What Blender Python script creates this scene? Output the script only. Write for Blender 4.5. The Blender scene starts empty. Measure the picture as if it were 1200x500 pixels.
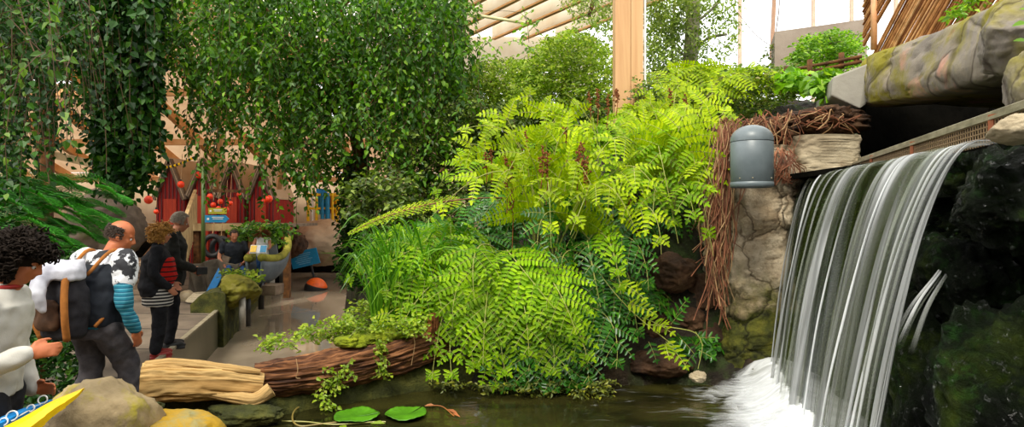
import bpy, bmesh, math, random
import numpy as np
from mathutils import Vector, noise, Matrix, Quaternion

# ---------------------------------------------------------------- core
FL = 720.0          # focal length for a 1200 px wide frame
CZ = 1.75           # camera height above the walkway
random.seed(7)
RNG = np.random.default_rng(11)
COL = bpy.context.scene.collection
POND = 0.35
CANAL = -0.6


def P(px, py, d):
    return np.array([(px - 600.0) * d / FL, d, CZ - (py - 250.0) * d / FL])


def G(px, py, z):
    return P(px, py, (CZ - z) * FL / (py - 250.0))


def nrm(a):
    a = np.asarray(a, float)
    return a / np.maximum(np.linalg.norm(a, axis=-1, keepdims=True), 1e-9)


def orth(N, D):
    """make N perpendicular to D"""
    return nrm(N - D * np.sum(N * D, -1, keepdims=True))


class MB:
    """collects polygons, each with a material slot"""

    def __init__(s):
        s.v = []; s.n = 0; s.f = []

    def add(s, V, F, mi=0):
        V = np.asarray(V, float).reshape(-1, 3)
        F = np.asarray(F, int)
        if len(V) == 0 or len(F) == 0:
            return s
        s.v.append(V); s.f.append((F + s.n, mi)); s.n += len(V)
        return s

    def addp(s, V, polys, mi=0):
        """polys of any size"""
        by = {}
        for p in polys:
            by.setdefault(len(p), []).append(p)
        V = np.asarray(V, float).reshape(-1, 3)
        s.v.append(V)
        for k, ps in by.items():
            s.f.append((np.asarray(ps, int) + s.n, mi))
        s.n += len(V)
        return s

    def box(s, c, size, rot=None, mi=0):
        hx, hy, hz = [q / 2 for q in size]
        V = np.array([[x, y, z] for x in (-hx, hx) for y in (-hy, hy) for z in (-hz, hz)])
        if rot is not None:
            V = V @ np.array(rot).T
        F = [[0, 1, 3, 2], [4, 6, 7, 5], [0, 4, 5, 1], [2, 3, 7, 6], [0, 2, 6, 4], [1, 5, 7, 3]]
        return s.add(V + np.array(c), F, mi)

    def bar(s, a, b, w, h, up=(0, 0, 1), mi=0):
        """box running from a to b"""
        a = np.array(a, float); b = np.array(b, float)
        y = nrm(b - a); up = np.array(up, float)
        if abs(np.dot(up, y)) > .98:
            up = np.array([1., 0, 0])
        x = nrm(np.cross(y, up)); z = np.cross(x, y)
        R = np.stack([x, y, z], 1)
        return s.box((a + b) / 2, (w, np.linalg.norm(b - a), h), R, mi)

    def grid(s, A, mi=0, closed_u=False):
        """A: (n,m,3) points"""
        n, m = A.shape[:2]
        idx = np.arange(n * m).reshape(n, m)
        if closed_u:
            idx = np.concatenate([idx, idx[:, :1]], 1)
        F = np.stack([idx[:-1, :-1], idx[:-1, 1:], idx[1:, 1:], idx[1:, :-1]], -1).reshape(-1, 4)
        return s.add(A.reshape(-1, 3), F, mi)

    def tube(s, pts, r, k=6, mi=0, caps=True, squash=None):
        pts = np.asarray(pts, float); n = len(pts)
        r = np.broadcast_to(np.asarray(r, float), (n,))
        T = np.gradient(pts, axis=0); T = nrm(T)
        ref = np.array([0.13, 0.21, 1.0]); ref /= np.linalg.norm(ref)
        if abs(np.dot(nrm(pts[-1] - pts[0]), ref)) > .9:
            ref = np.array([1.0, 0.17, 0.05]); ref /= np.linalg.norm(ref)
        X = nrm(np.cross(T, ref)); Y = np.cross(T, X)
        a = np.arange(k) * 2 * np.pi / k
        A = pts[:, None] + r[:, None, None] * (np.cos(a)[None, :, None] * X[:, None] + np.sin(a)[None, :, None] * Y[:, None])
        idx = np.arange(n * k).reshape(n, k)
        idc = np.concatenate([idx, idx[:, :1]], 1)
        F = np.stack([idc[:-1, :-1], idc[:-1, 1:], idc[1:, 1:], idc[1:, :-1]], -1).reshape(-1, 4)
        polys = [tuple(q) for q in F]
        if caps:
            polys += [tuple(idx[0][::-1]), tuple(idx[-1])]
            return s.addp(A, polys, mi)
        return s.add(A, F, mi)

    def lathe(s, prof, c=(0, 0, 0), k=32, R=None, mi=0, a0=0, a1=2 * math.pi):
        """prof: list of (radius, z)"""
        prof = np.asarray(prof, float)
        full = abs(a1 - a0 - 2 * math.pi) < 1e-6
        a = np.linspace(a0, a1, k, endpoint=not full)
        A = np.stack([prof[:, 0][:, None] * np.cos(a), prof[:, 0][:, None] * np.sin(a), np.repeat(prof[:, 1][:, None], k, 1)], -1)
        if R is not None:
            A = A @ np.array(R).T
        return s.grid(A + np.array(c), mi, closed_u=full)

    def ball(s, c, rad, k=16, mi=0, R=None):
        rad = np.broadcast_to(np.asarray(rad, float), (3,))
        t = np.linspace(0.001, np.pi - .001, k); a = np.arange(2 * k) * np.pi / k
        A = np.stack([np.sin(t)[:, None] * np.cos(a), np.sin(t)[:, None] * np.sin(a), np.repeat(np.cos(t)[:, None], 2 * k, 1)], -1) * rad
        if R is not None:
            A = A @ np.array(R).T
        return s.grid(A + np.array(c), mi, closed_u=True)

    def leaves(s, Pb, D, N, L, W, mi=0, fold=.25, broad=.42, curl=.12, span=.3, w2=.36):
        """pointed leaves: base Pb, direction D, facing N, length L, width W"""
        Pb = np.asarray(Pb, float); D = nrm(D); N = orth(np.asarray(N, float), D)
        S = np.cross(D, N)
        L = np.broadcast_to(np.asarray(L, float), (len(Pb),))[:, None]
        W = np.broadcast_to(np.asarray(W, float), (len(Pb),))[:, None]
        a = Pb
        m1 = Pb + D * L * broad; m2 = Pb + D * L * (broad + span) - N * L * curl * .4
        t = Pb + D * L - N * L * curl
        l1 = m1 + S * W * .5 + N * W * fold * .5; r1 = m1 - S * W * .5 + N * W * fold * .5
        l2 = m2 + S * W * w2 + N * W * fold * w2; r2 = m2 - S * W * w2 + N * W * fold * w2
        V = np.stack([a, l1, l2, t, r2, r1], 1)
        k = np.arange(len(Pb))[:, None] * 6
        F = np.concatenate([k + np.array([0, 1, 2, 3]), k + np.array([0, 3, 4, 5])], 0)
        return s.add(V, F, mi)

    def build(s, name, mats, parent=None, smooth=False, bevel=0, flow=None, origin=None, **tags):
        V = np.concatenate(s.v) if s.v else np.zeros((0, 3))
        return finish(name, V, s.f, mats, parent, smooth, bevel, flow, origin, **tags)


ORIG = {}


def finish(name, V, fs, mats, parent=None, smooth=False, bevel=0, flow=None, origin=None, **tags):
    if parent is None:
        if origin is None:
            lo, hi = V.min(0), V.max(0)
            origin = np.array([(lo[0] + hi[0]) / 2, (lo[1] + hi[1]) / 2, lo[2]])
    else:
        origin = ORIG[parent.name]
    origin = np.array(origin, float)
    V = V - origin
    me = bpy.data.meshes.new(name)
    me.vertices.add(len(V)); me.vertices.foreach_set('co', V.astype(np.float32).ravel())
    tot = [np.full(len(F), F.shape[1]) for F, _ in fs]
    tot = np.concatenate(tot); loops = np.concatenate([F.ravel() for F, _ in fs])
    mi = np.concatenate([np.full(len(F), m) for F, m in fs])
    me.loops.add(len(loops)); me.loops.foreach_set('vertex_index', loops.astype(np.int32))
    me.polygons.add(len(tot))
    me.polygons.foreach_set('loop_start', np.concatenate([[0], np.cumsum(tot)[:-1]]).astype(np.int32))
    me.polygons.foreach_set('loop_total', tot.astype(np.int32))
    me.polygons.foreach_set('material_index', mi.astype(np.int32))
    me.polygons.foreach_set('use_smooth', np.full(len(tot), bool(smooth)))
    if flow is not None:
        at = me.attributes.new('flow', 'FLOAT_VECTOR', 'POINT')
        at.data.foreach_set('vector', np.asarray(flow, np.float32).ravel())
    me.update(calc_edges=True); me.validate()
    if not isinstance(mats, (list, tuple)):
        mats = [mats]
    for m in mats:
        me.materials.append(m)
    o = bpy.data.objects.new(name, me); COL.objects.link(o)
    if parent is None:
        o.location = origin
    else:
        o.parent = parent
    ORIG[o.name] = origin
    if bevel:
        b = o.modifiers.new('edge', 'BEVEL'); b.width = bevel; b.segments = 2; b.limit_method = 'ANGLE'
    tag(o, **tags)
    return o


def tag(o, label=None, cat=None, group=None, kind=None):
    if label: o['label'] = label
    if cat: o['category'] = cat
    if group: o['group'] = group
    if kind: o['kind'] = kind
    return o


def thing(name, label, cat, loc, group=None, kind=None):
    o = bpy.data.objects.new(name, None); COL.objects.link(o)
    o.empty_display_size = .1
    o.location = loc; ORIG[o.name] = np.array(loc, float)
    return tag(o, label, cat, group, kind)


def rotz(a):
    c, s = math.cos(a), math.sin(a)
    return np.array([[c, -s, 0], [s, c, 0], [0, 0, 1]])


def rotx(a):
    c, s = math.cos(a), math.sin(a)
    return np.array([[1, 0, 0], [0, c, -s], [0, s, c]])


def roty(a):
    c, s = math.cos(a), math.sin(a)
    return np.array([[c, 0, s], [0, 1, 0], [-s, 0, c]])


def bez(pts, n=16):
    """smooth curve through control points (Catmull-Rom)"""
    p = np.asarray(pts, float)
    if len(p) == 2:
        t = np.linspace(0, 1, n)[:, None]
        return p[0] * (1 - t) + p[1] * t
    q = np.concatenate([[2 * p[0] - p[1]], p, [2 * p[-1] - p[-2]]])
    t = np.linspace(0, len(p) - 1 - 1e-6, n); i = t.astype(int); u = (t - i)[:, None]
    a, b, c, d = q[i], q[i + 1], q[i + 2], q[i + 3]
    return .5 * ((2 * b) + (-a + c) * u + (2 * a - 5 * b + 4 * c - d) * u ** 2 + (-a + 3 * b - 3 * c + d) * u ** 3)


def fbm(p, sc=1.0, oct=4, H=.5):
    return noise.fractal(Vector((p[0] * sc, p[1] * sc, p[2] * sc)), H, 2.0, oct)


def fbm_arr(V, sc=1.0, oct=4, off=0.0):
    return np.array([noise.fractal(Vector((v[0] * sc + off, v[1] * sc + off * .7, v[2] * sc - off)), .6, 2.0, oct) for v in V])


def in_poly(x, y, poly):
    poly = np.asarray(poly, float); n = len(poly); c = np.zeros(len(x), bool); j = n - 1
    for i in range(n):
        xi, yi = poly[i]; xj, yj = poly[j]
        k = ((yi > y) != (yj > y)) & (x < (xj - xi) * (y - yi) / (yj - yi + 1e-12) + xi)
        c ^= k; j = i
    return c


def sample_poly(poly, n, rng=None):
    rng = rng or RNG
    p = np.asarray(poly, float); lo, hi = p.min(0), p.max(0)
    out = np.zeros((0, 2))
    while len(out) < n:
        q = rng.uniform(lo, hi, (n * 2, 2))
        out = np.concatenate([out, q[in_poly(q[:, 0], q[:, 1], p)]])
    return out[:n]


def unproj(px, py, d):
    px, py, d = map(np.asarray, (px, py, d))
    return np.stack([(px - 600) * d / FL, d + 0 * px, CZ - (py - 250) * d / FL], -1)


# ---------------------------------------------------------------- materials
def new_mat(name):
    m = bpy.data.materials.new(name); m.use_nodes = True
    nt = m.node_tree; nt.nodes.clear()
    out = nt.nodes.new('ShaderNodeOutputMaterial')
    return m, nt, out


def rgb(c):
    return (c[0], c[1], c[2], 1)


def S(r, g, b):
    """sRGB 0-255 to linear"""
    f = lambda u: ((u / 255 + .055) / 1.055) ** 2.4 if u > 10 else u / 255 / 12.92
    return (f(r), f(g), f(b))


def coords(nt, stretch=(1, 1, 1), attr=None):
    if attr:
        tc = nt.nodes.new('ShaderNodeAttribute'); tc.attribute_name = attr; src = tc.outputs['Vector']
    else:
        tc = nt.nodes.new('ShaderNodeTexCoord'); src = tc.outputs['Object']
    mp = nt.nodes.new('ShaderNodeMapping'); mp.inputs['Scale'].default_value = stretch
    nt.links.new(src, mp.inputs['Vector'])
    return mp.outputs['Vector']


def noise_n(nt, vec, sc, det=6, rough=.6, dist=0):
    n = nt.nodes.new('ShaderNodeTexNoise'); n.inputs['Scale'].default_value = sc
    n.inputs['Detail'].default_value = det; n.inputs['Roughness'].default_value = rough
    n.inputs['Distortion'].default_value = dist
    nt.links.new(vec, n.inputs['Vector'])
    return n.outputs['Fac']


def ramp(nt, fac, stops, interp='LINEAR'):
    r = nt.nodes.new('ShaderNodeValToRGB'); r.color_ramp.interpolation = interp
    e = r.color_ramp.elements
    while len(e) < len(stops):
        e.new(.5)
    for k, (p, c) in enumerate(stops):
        e[k].position = p; e[k].color = rgb(c) if len(c) == 3 else c
    nt.links.new(fac, r.inputs['Fac'])
    return r.outputs['Color']


def mixc(nt, fac, a, b, mode='MIX'):
    m = nt.nodes.new('ShaderNodeMix'); m.data_type = 'RGBA'; m.blend_type = mode
    for sock, v in ((m.inputs[0], fac), (m.inputs[6], a), (m.inputs[7], b)):
        if hasattr(v, 'is_output') or hasattr(v, 'links'):
            nt.links.new(v, sock)
        elif isinstance(v, (int, float)):
            sock.default_value = v
        else:
            sock.default_value = rgb(v)
    return m.outputs[2]


def principled(nt, out, col=None, rough=.6, metal=0, bump=None, bstr=.4, bdist=.02, spec=.5, **kw):
    b = nt.nodes.new('ShaderNodeBsdfPrincipled')
    if col is not None:
        if hasattr(col, 'links'):
            nt.links.new(col, b.inputs['Base Color'])
        else:
            b.inputs['Base Color'].default_value = rgb(col)
    if hasattr(rough, 'links'):
        nt.links.new(rough, b.inputs['Roughness'])
    else:
        b.inputs['Roughness'].default_value = rough
    b.inputs['Metallic'].default_value = metal
    b.inputs['Specular IOR Level'].default_value = spec
    for k, v in kw.items():
        b.inputs[k.replace('_', ' ')].default_value = v
    if bump is not None:
        n = nt.nodes.new('ShaderNodeBump'); n.inputs['Strength'].default_value = bstr
        n.inputs['Distance'].default_value = bdist
        nt.links.new(bump, n.inputs['Height']); nt.links.new(n.outputs['Normal'], b.inputs['Normal'])
    if out is not None:
        nt.links.new(b.outputs[0], out.inputs['Surface'])
    return b


def m_noise(name, stops, sc=4, rough=.7, bump=.4, bsc=None, stretch=(1, 1, 1), dist=0, metal=0, spec=.4, bdist=.02, det=8, moss=None, up=None):
    """noise-coloured surface; moss=(colour, amount, scale) adds patches; up=(colour, lo, hi) grows on upward faces"""
    m, nt, out = new_mat(name)
    v = coords(nt, stretch)
    n = noise_n(nt, v, sc, det, .6, dist)
    c = ramp(nt, n, stops)
    if moss:
        n2 = noise_n(nt, v, moss[2], 5, .65, .4)
        f = ramp(nt, n2, [(1 - moss[1] - .06, (0, 0, 0)), (1 - moss[1] + .06, (1, 1, 1))])
        c = mixc(nt, f, c, moss[0])
    if up:
        g = nt.nodes.new('ShaderNodeNewGeometry'); sp = nt.nodes.new('ShaderNodeSeparateXYZ')
        nt.links.new(g.outputs['Normal'], sp.inputs[0])
        n3 = noise_n(nt, v, 3.0, 4)
        ad = nt.nodes.new('ShaderNodeMath'); ad.operation = 'ADD'
        nt.links.new(sp.outputs['Z'], ad.inputs[0]); nt.links.new(n3, ad.inputs[1])
        f = ramp(nt, ad.outputs[0], [(min(up[1], .98), (0, 0, 0)), (min(up[2], 1), (1, 1, 1))])
        c = mixc(nt, f, c, up[0])
    nb = noise_n(nt, v, bsc or sc * 3, 10, .65, dist)
    principled(nt, out, c, rough, metal, nb, bump, bdist, spec)
    return m


def m_plain(name, c, rough=.5, metal=0, spec=.5, var=.12):
    d = tuple(x * (1 - var) for x in c); e = tuple(min(1, x * (1 + var)) for x in c)
    return m_noise(name, [(.35, d), (.65, e)], 12, rough, .08, 60, metal=metal, spec=spec, bdist=.004)


def m_leaf(name, stops, rough=.4, trans=.35, tcol=None, spec=.5, big=None):
    """leaf colours differ leaf by leaf; thin leaves let light through"""
    m, nt, out = new_mat(name)
    g = nt.nodes.new('ShaderNodeNewGeometry')
    c = ramp(nt, g.outputs['Random Per Island'], stops)
    v = coords(nt)
    n = noise_n(nt, v, big or 1.3, 3)
    f = ramp(nt, n, [(.35, (.62, .62, .62)), (.65, (1.25, 1.2, 1.1))])
    c = mixc(nt, 1.0, c, f, 'MULTIPLY')
    b = principled(nt, None, c, rough, spec=spec)
    t = nt.nodes.new('ShaderNodeBsdfTranslucent')
    c2 = mixc(nt, 1.0, c, tcol or (1.3, 1.45, .5), 'MULTIPLY')
    nt.links.new(c2, t.inputs['Color'])
    mx = nt.nodes.new('ShaderNodeMixShader'); mx.inputs[0].default_value = trans
    nt.links.new(b.outputs[0], mx.inputs[1]); nt.links.new(t.outputs[0], mx.inputs[2])
    nt.links.new(mx.outputs[0], out.inputs['Surface'])
    return m


# ---------------------------------------------------------------- rocks
def rock_mesh(c, size, seed, sub=5, rough=.16, planes=9, R=None, fine=.02, cut=.78):
    """a boulder: a ball cut by random planes, then weathered by noise"""
    bm = bmesh.new(); bmesh.ops.create_icosphere(bm, subdivisions=sub, radius=1.0)
    V = np.array([v.co[:] for v in bm.verts]); F = np.array([[v.index for v in f.verts] for f in bm.faces]); bm.free()
    r = np.random.default_rng(seed)
    for _ in range(planes):
        n = nrm(r.normal(size=3)); h = r.uniform(cut - .12, cut + .12)
        d = V @ n - h
        V = V - np.where(d > 0, d * .9, 0)[:, None] * n
    nn = nrm(V)
    V = V + nn * (fbm_arr(V, 1.6, 5, seed * 3.1) * rough)[:, None]
    V = V + nn * (np.abs(fbm_arr(V, 6, 4, seed * 1.7)) * -fine * 2 + fine)[:, None]
    V = V * (np.array(size) / 2)
    if R is not None:
        V = V @ np.array(R).T
    return V + np.array(c), F


def rock(name, c, size, seed, mat, sub=5, parent=None, **kw):
    tags = {k: kw.pop(k) for k in ('label', 'cat', 'group', 'kind') if k in kw}
    V, F = rock_mesh(c, size, seed, sub, **kw)
    return MB().add(V, F).build(name, mat, parent, smooth=True, **tags)
# ---------------------------------------------------------------- camera, light
cam = bpy.data.cameras.new('camera'); cam.lens = 36 * FL / 1200; cam.sensor_width = 36; cam.clip_end = 200; cam.clip_start = .02
co = bpy.data.objects.new('camera', cam); COL.objects.link(co)
co.location = (0, 0, CZ); co.rotation_euler = (math.pi / 2, 0, 0)
sc = bpy.context.scene; sc.camera = co
sc.view_settings.view_transform = 'Standard'; sc.view_settings.look = 'None'
sc.view_settings.gamma = 1; sc.view_settings.use_curve_mapping = False
sc.view_settings.exposure = 0.0
sc.cycles.max_bounces = 8; sc.cycles.transparent_max_bounces = 24
sc.cycles.diffuse_bounces = 3; sc.cycles.glossy_bounces = 3; sc.cycles.transmission_bounces = 4
sc.cycles.sample_clamp_indirect = 4

w = bpy.data.worlds.new('sky'); sc.world = w; w.use_nodes = True
nt = w.node_tree; nt.nodes.clear()
wo = nt.nodes.new('ShaderNodeOutputWorld'); bg = nt.nodes.new('ShaderNodeBackground')
tc = nt.nodes.new('ShaderNodeTexCoord'); sp = nt.nodes.new('ShaderNodeSeparateXYZ')
nt.links.new(tc.outputs['Generated'], sp.inputs[0])
c = ramp(nt, sp.outputs['Z'], [(0.0, (.10, .11, .10)), (.03, (.95, .97, 1.0)), (.35, (1.0, 1.0, .99)), (1.0, (1, .99, .96))])
nt.links.new(c, bg.inputs['Color']); bg.inputs['Strength'].default_value = 2.3
nt.links.new(bg.outputs[0], wo.inputs['Surface'])


def sun(name, rot, e, ang, col):
    l = bpy.data.lights.new(name, 'SUN'); l.energy = e; l.angle = ang; l.color = col
    o = bpy.data.objects.new(name, l); COL.objects.link(o); o.rotation_euler = rot; o.location = (0, 0, 9)


sun('daylight_through_the_roof', (math.radians(34), math.radians(-16), 0), 3.6, math.radians(20), (1, .95, .82))

# ---------------------------------------------------------------- shared materials
M = {}
def m_slab(name, stops, sc, rough, bump, bsc, moss, bdist=.02):
    m, nt, out = new_mat(name); v = coords(nt); c = ramp(nt, noise_n(nt, v, sc, 8, .6, .4), stops)
    f = ramp(nt, noise_n(nt, v, moss[2], 5, .65, .4), [(1 - moss[1] - .06, (0, 0, 0)), (1 - moss[1] + .06, (1, 1, 1))]); c = mixc(nt, f, c, moss[0])
    f = ramp(nt, noise_n(nt, v, 1.9, 5, .6, .8), [(.58, (0, 0, 0)), (.68, (1, 1, 1))]); c = mixc(nt, f, c, S(176, 132, 112))
    nz_ = nt.nodes.new('ShaderNodeTexNoise'); nz_.inputs['Scale'].default_value = 1.3; nt.links.new(v, nz_.inputs['Vector'])
    va = nt.nodes.new('ShaderNodeVectorMath'); va.operation = 'MULTIPLY_ADD'; nt.links.new(nz_.outputs['Color'], va.inputs[0]); va.inputs[1].default_value = (.9, .9, .9); nt.links.new(v, va.inputs[2])
    vo = nt.nodes.new('ShaderNodeTexVoronoi'); vo.feature = 'DISTANCE_TO_EDGE'; vo.inputs['Scale'].default_value = 1.15; nt.links.new(va.outputs[0], vo.inputs['Vector'])
    cr = ramp(nt, vo.outputs['Distance'], [(0, (.30, .26, .22)), (.022, (1, 1, 1))]); c = mixc(nt, .9, c, cr, 'MULTIPLY')
    h = mixc(nt, .5, noise_n(nt, v, bsc, 10, .65), ramp(nt, vo.outputs['Distance'], [(0, (0, 0, 0)), (.06, (1, 1, 1))]))
    principled(nt, out, c, rough, 0, h, bump, bdist, .3); return m
M['paving'] = m_noise('walkway concrete', [(.3, S(78, 68, 58)), (.5, S(108, 96, 82)), (.7, S(128, 114, 98))], 1.2, .8, .25, 22)
M['earth'] = m_noise('dark wet earth', [(.3, (.006, .004, .002)), (.55, (.022, .014, .007)), (.75, (.06, .035, .014))], 3, .85, 1, 14, moss=((.03, .05, .008), .45, 2.0), bdist=.05)
M['earth_red'] = m_noise('reddish root earth', [(.3, (.015, .007, .003)), (.5, (.07, .032, .014)), (.7, (.19, .10, .045))], 7, .95, 1, 30, bdist=.04)
M['rock_brown'] = m_noise('brown bank rock', [(.3, (.012, .006, .003)), (.55, (.075, .032, .012)), (.75, (.13, .07, .03))], 3, .8, .8, 12, bdist=.03)
M['rock_pale'] = m_noise('weathered pale stone', [(.25, S(112, 98, 76)), (.45, S(158, 143, 116)), (.6, S(186, 172, 144)), (.75, S(150, 128, 96))], 2.2, .85, .6, 16, moss=(S(122, 86, 52), .38, 1.7), bdist=.02)
M['pillar'] = None
M['slab'] = m_slab('artificial rock slab', [(.25, S(92, 84, 76)), (.45, S(126, 118, 108)), (.6, S(146, 134, 116)), (.78, S(140, 120, 82))], 1.5, .8, .7, 14, moss=(S(128, 120, 30), .50, 1.3), bdist=.03)
M['concrete'] = m_noise('plain concrete', [(.3, S(136, 130, 120)), (.6, S(156, 152, 140)), (.8, S(172, 168, 158))], 2.5, .85, .2, 30)
M['boulder_yel'] = m_noise('lichen boulder', [(.25, S(104, 88, 62)), (.5, S(156, 136, 100)), (.75, S(178, 160, 126))], 3, .85, .6, 22, moss=(S(150, 138, 30), .44, 2.6))
M['boulder_gold'] = m_noise('golden lichen boulder', [(.3, S(128, 120, 80)), (.48, S(158, 124, 18)), (.68, S(196, 148, 8))], 2.2, .8, .5, 25, moss=(S(134, 132, 92), .47, 2.0))
M['moss_wet'] = None
M['bark'] = m_noise('dark ridged bark', [(.3, S(22, 12, 7)), (.48, S(66, 36, 20)), (.62, S(126, 78, 44)), (.8, S(176, 130, 86))], 5, .9, 1, 24, bdist=.03)
M['moss'] = m_noise('bright cushion moss', [(.3, (.10, .14, .005)), (.6, (.32, .38, .01)), (.8, (.5, .52, .03))], 8, .95, 1, 60, bdist=.03)
M['moss_dark'] = m_noise('olive moss on concrete', [(.3, (.01, .012, .003)), (.5, (.05, .055, .008)), (.75, (.14, .13, .02))], 6, .95, 1, 40, bdist=.03)
M['post_wood'] = m_noise('laminated spruce', [(.3, S(190, 142, 96)), (.5, S(206, 162, 114)), (.7, S(214, 174, 128))], 1.2, .6, .15, 12, stretch=(6, 6, .35), dist=.5)
M['beam_wood'] = m_noise('pale spruce beam', [(.3, S(200, 140, 80)), (.7, S(232, 186, 130))], 2, .7, .1, 12)
M['fence_stick'] = m_noise('split hazel sticks', [(.25, S(120, 66, 26)), (.5, S(184, 120, 58)), (.75, S(222, 168, 100))], 6, .7, .5, 30)
M['grey_metal'] = m_noise('grey lacquer', [(.35, S(92, 102, 106)), (.65, S(106, 116, 120))], 6, .38, .03, 90, spec=.5, moss=(S(150, 156, 156), .12, 26))
M['steel'] = m_noise('weathered steel', [(.3, S(110, 104, 84)), (.6, S(160, 152, 128)), (.8, S(186, 176, 150))], 8, .5, .2, 40, metal=.25)
M['white'] = m_plain('white enamel', (.78, .78, .76))
M['black'] = m_plain('black rubber', (.012, .012, .013), .6)
M['red_paint'] = m_noise('falun red boards', [(.3, S(104, 10, 6)), (.6, S(160, 22, 12)), (.8, S(184, 38, 20))], 3, .7, .3, 30, stretch=(8, 8, .6))
M['blue_paint'] = m_plain('blue sign enamel', S(24, 132, 180), .45)
M['blue_bright'] = m_plain('bright blue paint', S(18, 128, 200), .45)
M['orange'] = m_plain('orange buoy plastic', S(232, 96, 20), .45)
M['orange_red'] = m_plain('red orange float', S(236, 60, 16), .45)
M['yellow'] = m_plain('yellow paint', S(244, 196, 12), .4)
M['pale_timber'] = m_noise('pale pine timber', [(.3, S(150, 124, 84)), (.6, S(196, 170, 122)), (.8, S(214, 190, 146))], 3, .75, .2, 25)
M['grey_plank'] = m_noise('grey planks', [(.3, S(88, 72, 58)), (.6, S(130, 112, 92)), (.8, S(152, 134, 112))], 4, .8, .3, 25)
M['trunk'] = m_noise('brown tree bark', [(.3, S(48, 30, 14)), (.55, S(104, 66, 30)), (.8, S(140, 98, 54))], 8, .9, .8, 30, bdist=.02)
M['trunk_grey'] = m_noise('pale grey bark', [(.3, S(120, 118, 96)), (.6, S(166, 160, 136)), (.8, S(186, 182, 162))], 6, .9, .4, 20)
M['root'] = m_noise('dry red roots', [(.3, S(84, 48, 32)), (.6, S(138, 86, 58)), (.8, S(168, 122, 88))], 9, .8, .1)
M['root_pale'] = m_noise('dry pale roots', [(.3, S(126, 92, 60)), (.7, S(190, 156, 112))], 9, .8, .1)
M['tarp'] = m_noise('grey brown tarpaulin', [(.3, S(70, 62, 52)), (.6, S(112, 102, 86)), (.8, S(140, 130, 112))], 2, .7, .6, 5, bdist=.05)
M['cream_wall'] = m_noise('cream wall boards', [(.3, S(176, 150, 118)), (.7, S(200, 176, 146))], 1, .8, .1, 8)

# leaves
M['l_fig'] = m_leaf('glossy fig leaves', [(0, (.02, .075, .003)), (.45, (.05, .155, .005)), (.8, (.10, .25, .008)), (1, (.22, .40, .02))], .42, .35, spec=.35)
M['l_ivy'] = m_leaf('dark ivy leaves', [(0, (.006, .030, .003)), (.5, (.016, .070, .005)), (.85, (.035, .12, .008)), (1, (.09, .20, .016))], .45, .28, spec=.3)
M['l_vine'] = m_leaf('light vine leaves', [(0, (.02, .07, .01)), (.5, (.06, .15, .02)), (1, (.2, .34, .05))], .4, .35)
M['l_shrub'] = m_leaf('olive shrub leaves', [(0, (.10, .18, .008)), (.5, (.24, .38, .02)), (.85, (.40, .52, .05)), (1, (.55, .62, .14))], .5, .45)
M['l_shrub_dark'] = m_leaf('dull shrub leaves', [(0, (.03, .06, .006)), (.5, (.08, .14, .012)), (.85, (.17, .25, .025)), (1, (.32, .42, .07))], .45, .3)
M['l_birch'] = m_leaf('airy tree leaves', [(0, (.10, .17, .03)), (.6, (.25, .36, .07)), (1, (.45, .55, .16))], .45, .45)
M['l_bright'] = m_leaf('bright herb leaves', [(0, (.08, .20, .01)), (.6, (.2, .42, .02)), (1, (.4, .6, .05))], .45, .4)
M['l_hill'] = m_leaf('hillside leaves', [(0, (.05, .09, .015)), (.5, (.14, .24, .03)), (.8, (.26, .36, .05)), (1, (.42, .36, .09))], .5, .35)
M['l_feather'] = m_leaf('feathery deep green needles', [(0, (.02, .13, .006)), (.5, (.04, .28, .012)), (1, (.09, .42, .03))], .45, .3, big=2.5)
M['l_fern'] = m_leaf('bright fern', [(0, (.12, .27, .002)), (.5, (.22, .43, .003)), (1, (.35, .56, .006))], .5, .38, (1.3, 1.3, .2), spec=.2, big=2.2)
M['l_fern_y'] = m_leaf('yellow green fern', [(0, (.22, .38, .003)), (.5, (.36, .52, .004)), (1, (.50, .64, .01))], .5, .4, (1.2, 1.2, .2), spec=.2, big=2.2)
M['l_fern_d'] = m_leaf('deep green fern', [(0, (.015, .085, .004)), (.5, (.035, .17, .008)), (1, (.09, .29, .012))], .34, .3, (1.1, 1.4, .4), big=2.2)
M['l_grass'] = m_leaf('long grass blades', [(0, (.04, .16, .006)), (.5, (.10, .3, .01)), (1, (.24, .46, .03))], .4, .4)
M['l_creeper'] = m_leaf('yellow green creeper', [(0, (.14, .26, .01)), (.6, (.3, .45, .02)), (1, (.5, .6, .05))], .45, .4)
M['stem'] = m_plain('green brown stems', (.16, .17, .03), .6)
M['stem_y'] = m_plain('pale green stems', (.34, .36, .08), .6)
M['stem_b'] = m_plain('brown twigs', (.10, .055, .022), .7)
M['fertile'] = m_noise('rust brown spore heads', [(.3, (.10, .025, .006)), (.7, (.30, .10, .022))], 40, .9, .6)
M['skin'] = m_noise('skin', [(.3, S(186, 118, 88)), (.7, S(204, 138, 106))], 8, .5, .05, 60)

# stone pillar: pale above, green and wet towards its foot (moss climbs to a wavy line)
m, nt, out = new_mat('pillar stone'); M['pillar'] = m
v = coords(nt); n = noise_n(nt, v, 2.0, 8, .65, .3)
c = ramp(nt, n, [(.25, S(124, 102, 76)), (.40, S(180, 158, 126)), (.56, S(212, 196, 168)), (.75, S(176, 136, 98))])
n2 = noise_n(nt, v, 1.1, 4); f2 = ramp(nt, n2, [(.5, (0, 0, 0)), (.62, (1, 1, 1))])
c = mixc(nt, f2, c, S(150, 108, 78))
sx = nt.nodes.new('ShaderNodeSeparateXYZ'); nt.links.new(v, sx.inputs[0])
n3 = noise_n(nt, v, 3.2, 6)
ma = nt.nodes.new('ShaderNodeMath'); ma.operation = 'MULTIPLY_ADD'; nt.links.new(n3, ma.inputs[0]); ma.inputs[1].default_value = 1.3; nt.links.new(sx.outputs['Z'], ma.inputs[2])
fm = ramp(nt, ma.outputs[0], [(0, (1, 1, 1)), (1, (0, 0, 0))])
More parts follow.
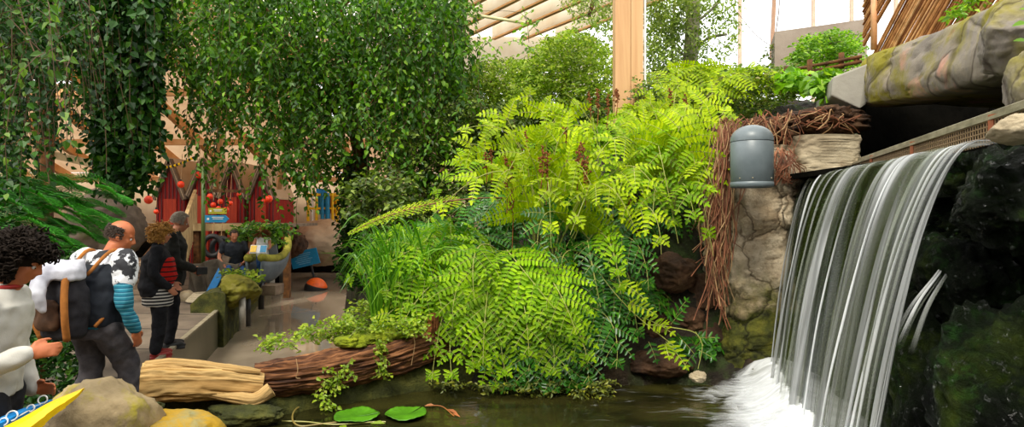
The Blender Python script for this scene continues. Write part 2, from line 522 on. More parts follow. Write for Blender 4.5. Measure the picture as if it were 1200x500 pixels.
mr = nt.nodes.new('ShaderNodeMapRange'); mr.inputs['From Min'].default_value = 1.25; mr.inputs['From Max'].default_value = 1.6; mr.inputs['To Min'].default_value = 1; mr.inputs['To Max'].default_value = 0
nt.links.new(ma.outputs[0], mr.inputs[0])
nm = noise_n(nt, v, 9, 6); cm = ramp(nt, nm, [(.3, (.012, .014, .003)), (.5, (.07, .075, .008)), (.7, (.16, .15, .015))])
c = mixc(nt, mr.outputs[0], c, cm)
vo = nt.nodes.new('ShaderNodeTexVoronoi'); vo.feature = 'DISTANCE_TO_EDGE'; vo.inputs['Scale'].default_value = 1.7
nz_ = nt.nodes.new('ShaderNodeTexNoise'); nz_.inputs['Scale'].default_value = 2.0; nz_.inputs['Detail'].default_value = 5; nt.links.new(v, nz_.inputs['Vector'])
va = nt.nodes.new('ShaderNodeVectorMath'); va.operation = 'MULTIPLY_ADD'; nt.links.new(nz_.outputs['Color'], va.inputs[0]); va.inputs[1].default_value = (.8, .8, .8); nt.links.new(v, va.inputs[2]); nt.links.new(va.outputs[0], vo.inputs['Vector'])
c = mixc(nt, .85, c, ramp(nt, vo.outputs['Distance'], [(0, (.22, .18, .13)), (.03, (1, 1, 1))]), 'MULTIPLY')
c = mixc(nt, .6, c, ramp(nt, noise_n(nt, v, 22, 6, .7), [(.36, (.45, .4, .34)), (.5, (1, 1, 1))]), 'MULTIPLY')
hb_ = mixc(nt, .4, noise_n(nt, v, 14, 10, .7), ramp(nt, vo.outputs['Distance'], [(0, (0, 0, 0)), (.08, (1, 1, 1))]))
principled(nt, out, c, .8, 0, hb_, 1, .05, .3)

# wet mossy rock behind the fall
m, nt, out = new_mat('wet mossy rock'); M['moss_wet'] = m
v = coords(nt); n = noise_n(nt, v, 3.0, 9, .65, .5)
c = ramp(nt, n, [(.34, (.001, .0015, .0008)), (.5, (.005, .010, .002)), (.6, (.03, .048, .004)), (.72, (.10, .125, .008))])
n2 = noise_n(nt, v, 1.4, 3); f2 = ramp(nt, n2, [(.48, (0, 0, 0)), (.6, (1, 1, 1))])
nd = noise_n(nt, v, 26, 4); cd = ramp(nt, nd, [(.45, (.002, .006, .001)), (.65, (.022, .085, .010))])
c = mixc(nt, f2, c, cd)
r = ramp(nt, noise_n(nt, v, 5, 4), [(.4, (.28, .28, .28)), (.6, (.8, .8, .8))])
gs = ramp(nt, noise_n(nt, v, 34, 4, .6), [(.60, (0, 0, 0)), (.64, (1, 1, 1))]); r = mixc(nt, gs, r, (.07, .07, .07))
b = principled(nt, out, c, r, 0, noise_n(nt, v, 11, 10, .75, .6), 1, .07, .15)
sv = nt.nodes.new('ShaderNodeMapRange'); nt.links.new(gs, sv.inputs[0]); sv.inputs['To Min'].default_value = .12; sv.inputs['To Max'].default_value = 1.0; nt.links.new(sv.outputs[0], b.inputs['Specular IOR Level'])

# bare split wood with grain running along the log (flow.x runs along it)
def m_wood_flow(name, stops, sx_, sy_):
    m, nt, out = new_mat(name)
    v = coords(nt, (sx_, sy_, 1), 'flow')
    n = noise_n(nt, v, 1, 8, .65, .6); c = ramp(nt, n, stops)
    v2 = coords(nt, (sx_ * .5, sy_ * 2.2, 1), 'flow')
    nb = noise_n(nt, v2, 1, 8, .7, .3)
    fc = ramp(nt, nb, [(.31, (.12, .07, .035)), (.37, (1, 1, 1))])
    c = mixc(nt, .85, c, fc, 'MULTIPLY')
    principled(nt, out, c, .8, 0, nb, .8, .015, .3)
    return m
M['bare_wood'] = m_wood_flow('bare split wood', [(.25, S(128, 94, 50)), (.42, S(168, 132, 78)), (.58, S(190, 158, 104)), (.8, S(184, 132, 50))], 1.6, 11)
M['bark_flow'] = m_wood_flow('ridged bark', [(.3, S(26, 14, 8)), (.45, S(80, 48, 28)), (.6, S(142, 94, 58)), (.78, S(186, 142, 98))], 3.5, 34)

# ---------------------------------------------------------------- waters
def m_water(name, base, rough, bsc, bstr, stretch=(1, 1, 1), alt=None, ior=1.33, spec=.5):
    m, nt, out = new_mat(name)
    v = coords(nt, stretch)
    c = base
    if alt:
        c = ramp(nt, noise_n(nt, v, alt[1], 5, .6, .6), [(.4, base), (.65, alt[0])])
    n = noise_n(nt, v, bsc, 5, .55, .4)
    b = principled(nt, out, c, rough, 0, n, bstr, .05, spec)
    b.inputs['IOR'].default_value = ior
    return m
M['pond'] = m_water('dark olive pond water', (.010, .010, .003), .10, 2.2, .22, (1, 1.8, 1), ((.040, .036, .008), .9))
M['canal'] = m_water('brown canal water', (.26, .21, .15), .05, 2.0, .07, (1, .5, 1), ((.42, .35, .26), .5), 1.5, 1.0)  # murky brown, base also lifted in place of the pale hall's reflection

def poly_flat(name, pts, z, mat, th=.02, **tags):
    n = len(pts); V = [[x, y, z] for x, y in pts] + [[x, y, z - th] for x, y in pts]
    polys = [tuple(range(n)), tuple(range(2 * n - 1, n - 1, -1))] + [(i, n + i, n + (i + 1) % n, (i + 1) % n) for i in range(n)]
    return MB().addp(V, polys).build(name, mat, **tags)

LX = lambda d: -4.22 - .294 * (d - 7.41)      # canal's left bank
RX = lambda d: -.278 * d                       # canal's right bank
poly_flat('pond_water', [(-2.75, .6), (-2.45, 4.12), (-1.9, 4.35), (-.62, 5.12), (.5, 5.25), (2.7, 5.4), (2.7, .6)], POND, M['pond'], label='dark olive pond water below the ferns and the fall', kind='structure')
poly_flat('canal_water', [(-4.4, 4.4), (-.4, 4.4), (-.4, 6), (RX(6) + .6, 6.2), (RX(34) + .6, 34), (LX(34), 34), (LX(7.2), 7.2)], CANAL, M['canal'], label='still brown canal water reflecting the pale hall', kind='structure')
poly_flat('pond_floor', [(-3, .4), (-3, 5.4), (3.4, 5.4), (3.4, .4)], -.9, M['earth'], kind='structure')
# walkway slab with joints
poly_flat('floor', [(-16, .4), (-1.75, .4), (-1.75, 3.3), (-2.6, 4.2), (-3.9, 5.6), (LX(7.0), 7.0), (LX(36), 36), (-34, 36), (-34, 10)], 0, M['paving'], .7, label='grey brown concrete walkway beside the canal', kind='structure')
jt = MB()
for k, y in enumerate(np.arange(5.2, 22, 1.35)):
    jt.bar((LX(max(y, 7)) - .1, y, .004), (-9, y + .5, .004), .018, .006)
for x0 in (-5.6, -7.2):
    jt.bar((x0, 4.5, .004), (x0 - 4.2, 19, .004), .018, .006)
jt.build('floor_joint_lines', m_plain('dark joint line', (.07, .055, .045), .9), label='dark joints scored across the walkway', kind='structure')  # thin bars in a dark tone of their own mark the joints

# outer ground far away
poly_flat('ground', [(-40, 30), (40, 30), (40, 60), (-40, 60)], -.05, M['earth'], .1, kind='structure')
poly_flat('ground_hill', [(-.5, 11), (26, 11), (26, 42), (-.5, 42)], 2.4, M['earth'], 3.2, kind='structure')

# bank: one height field from the pond up to the hillside
def smooth(x, a, b):
    t = np.clip((x - a) / (b - a), 0, 1); return t * t * (3 - 2 * t)

ys = np.linspace(4.85, 13.5, 110); us = np.linspace(0, 1, 120)
A = np.zeros((len(ys), len(us), 3))
for i, y in enumerate(ys):
    x0 = RX(y) if y > 5.6 else np.interp(y, [4.85, 5.6], [-.78, RX(5.6)])
    xs = x0 + (7.5 - x0) * us ** 1.15
    zr = np.interp(y, [4.85, 5.05, 5.6, 6.2, 8, 12, 14], [.05, .42, 1.42, 2.12, 3.1, 3.9, 4.0])
    zl = np.interp(y, [4.85, 5.2, 6, 8, 14], [.12, .42, .55, .7, .7])
    t = smooth(xs, -.9, 1.2)
    z = zl * (1 - t) + zr * t
    edge = smooth(xs - x0, 0, .25)
    z = -.8 * (1 - edge) + z * edge if y > 5.4 else z
    A[i, :, 0] = xs; A[i, :, 1] = y; A[i, :, 2] = z
nz = fbm_arr(A.reshape(-1, 3), 1.5, 6).reshape(A.shape[:2])
A[:, :, 2] += nz * .13; A[:, :, 1] += np.roll(nz, 7, 1) * .08
MB().grid(A).build('ground_bank', M['earth'], smooth=True, label='dark earth bank rising from the pond', kind='structure')
# ================================================================ right side: wall, fall, cave, pillar
# wall of wet rock under the lip; runs from the pillar towards the camera
def wall_line(y):
    return np.interp(y, [1.0, 1.5, 2.3, 4.9, 5.4], [1.83, 1.88, 2.03, 2.45, 2.55])

ys = np.linspace(1.0, 5.3, 330); zs = np.linspace(-.3, 2.03, 210)
A = np.zeros((len(ys), len(zs), 3))
A[:, :, 1] = ys[:, None]; A[:, :, 2] = zs[None]
A[:, :, 0] = wall_line(ys)[:, None] - .05 - .22 * np.clip(1 - (zs[None] + .3) / 1.7, 0, 1) ** 1.3
pts = A.reshape(-1, 3)
n1 = fbm_arr(pts * [1, 1, 1.5], 1.5, 6, 3).reshape(A.shape[:2]); n2 = np.abs(fbm_arr(pts, 4.2, 5, 9)).reshape(A.shape[:2])
stp = np.abs(((zs[None] * 2.6 + n1 * .8) % 1) - .5)
n5 = np.abs(fbm_arr(pts, 13, 4, 4)).reshape(A.shape[:2])
A[:, :, 0] -= (n1 * .17 - n2 * .12 + stp * .12 - n5 * .05) * (1 - .8 * smooth(zs, 1.8, 2.03))[None]
MB().grid(A).build('wall_right_rock', M['moss_wet'], smooth=True, label='black wet rock wall grown with moss behind the waterfall', kind='structure')
# trough behind the lip
poly_flat('trim_trough', [(wall_line(1.0) - .02, 1.0), (wall_line(2.3) - .02, 2.3), (2.44, 4.95), (3.2, 5.4), (3.6, 5.2), (2.6, 1.0)], 2.03, M['moss_wet'], .2, kind='structure')

# tiny wet plants rooted on the wall
mr_ = np.random.default_rng(31); n_ = 9000; iy = mr_.integers(4, 320, n_); iz = mr_.integers(6, 200, n_)
keep = np.array([fbm((A[i, j, 1] * 1, A[i, j, 2] * 1, 5.5), 2.2, 3) > .02 for i, j in zip(iy, iz)]); pw_ = A[iy, iz][keep]; n_ = len(pw_)
MB().leaves(pw_ + [-.004, 0, 0], np.stack([mr_.uniform(-1, -.2, n_), mr_.normal(0, .5, n_), mr_.uniform(-.7, .4, n_)], -1), np.stack([mr_.normal(-.6, .3, n_), mr_.normal(-.2, .3, n_), np.full(n_, .8)], -1), mr_.uniform(.010, .026, n_), .014).build('wall_moss', m_leaf('tiny wet moss leaves', [(0, (.004, .012, .002)), (.6, (.012, .05, .005)), (1, (.06, .13, .015))], .35, .15, spec=.4), label='tiny dark green wet plants growing over the rock wall beside the waterfall', cat='moss', kind='stuff')
# boulders bulging from the wall foot
rk = 'wet rocks at the foot of the fall'
rock('wet_boulder', P(1078, 470, 2.95), (.42, .62, .95), 5, M['moss_wet'], rough=.2, planes=12, label='olive mossy boulder standing right behind the lower waterfall edge', cat='boulder', group=rk)
rock('wet_boulder', P(1180, 480, 2.3), (.42, .7, .8), 15, M['moss_wet'], rough=.22, planes=12, label='black wet boulder filling the bottom right corner of the picture', cat='boulder', group=rk)
rock('wet_boulder', P(1128, 330, 2.75), (.34, .6, .45), 8, M['moss_wet'], rough=.22, planes=12, label='dark ledge rock halfway up the wet wall right of the waterfall', cat='boulder', group=rk)
rock('wet_boulder', P(1185, 235, 2.35), (.36, .55, .42), 21, M['moss_wet'], rough=.24, planes=12, label='dark mossy rock just under the pale round boulder by the rail', cat='boulder', group=rk)

# ---- pale boulder at the end of the rail and its neighbours
rock('boulder', P(1192, 151, 2.12), (.17, .2, .105), 31, M['rock_pale'], rough=.08, planes=4, label='small pale rounded boulder at the near end of the mesh rail', cat='boulder')
rock('boulder', P(1214, 96, 2.5), (.17, .3, .28), 33, M['slab'], rough=.1, planes=5, label='grey brown boulder at the right edge under the overhanging slab', cat='boulder')
rock('boulder', P(1196, 42, 2.75), (.34, .5, .36), 35, M['slab'], rough=.1, planes=6, label='big grey boulder resting against the slab in the top right corner', cat='boulder')

# ---- overhanging artificial rock slab: loft of cross sections
def slab_section(c, top, back=2.2):
    """c: lower front corner, top: front height; local frame x = into the rock (world +x), z up"""
    q = [(.12, .0), (.03, .02), (.0, .06), (-.02, .3 * top), (.0, .6 * top), (.03, .84 * top), (.09, .98 * top), (.3, 1.06 * top), (1.0, 1.1 * top), (back, 1.1 * top), (back, .3), (back, -.02), (.8, .0), (.35, .0)]
    return np.array([[c[0] + a, c[1], c[2] + b] for a, b in q])

keys = [  # px, py of lower front edge, depth, py of the top edge
    (1006, 122, 5.5, 66), (1012, 125, 5.4, 60), (1030, 123, 5.0, 54), (1065, 117, 4.45, 44), (1100, 111, 3.95, 26), (1140, 101, 3.45, 6), (1172, 92, 3.1, -16), (1240, 80, 2.55, -60)]
pk = []; tk = []
for a, b, d, t in keys:
    pk.append(P(a, b, d)); tk.append((b - t) * d / FL)
pk = bez(pk, 60); tk = np.interp(np.linspace(0, 1, 60), np.linspace(0, 1, len(keys)), tk)
secs = []
for p, t in zip(pk, tk):
    s_ = slab_section(p, t); s_ = bez(np.vstack([s_, s_[:1]]), 71)[:-1]; secs.append(s_)
A = np.array(secs)
pts = A.reshape(-1, 3); f1 = fbm_arr(pts, 1.3, 5, 2).reshape(A.shape[:2]); f2 = np.abs(fbm_arr(pts, 2.4, 5, 6)).reshape(A.shape[:2])
cen = A.mean(1, keepdims=True); dirn = nrm(A - cen)
A += dirn * (f1 * .035 - np.clip(.05 - f2, 0, 1) * .5)[:, :, None]
b_ = MB().grid(A, closed_u=True); n_ = A.shape[1]
b_.addp(A[0], [tuple(range(n_))[::-1]]); b_.addp(A[-1], [tuple(range(n_))])
slab = b_.build('rock_overhang', M['slab'], smooth=True, label='huge grey and yellow rock slab overhanging the dark opening above the fall', cat='rock slab')
# cracks follow the slab face
ck = MB()
for a in ([(1012, 112), (1040, 95), (1080, 84), (1120, 62), (1160, 44), (1196, 30)], [(1016, 60), (1034, 72), (1060, 66), (1085, 52)], [(1160, 52), (1168, 70), (1176, 90)]):
    pass

# ---- concrete block left of the slab
cb = MB()
V = [P(976, 90, 5.45), P(1018, 74, 5.35), P(1020, 118, 5.35), P(1008, 127, 5.35), P(974, 112, 5.45)]
V = [np.array(x) for x in V]; bk = [x + np.array([.35, 1.0, 0]) for x in V]
cb.addp(V + bk, [(0, 1, 2, 3, 4), (9, 8, 7, 6, 5)] + [(i, 5 + i, 5 + (i + 1) % 5, (i + 1) % 5) for i in range(5)])
cb.build('concrete_block', M['concrete'], bevel=.015, label='smooth pale concrete block jutting out left of the big rock slab', cat='block')

# ---- cave shell (recess behind the rail, its shade put into near-black colour)
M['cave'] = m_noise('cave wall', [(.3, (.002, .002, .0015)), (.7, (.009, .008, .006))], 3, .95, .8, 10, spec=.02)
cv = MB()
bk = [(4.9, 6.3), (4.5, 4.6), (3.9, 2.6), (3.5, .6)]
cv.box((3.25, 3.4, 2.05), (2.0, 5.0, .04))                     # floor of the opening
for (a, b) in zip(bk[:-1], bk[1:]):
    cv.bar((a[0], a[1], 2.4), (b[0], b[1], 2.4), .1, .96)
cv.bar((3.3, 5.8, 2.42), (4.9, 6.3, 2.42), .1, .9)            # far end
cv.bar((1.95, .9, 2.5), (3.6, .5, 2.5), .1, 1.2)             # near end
cv.build('wall_cave', M['cave'], label='inner walls of the opening behind the rail, coloured black for its shade', kind='structure')
# faint pipe inside


# ---- steel rail with mesh guard
ra = thing('trough_rail', 'steel rail with woven mesh guard running along the top of the waterfall', 'rail', (2.2, 3.4, 2.05))
a = np.array([2.86, 5.1, 2.185]); b = np.array([1.96, 2.2, 2.185])
M['mesh_rust'] = m_plain('rusty wire', S(150, 124, 88), .6, .0)
t = MB(); t.bar(a, b, .022, .030); t.build('top_rail', M['steel'], ra, bevel=.004)
t = MB(); t.bar(a + [-.05, 0, -.03], b + [-.05, 0, -.03], .02, .014); t.build('lower_lip', M['steel'], ra)
t = MB(); L_ = np.linalg.norm(b - a); dr = (b - a) / L_
for k in range(int(L_ / .028)):
    p = a + dr * k * .028 + [-.045, 0, -.03]
    t.tube([p, p + [0, 0, -.11]], .0032, 3, caps=False)
for k in range(5):
    o_ = np.array([-.045, 0, -.037 - k * .023]); t.tube([a + o_, b + o_], .0035, 4, caps=False)
t.build('wire_mesh', M['mesh_rust'], ra)
for f_ in (.0, .22, .52, .86):
    p = a + (b - a) * f_ + [-.05, 0, -.07]
    MB().box(p, (.012, .03, .11)).build('post', m_plain('rusty clip', S(150, 84, 50), .7), ra)

# ---- stone pillar and capping
def stone_column(name, px0, px1, ytop, ybot, d0, depth, seed, mat, amp=1.0, **kw):
    nu, nv = 64, 90
    xa, xb = (px0 - 600) * d0 / FL, (px1 - 600) * d0 / FL
    z1 = CZ - (ytop - 250) * d0 / FL; z0 = CZ - (ybot - 250) * d0 / FL
    cx, hx = (xa + xb) / 2, (xb - xa) / 2
    th = np.linspace(0, 2 * np.pi, nu, endpoint=False)
    sx_ = np.sign(np.cos(th)) * np.abs(np.cos(th)) ** .45; sy_ = np.sign(np.sin(th)) * np.abs(np.sin(th)) ** .45
    vz = np.linspace(z0, z1, nv)
    A = np.zeros((nv, nu, 3))
    A[:, :, 0] = cx + sx_[None] * hx; A[:, :, 1] = d0 + depth / 2 + sy_[None] * depth / 2; A[:, :, 2] = vz[:, None]
    q = A.reshape(-1, 3); n = fbm_arr(q, 1.7, 6, seed).reshape(nv, nu); n2 = np.abs(fbm_arr(q, 3.3, 5, seed + 4)).reshape(nv, nu)
    out = nrm(np.stack([sx_ + 0 * sx_, sy_, 0 * sx_], -1))
    A += out[None] * (n * .09 * amp - (n2 < .07) * .02 * amp ** 2)[:, :, None]
    b = MB().grid(A, closed_u=True); k = A.shape[1]
    cap = np.vstack([A[-1], A[-1].mean(0, keepdims=True) + [0, 0, .03]])
    b.addp(cap, [(i, (i + 1) % k, k) for i in range(k)])
    return b.build(name, mat, smooth=True, **kw)

stone_column('stone_pillar', 850, 941, 170, 452, 5.05, .7, 12, M['pillar'], kind='thing', label='tall weathered stone pillar behind the grey lamp, mossy at its foot', cat='stone pillar')
stone_column('cap_stone', 940, 1017, 157, 206, 5.0, .55, 27, M['rock_pale'], amp=.45, label='square pale stone block with rusty stain beside the top of the waterfall', cat='stone')
rock('foot_rock', P(905, 440, 4.95), (.35, .3, .2), 51, M['pillar'], label='small olive rock at the foot of the stone pillar', cat='rock')
rock('foot_rock', P(818, 441, 4.86), (.13, .12, .09), 53, M['rock_pale'], label='small pink grey stone at the waterline under the hanging fern tip', cat='rock')
rock('foot_rock', P(772, 425, 5.12), (.55, .35, .24), 57, M['rock_brown'], label='flat brown rock at the waterline right of the fern', cat='rock')
# brown bank rocks between fern and pillar
for k, (x, y, d, s_, lab) in enumerate([
        (788, 318, 5.45, (.46, .4, .34), 'brown rock in the dark bank, topmost of the pile beside the stone pillar'),
        (822, 345, 5.5, (.36, .4, .36), 'brown rock in the bank touching the stone pillar, below the hanging ferns'),
        (800, 372, 5.4, (.4, .36, .3), 'dark brown rock in the bank, middle of the pile beside the stone pillar'),
        (836, 402, 5.3, (.34, .3, .34), 'dark greenish rock low against the foot of the stone pillar'),
        (765, 380, 5.42, (.36, .36, .3), 'dark brown rock half hidden behind the yellow drooping fern tips')]):
    rock('bank_rock', P(x, y, d), s_, 60 + k, M['rock_brown'], label=lab, cat='rock', group='rocks in the bank beside the pillar')

# ---- earth clump with dry roots
V, Fc = rock_mesh(P(955, 146, 5.5), (.80, .7, .30), 71, 5, rough=.3, planes=3, fine=.06)
V2, F2 = rock_mesh(P(885, 164, 5.45), (.72, .6, .32), 73, 5, rough=.3, planes=3, fine=.06)
ec = thing('root_clump', 'brown earth clump with dry red roots hanging above and behind the grey lamp', 'root clump', P(930, 160, 5.5))
MB().add(V, Fc).add(V2, F2).build('soil', M['earth_red'], ec, smooth=True)
r = np.random.default_rng(5)
t = MB(); t2 = MB()
for k in range(95):
    x = 848 + 150 * r.uniform(0, 1) ** 1.6; y = 134 + abs(x - 960) * .10 + r.uniform(-5, 8); d = 5.2 - r.uniform(0, .15)
    a = P(x, y, d); L_ = r.uniform(.08, .36) * (1.1 if x < 930 else .45)
    q = [a, a + [r.normal(0, .04), -.04, r.uniform(-.02, .05)], a + [r.normal(0, .08), -.05, -L_ * .5], a + [r.normal(0, .1), -.03, -L_]]
    (t if k % 3 else t2).tube(bez(q, 9), r.uniform(.0025, .006), 4, caps=False)
for k in range(170):      # curtain left of the pillar
    x = r.uniform(838, 856); y = r.uniform(140, 240); d = 5.0 - r.uniform(0, .15)
    a = P(x, y, d); L_ = r.uniform(.3, 1.15)
    if k < 40: a = P(r.uniform(845, 866), r.uniform(140, 165), d); 
    q = [a, a + [r.normal(-.03, .03), -.03, -L_ * .3], a + [r.normal(-.05, .05), r.normal(0, .03), -L_ * .65], a + [r.normal(-.06, .06), r.normal(0, .03), -L_]]
    (t if k % 3 else t2).tube(bez(q, 10), r.uniform(.0025, .0055), 4, caps=False)
for k in range(34):       # knot beside the lamp
    a = P(r.uniform(908, 926), r.uniform(172, 182), 4.98)
    q = [a, a + [r.normal(0, .03), -.05, -.06], a + [r.normal(0, .05), -.04, -.16], a + [r.normal(0, .03), 0, -.24]]
    t.tube(bez(q, 8), r.uniform(.003, .006), 4, caps=False)
t.build('dry_roots', M['root'], ec, kind='stuff', label='dry red brown roots'); t2.build('dry_roots', M['root_pale'], ec, kind='stuff', label='pale brown roots')

# ---- cylindrical lamp
lc = P(881, 184, 4.6); R_ = 24.3 * 4.6 / FL; zt = CZ - (146.5 - 250) * 4.6 / FL; zb = CZ - (219 - 250) * 4.6 / FL
la = thing('wall_lamp', 'grey cylindrical downlight with domed top mounted on the stone pillar', 'lamp', (lc[0], lc[1], zb))
zs_ = zt - .125
prof = [(R_, zs_)] + [(R_ * math.cos(t_), zs_ + .125 * math.sin(t_) ** .9) for t_ in np.linspace(.05, math.pi / 2 - .02, 14)] + [(.001, zt)]
MB().lathe(prof, (lc[0], lc[1], 0), 48).build('domed_cap', M['grey_metal'], la, smooth=True)
prof = [(R_ * .95, zb + .035), (R_ * .985, zb + .04), (R_ * .99, zs_ - .006), (R_ * .96, zs_ - .001), (R_ * .96, zs_ + .004)]
MB().lathe(prof, (lc[0], lc[1], 0), 48).build('housing', M['grey_metal'], la, smooth=True)
prof = [(R_ * .93, zb + .04), (R_ * .995, zb + .035), (R_ * 1.0, zb), (R_ * .94, zb - .004), (R_ * .9, zb + .02), (R_ * .88, zb + .06)]
MB().lathe(prof, (lc[0], lc[1], 0), 48).build('rim', M['grey_metal'], la, smooth=True)
prof = [(R_ * .9, zb + .03), (R_ * .6, zb + .012), (.001, zb + .006)]
MB().lathe(prof, (lc[0], lc[1], 0), 40).build('lens', m_plain('greenish lens', (.16, .19, .13), .15), la, smooth=True)
for an in (-2.5, -1.9, -.9):
    MB().ball((lc[0] + R_ * 1.0 * math.cos(an), lc[1] + R_ * 1.0 * math.sin(an), zb + .06), .006, 6).build('screw', M['steel'], la)
bk_ = MB(); bk_.bar((lc[0] + R_ * .9, lc[1] + .03, lc[2]), (lc[0] + R_ + .06, 5.06, lc[2] - .01), .05, .1); bk_.box((lc[0] + R_ + .06, 5.02, lc[2]), (.1, .05, .16))
bk_.build('bracket', m_plain('dark bracket', (.04, .045, .045), .5), la, bevel=.006)

# ================================================================ the waterfall
H_LIP = 2.045
lipk = np.array([P(944, 209, (H_LIP - CZ) * FL / 41.5), P(975, 201, (H_LIP - CZ) * FL / 49.), P(1005, 195, (H_LIP - CZ) * FL / 55.), P(1060, 184, (H_LIP - CZ) * FL / 66.), P(1110, 174, (H_LIP - CZ) * FL / 77.), P(1152, 165, (H_LIP - CZ) * FL / 86.)])
# keep the lip close to a straight edge in depth
lip = bez(lipk, 300)
u = np.linspace(0, 1, 300)
yy = np.linspace(lip[0, 1], lip[-1, 1], 300); order = np.argsort(lip[:, 1])
lx = np.interp(yy, lip[order, 1], lip[order, 0])
lip = np.stack([lx, yy, np.full(300, H_LIP)], 1)

def fall_sheet(u0, u1, nu, nt_, voff, wob, seed, zend=.33, pad=0.0, tmax=1.0):
    uu = np.linspace(u0, u1, nu)
    px_ = np.interp(uu, u, lip[:, 0]); py_ = np.interp(uu, u, lip[:, 1])
    vel = np.interp(uu, [0, .3, .7, 1], [.42, .62, .74, .80]) + voff
    n = np.array([fbm((q * 9, seed, 0), 1, 4) for q in uu]); vel = vel + n * wob
    dirn = np.array([-.985, .17, 0]); dirn /= np.linalg.norm(dirn)
    drop = (H_LIP - zend) * tmax
    T = math.sqrt(2 * drop / 9.8)
    ts = np.concatenate([np.linspace(-.16, 0, 8)[:-1], np.linspace(0, T, nt_)])
    A = np.zeros((len(ts), nu, 3)); fl_ = np.zeros((len(ts), nu, 3))
    for i, t_ in enumerate(ts):
        tt = max(t_, 0)
        A[i, :, 0] = px_ + dirn[0] * vel * t_ * (1 if t_ > 0 else .9); A[i, :, 1] = py_ + dirn[1] * vel * t_
        A[i, :, 2] = H_LIP - .5 * 9.8 * tt ** 2 + pad
        k = min(1, tt / T)
        nn = np.array([fbm((q * 30 + seed, k * 1.1, seed), 1, 3) for q in uu])
        A[i, :, 0] += nn * .03 * (.25 + k); A[i, :, 1] += nn * .012
        fl_[i, :, 0] = uu; fl_[i, :, 1] = k; fl_[i, :, 2] = seed
    return A, fl_

def m_fall(name, sx_, lo, hi, base, white, amax, aedge=0.0):
    m, nt, out = new_mat(name)
    v = coords(nt, (sx_, .8, 1), 'flow'); n = noise_n(nt, v, 1, 3, .55, .15)
    v2 = coords(nt, (sx_ * 3.1, 1.2, 3), 'flow'); n2 = noise_n(nt, v2, 1, 2, .5, .1)
    mm = mixc(nt, .35, n, n2)
    vb = coords(nt, (sx_ * .42, .5, 1.7), 'flow'); nb_ = noise_n(nt, vb, 1, 3, .5, .25)
    mm = mixc(nt, .55, mm, ramp(nt, nb_, [(.33, (.2, .2, .2)), (.62, (.85, .85, .85))]))
    c = ramp(nt, mm, [(lo, base), (lo + (hi - lo) * .5, tuple(q * .32 + w * .16 for q, w in zip(white, base))), (hi, white)])
    sp_ = nt.nodes.new('ShaderNodeSeparateXYZ'); at = nt.nodes.new('ShaderNodeAttribute'); at.attribute_name = 'flow'; nt.links.new(at.outputs['Vector'], sp_.inputs[0])
    b = principled(nt, None, c, .45, spec=.25)
    tl = nt.nodes.new('ShaderNodeBsdfTranslucent'); nt.links.new(c, tl.inputs['Color'])
    ms = nt.nodes.new('ShaderNodeMixShader'); ms.inputs[0].default_value = .35
    nt.links.new(b.outputs[0], ms.inputs[1]); nt.links.new(tl.outputs[0], ms.inputs[2])
    tr = nt.nodes.new('ShaderNodeBsdfTransparent')
    al = ramp(nt, mm, [(lo - .06, (aedge,) * 3), (hi, (amax,) * 3)])
    # thin out at both side edges
    ed = ramp(nt, sp_.outputs['X'], [(0, (0, 0, 0)), (.03, (1, 1, 1)), (.93, (1, 1, 1)), (1, (0, 0, 0))])
    al = mixc(nt, 1, al, ed, 'MULTIPLY')
    mf = nt.nodes.new('ShaderNodeMixShader'); nt.links.new(al, mf.inputs[0])
    nt.links.new(tr.outputs[0], mf.inputs[1]); nt.links.new(ms.outputs[0], mf.inputs[2])
    nt.links.new(mf.outputs[0], out.inputs['Surface'])
    return m

wf = thing('waterfall', 'silky white waterfall pouring from the trough lip into the pond', 'waterfall', (2.0, 4.0, POND))
M['fall_a'] = m_fall('streaming water', 14, .47, .74, (.06, .085, .010), (.70, .74, .74), .78, .16)
M['fall_b'] = m_fall('thin streaming water', 20, .53, .76, (.25, .28, .17), (.95, .97, 1), .9, 0)
for nm, vo, sd, mt, zs_ in (('back_sheet', -.05, 2.3, 'fall_a', 0), ('front_sheet', .02, 7.9, 'fall_b', .006)):
    A, f_ = fall_sheet(0, 1, 260, 60, vo, .05, sd, pad=zs_)
    MB().grid(A).build(nm, M[mt], wf, smooth=True, flow=f_.reshape(-1, 3))
# separate threads of water, each a flattened round strand
M['thread'] = m_fall('water thread', 9, .40, .66, (.5, .54, .46), (.93, .95, .97), .7, .12)
r = np.random.default_rng(3)
for k in range(18):
    uc = r.uniform(.02, .99) if k < 15 else 1.0 + r.uniform(-.02, .03)
    wd = r.uniform(.005, .018)
    A, f_ = fall_sheet(uc, uc + wd, 7, 46, r.uniform(0, .10), .01, k * 1.37, tmax=1 if k < 20 else r.uniform(.5, 1))
    f_[:, :, 0] = .3 + f_[:, :, 0] * .5
    B = A.copy(); bul = np.sin(np.linspace(0, np.pi, 7)) * .008
    A[:, :, 0] -= bul[None]; B[:, :, 0] += bul[None] * .5
    C_ = np.concatenate([A, B[:, ::-1]], 1); fC = np.concatenate([f_, f_[:, ::-1]], 1)
    MB().grid(C_, closed_u=True).build('water_thread', M['thread'], wf, smooth=True, flow=fC.reshape(-1, 3))

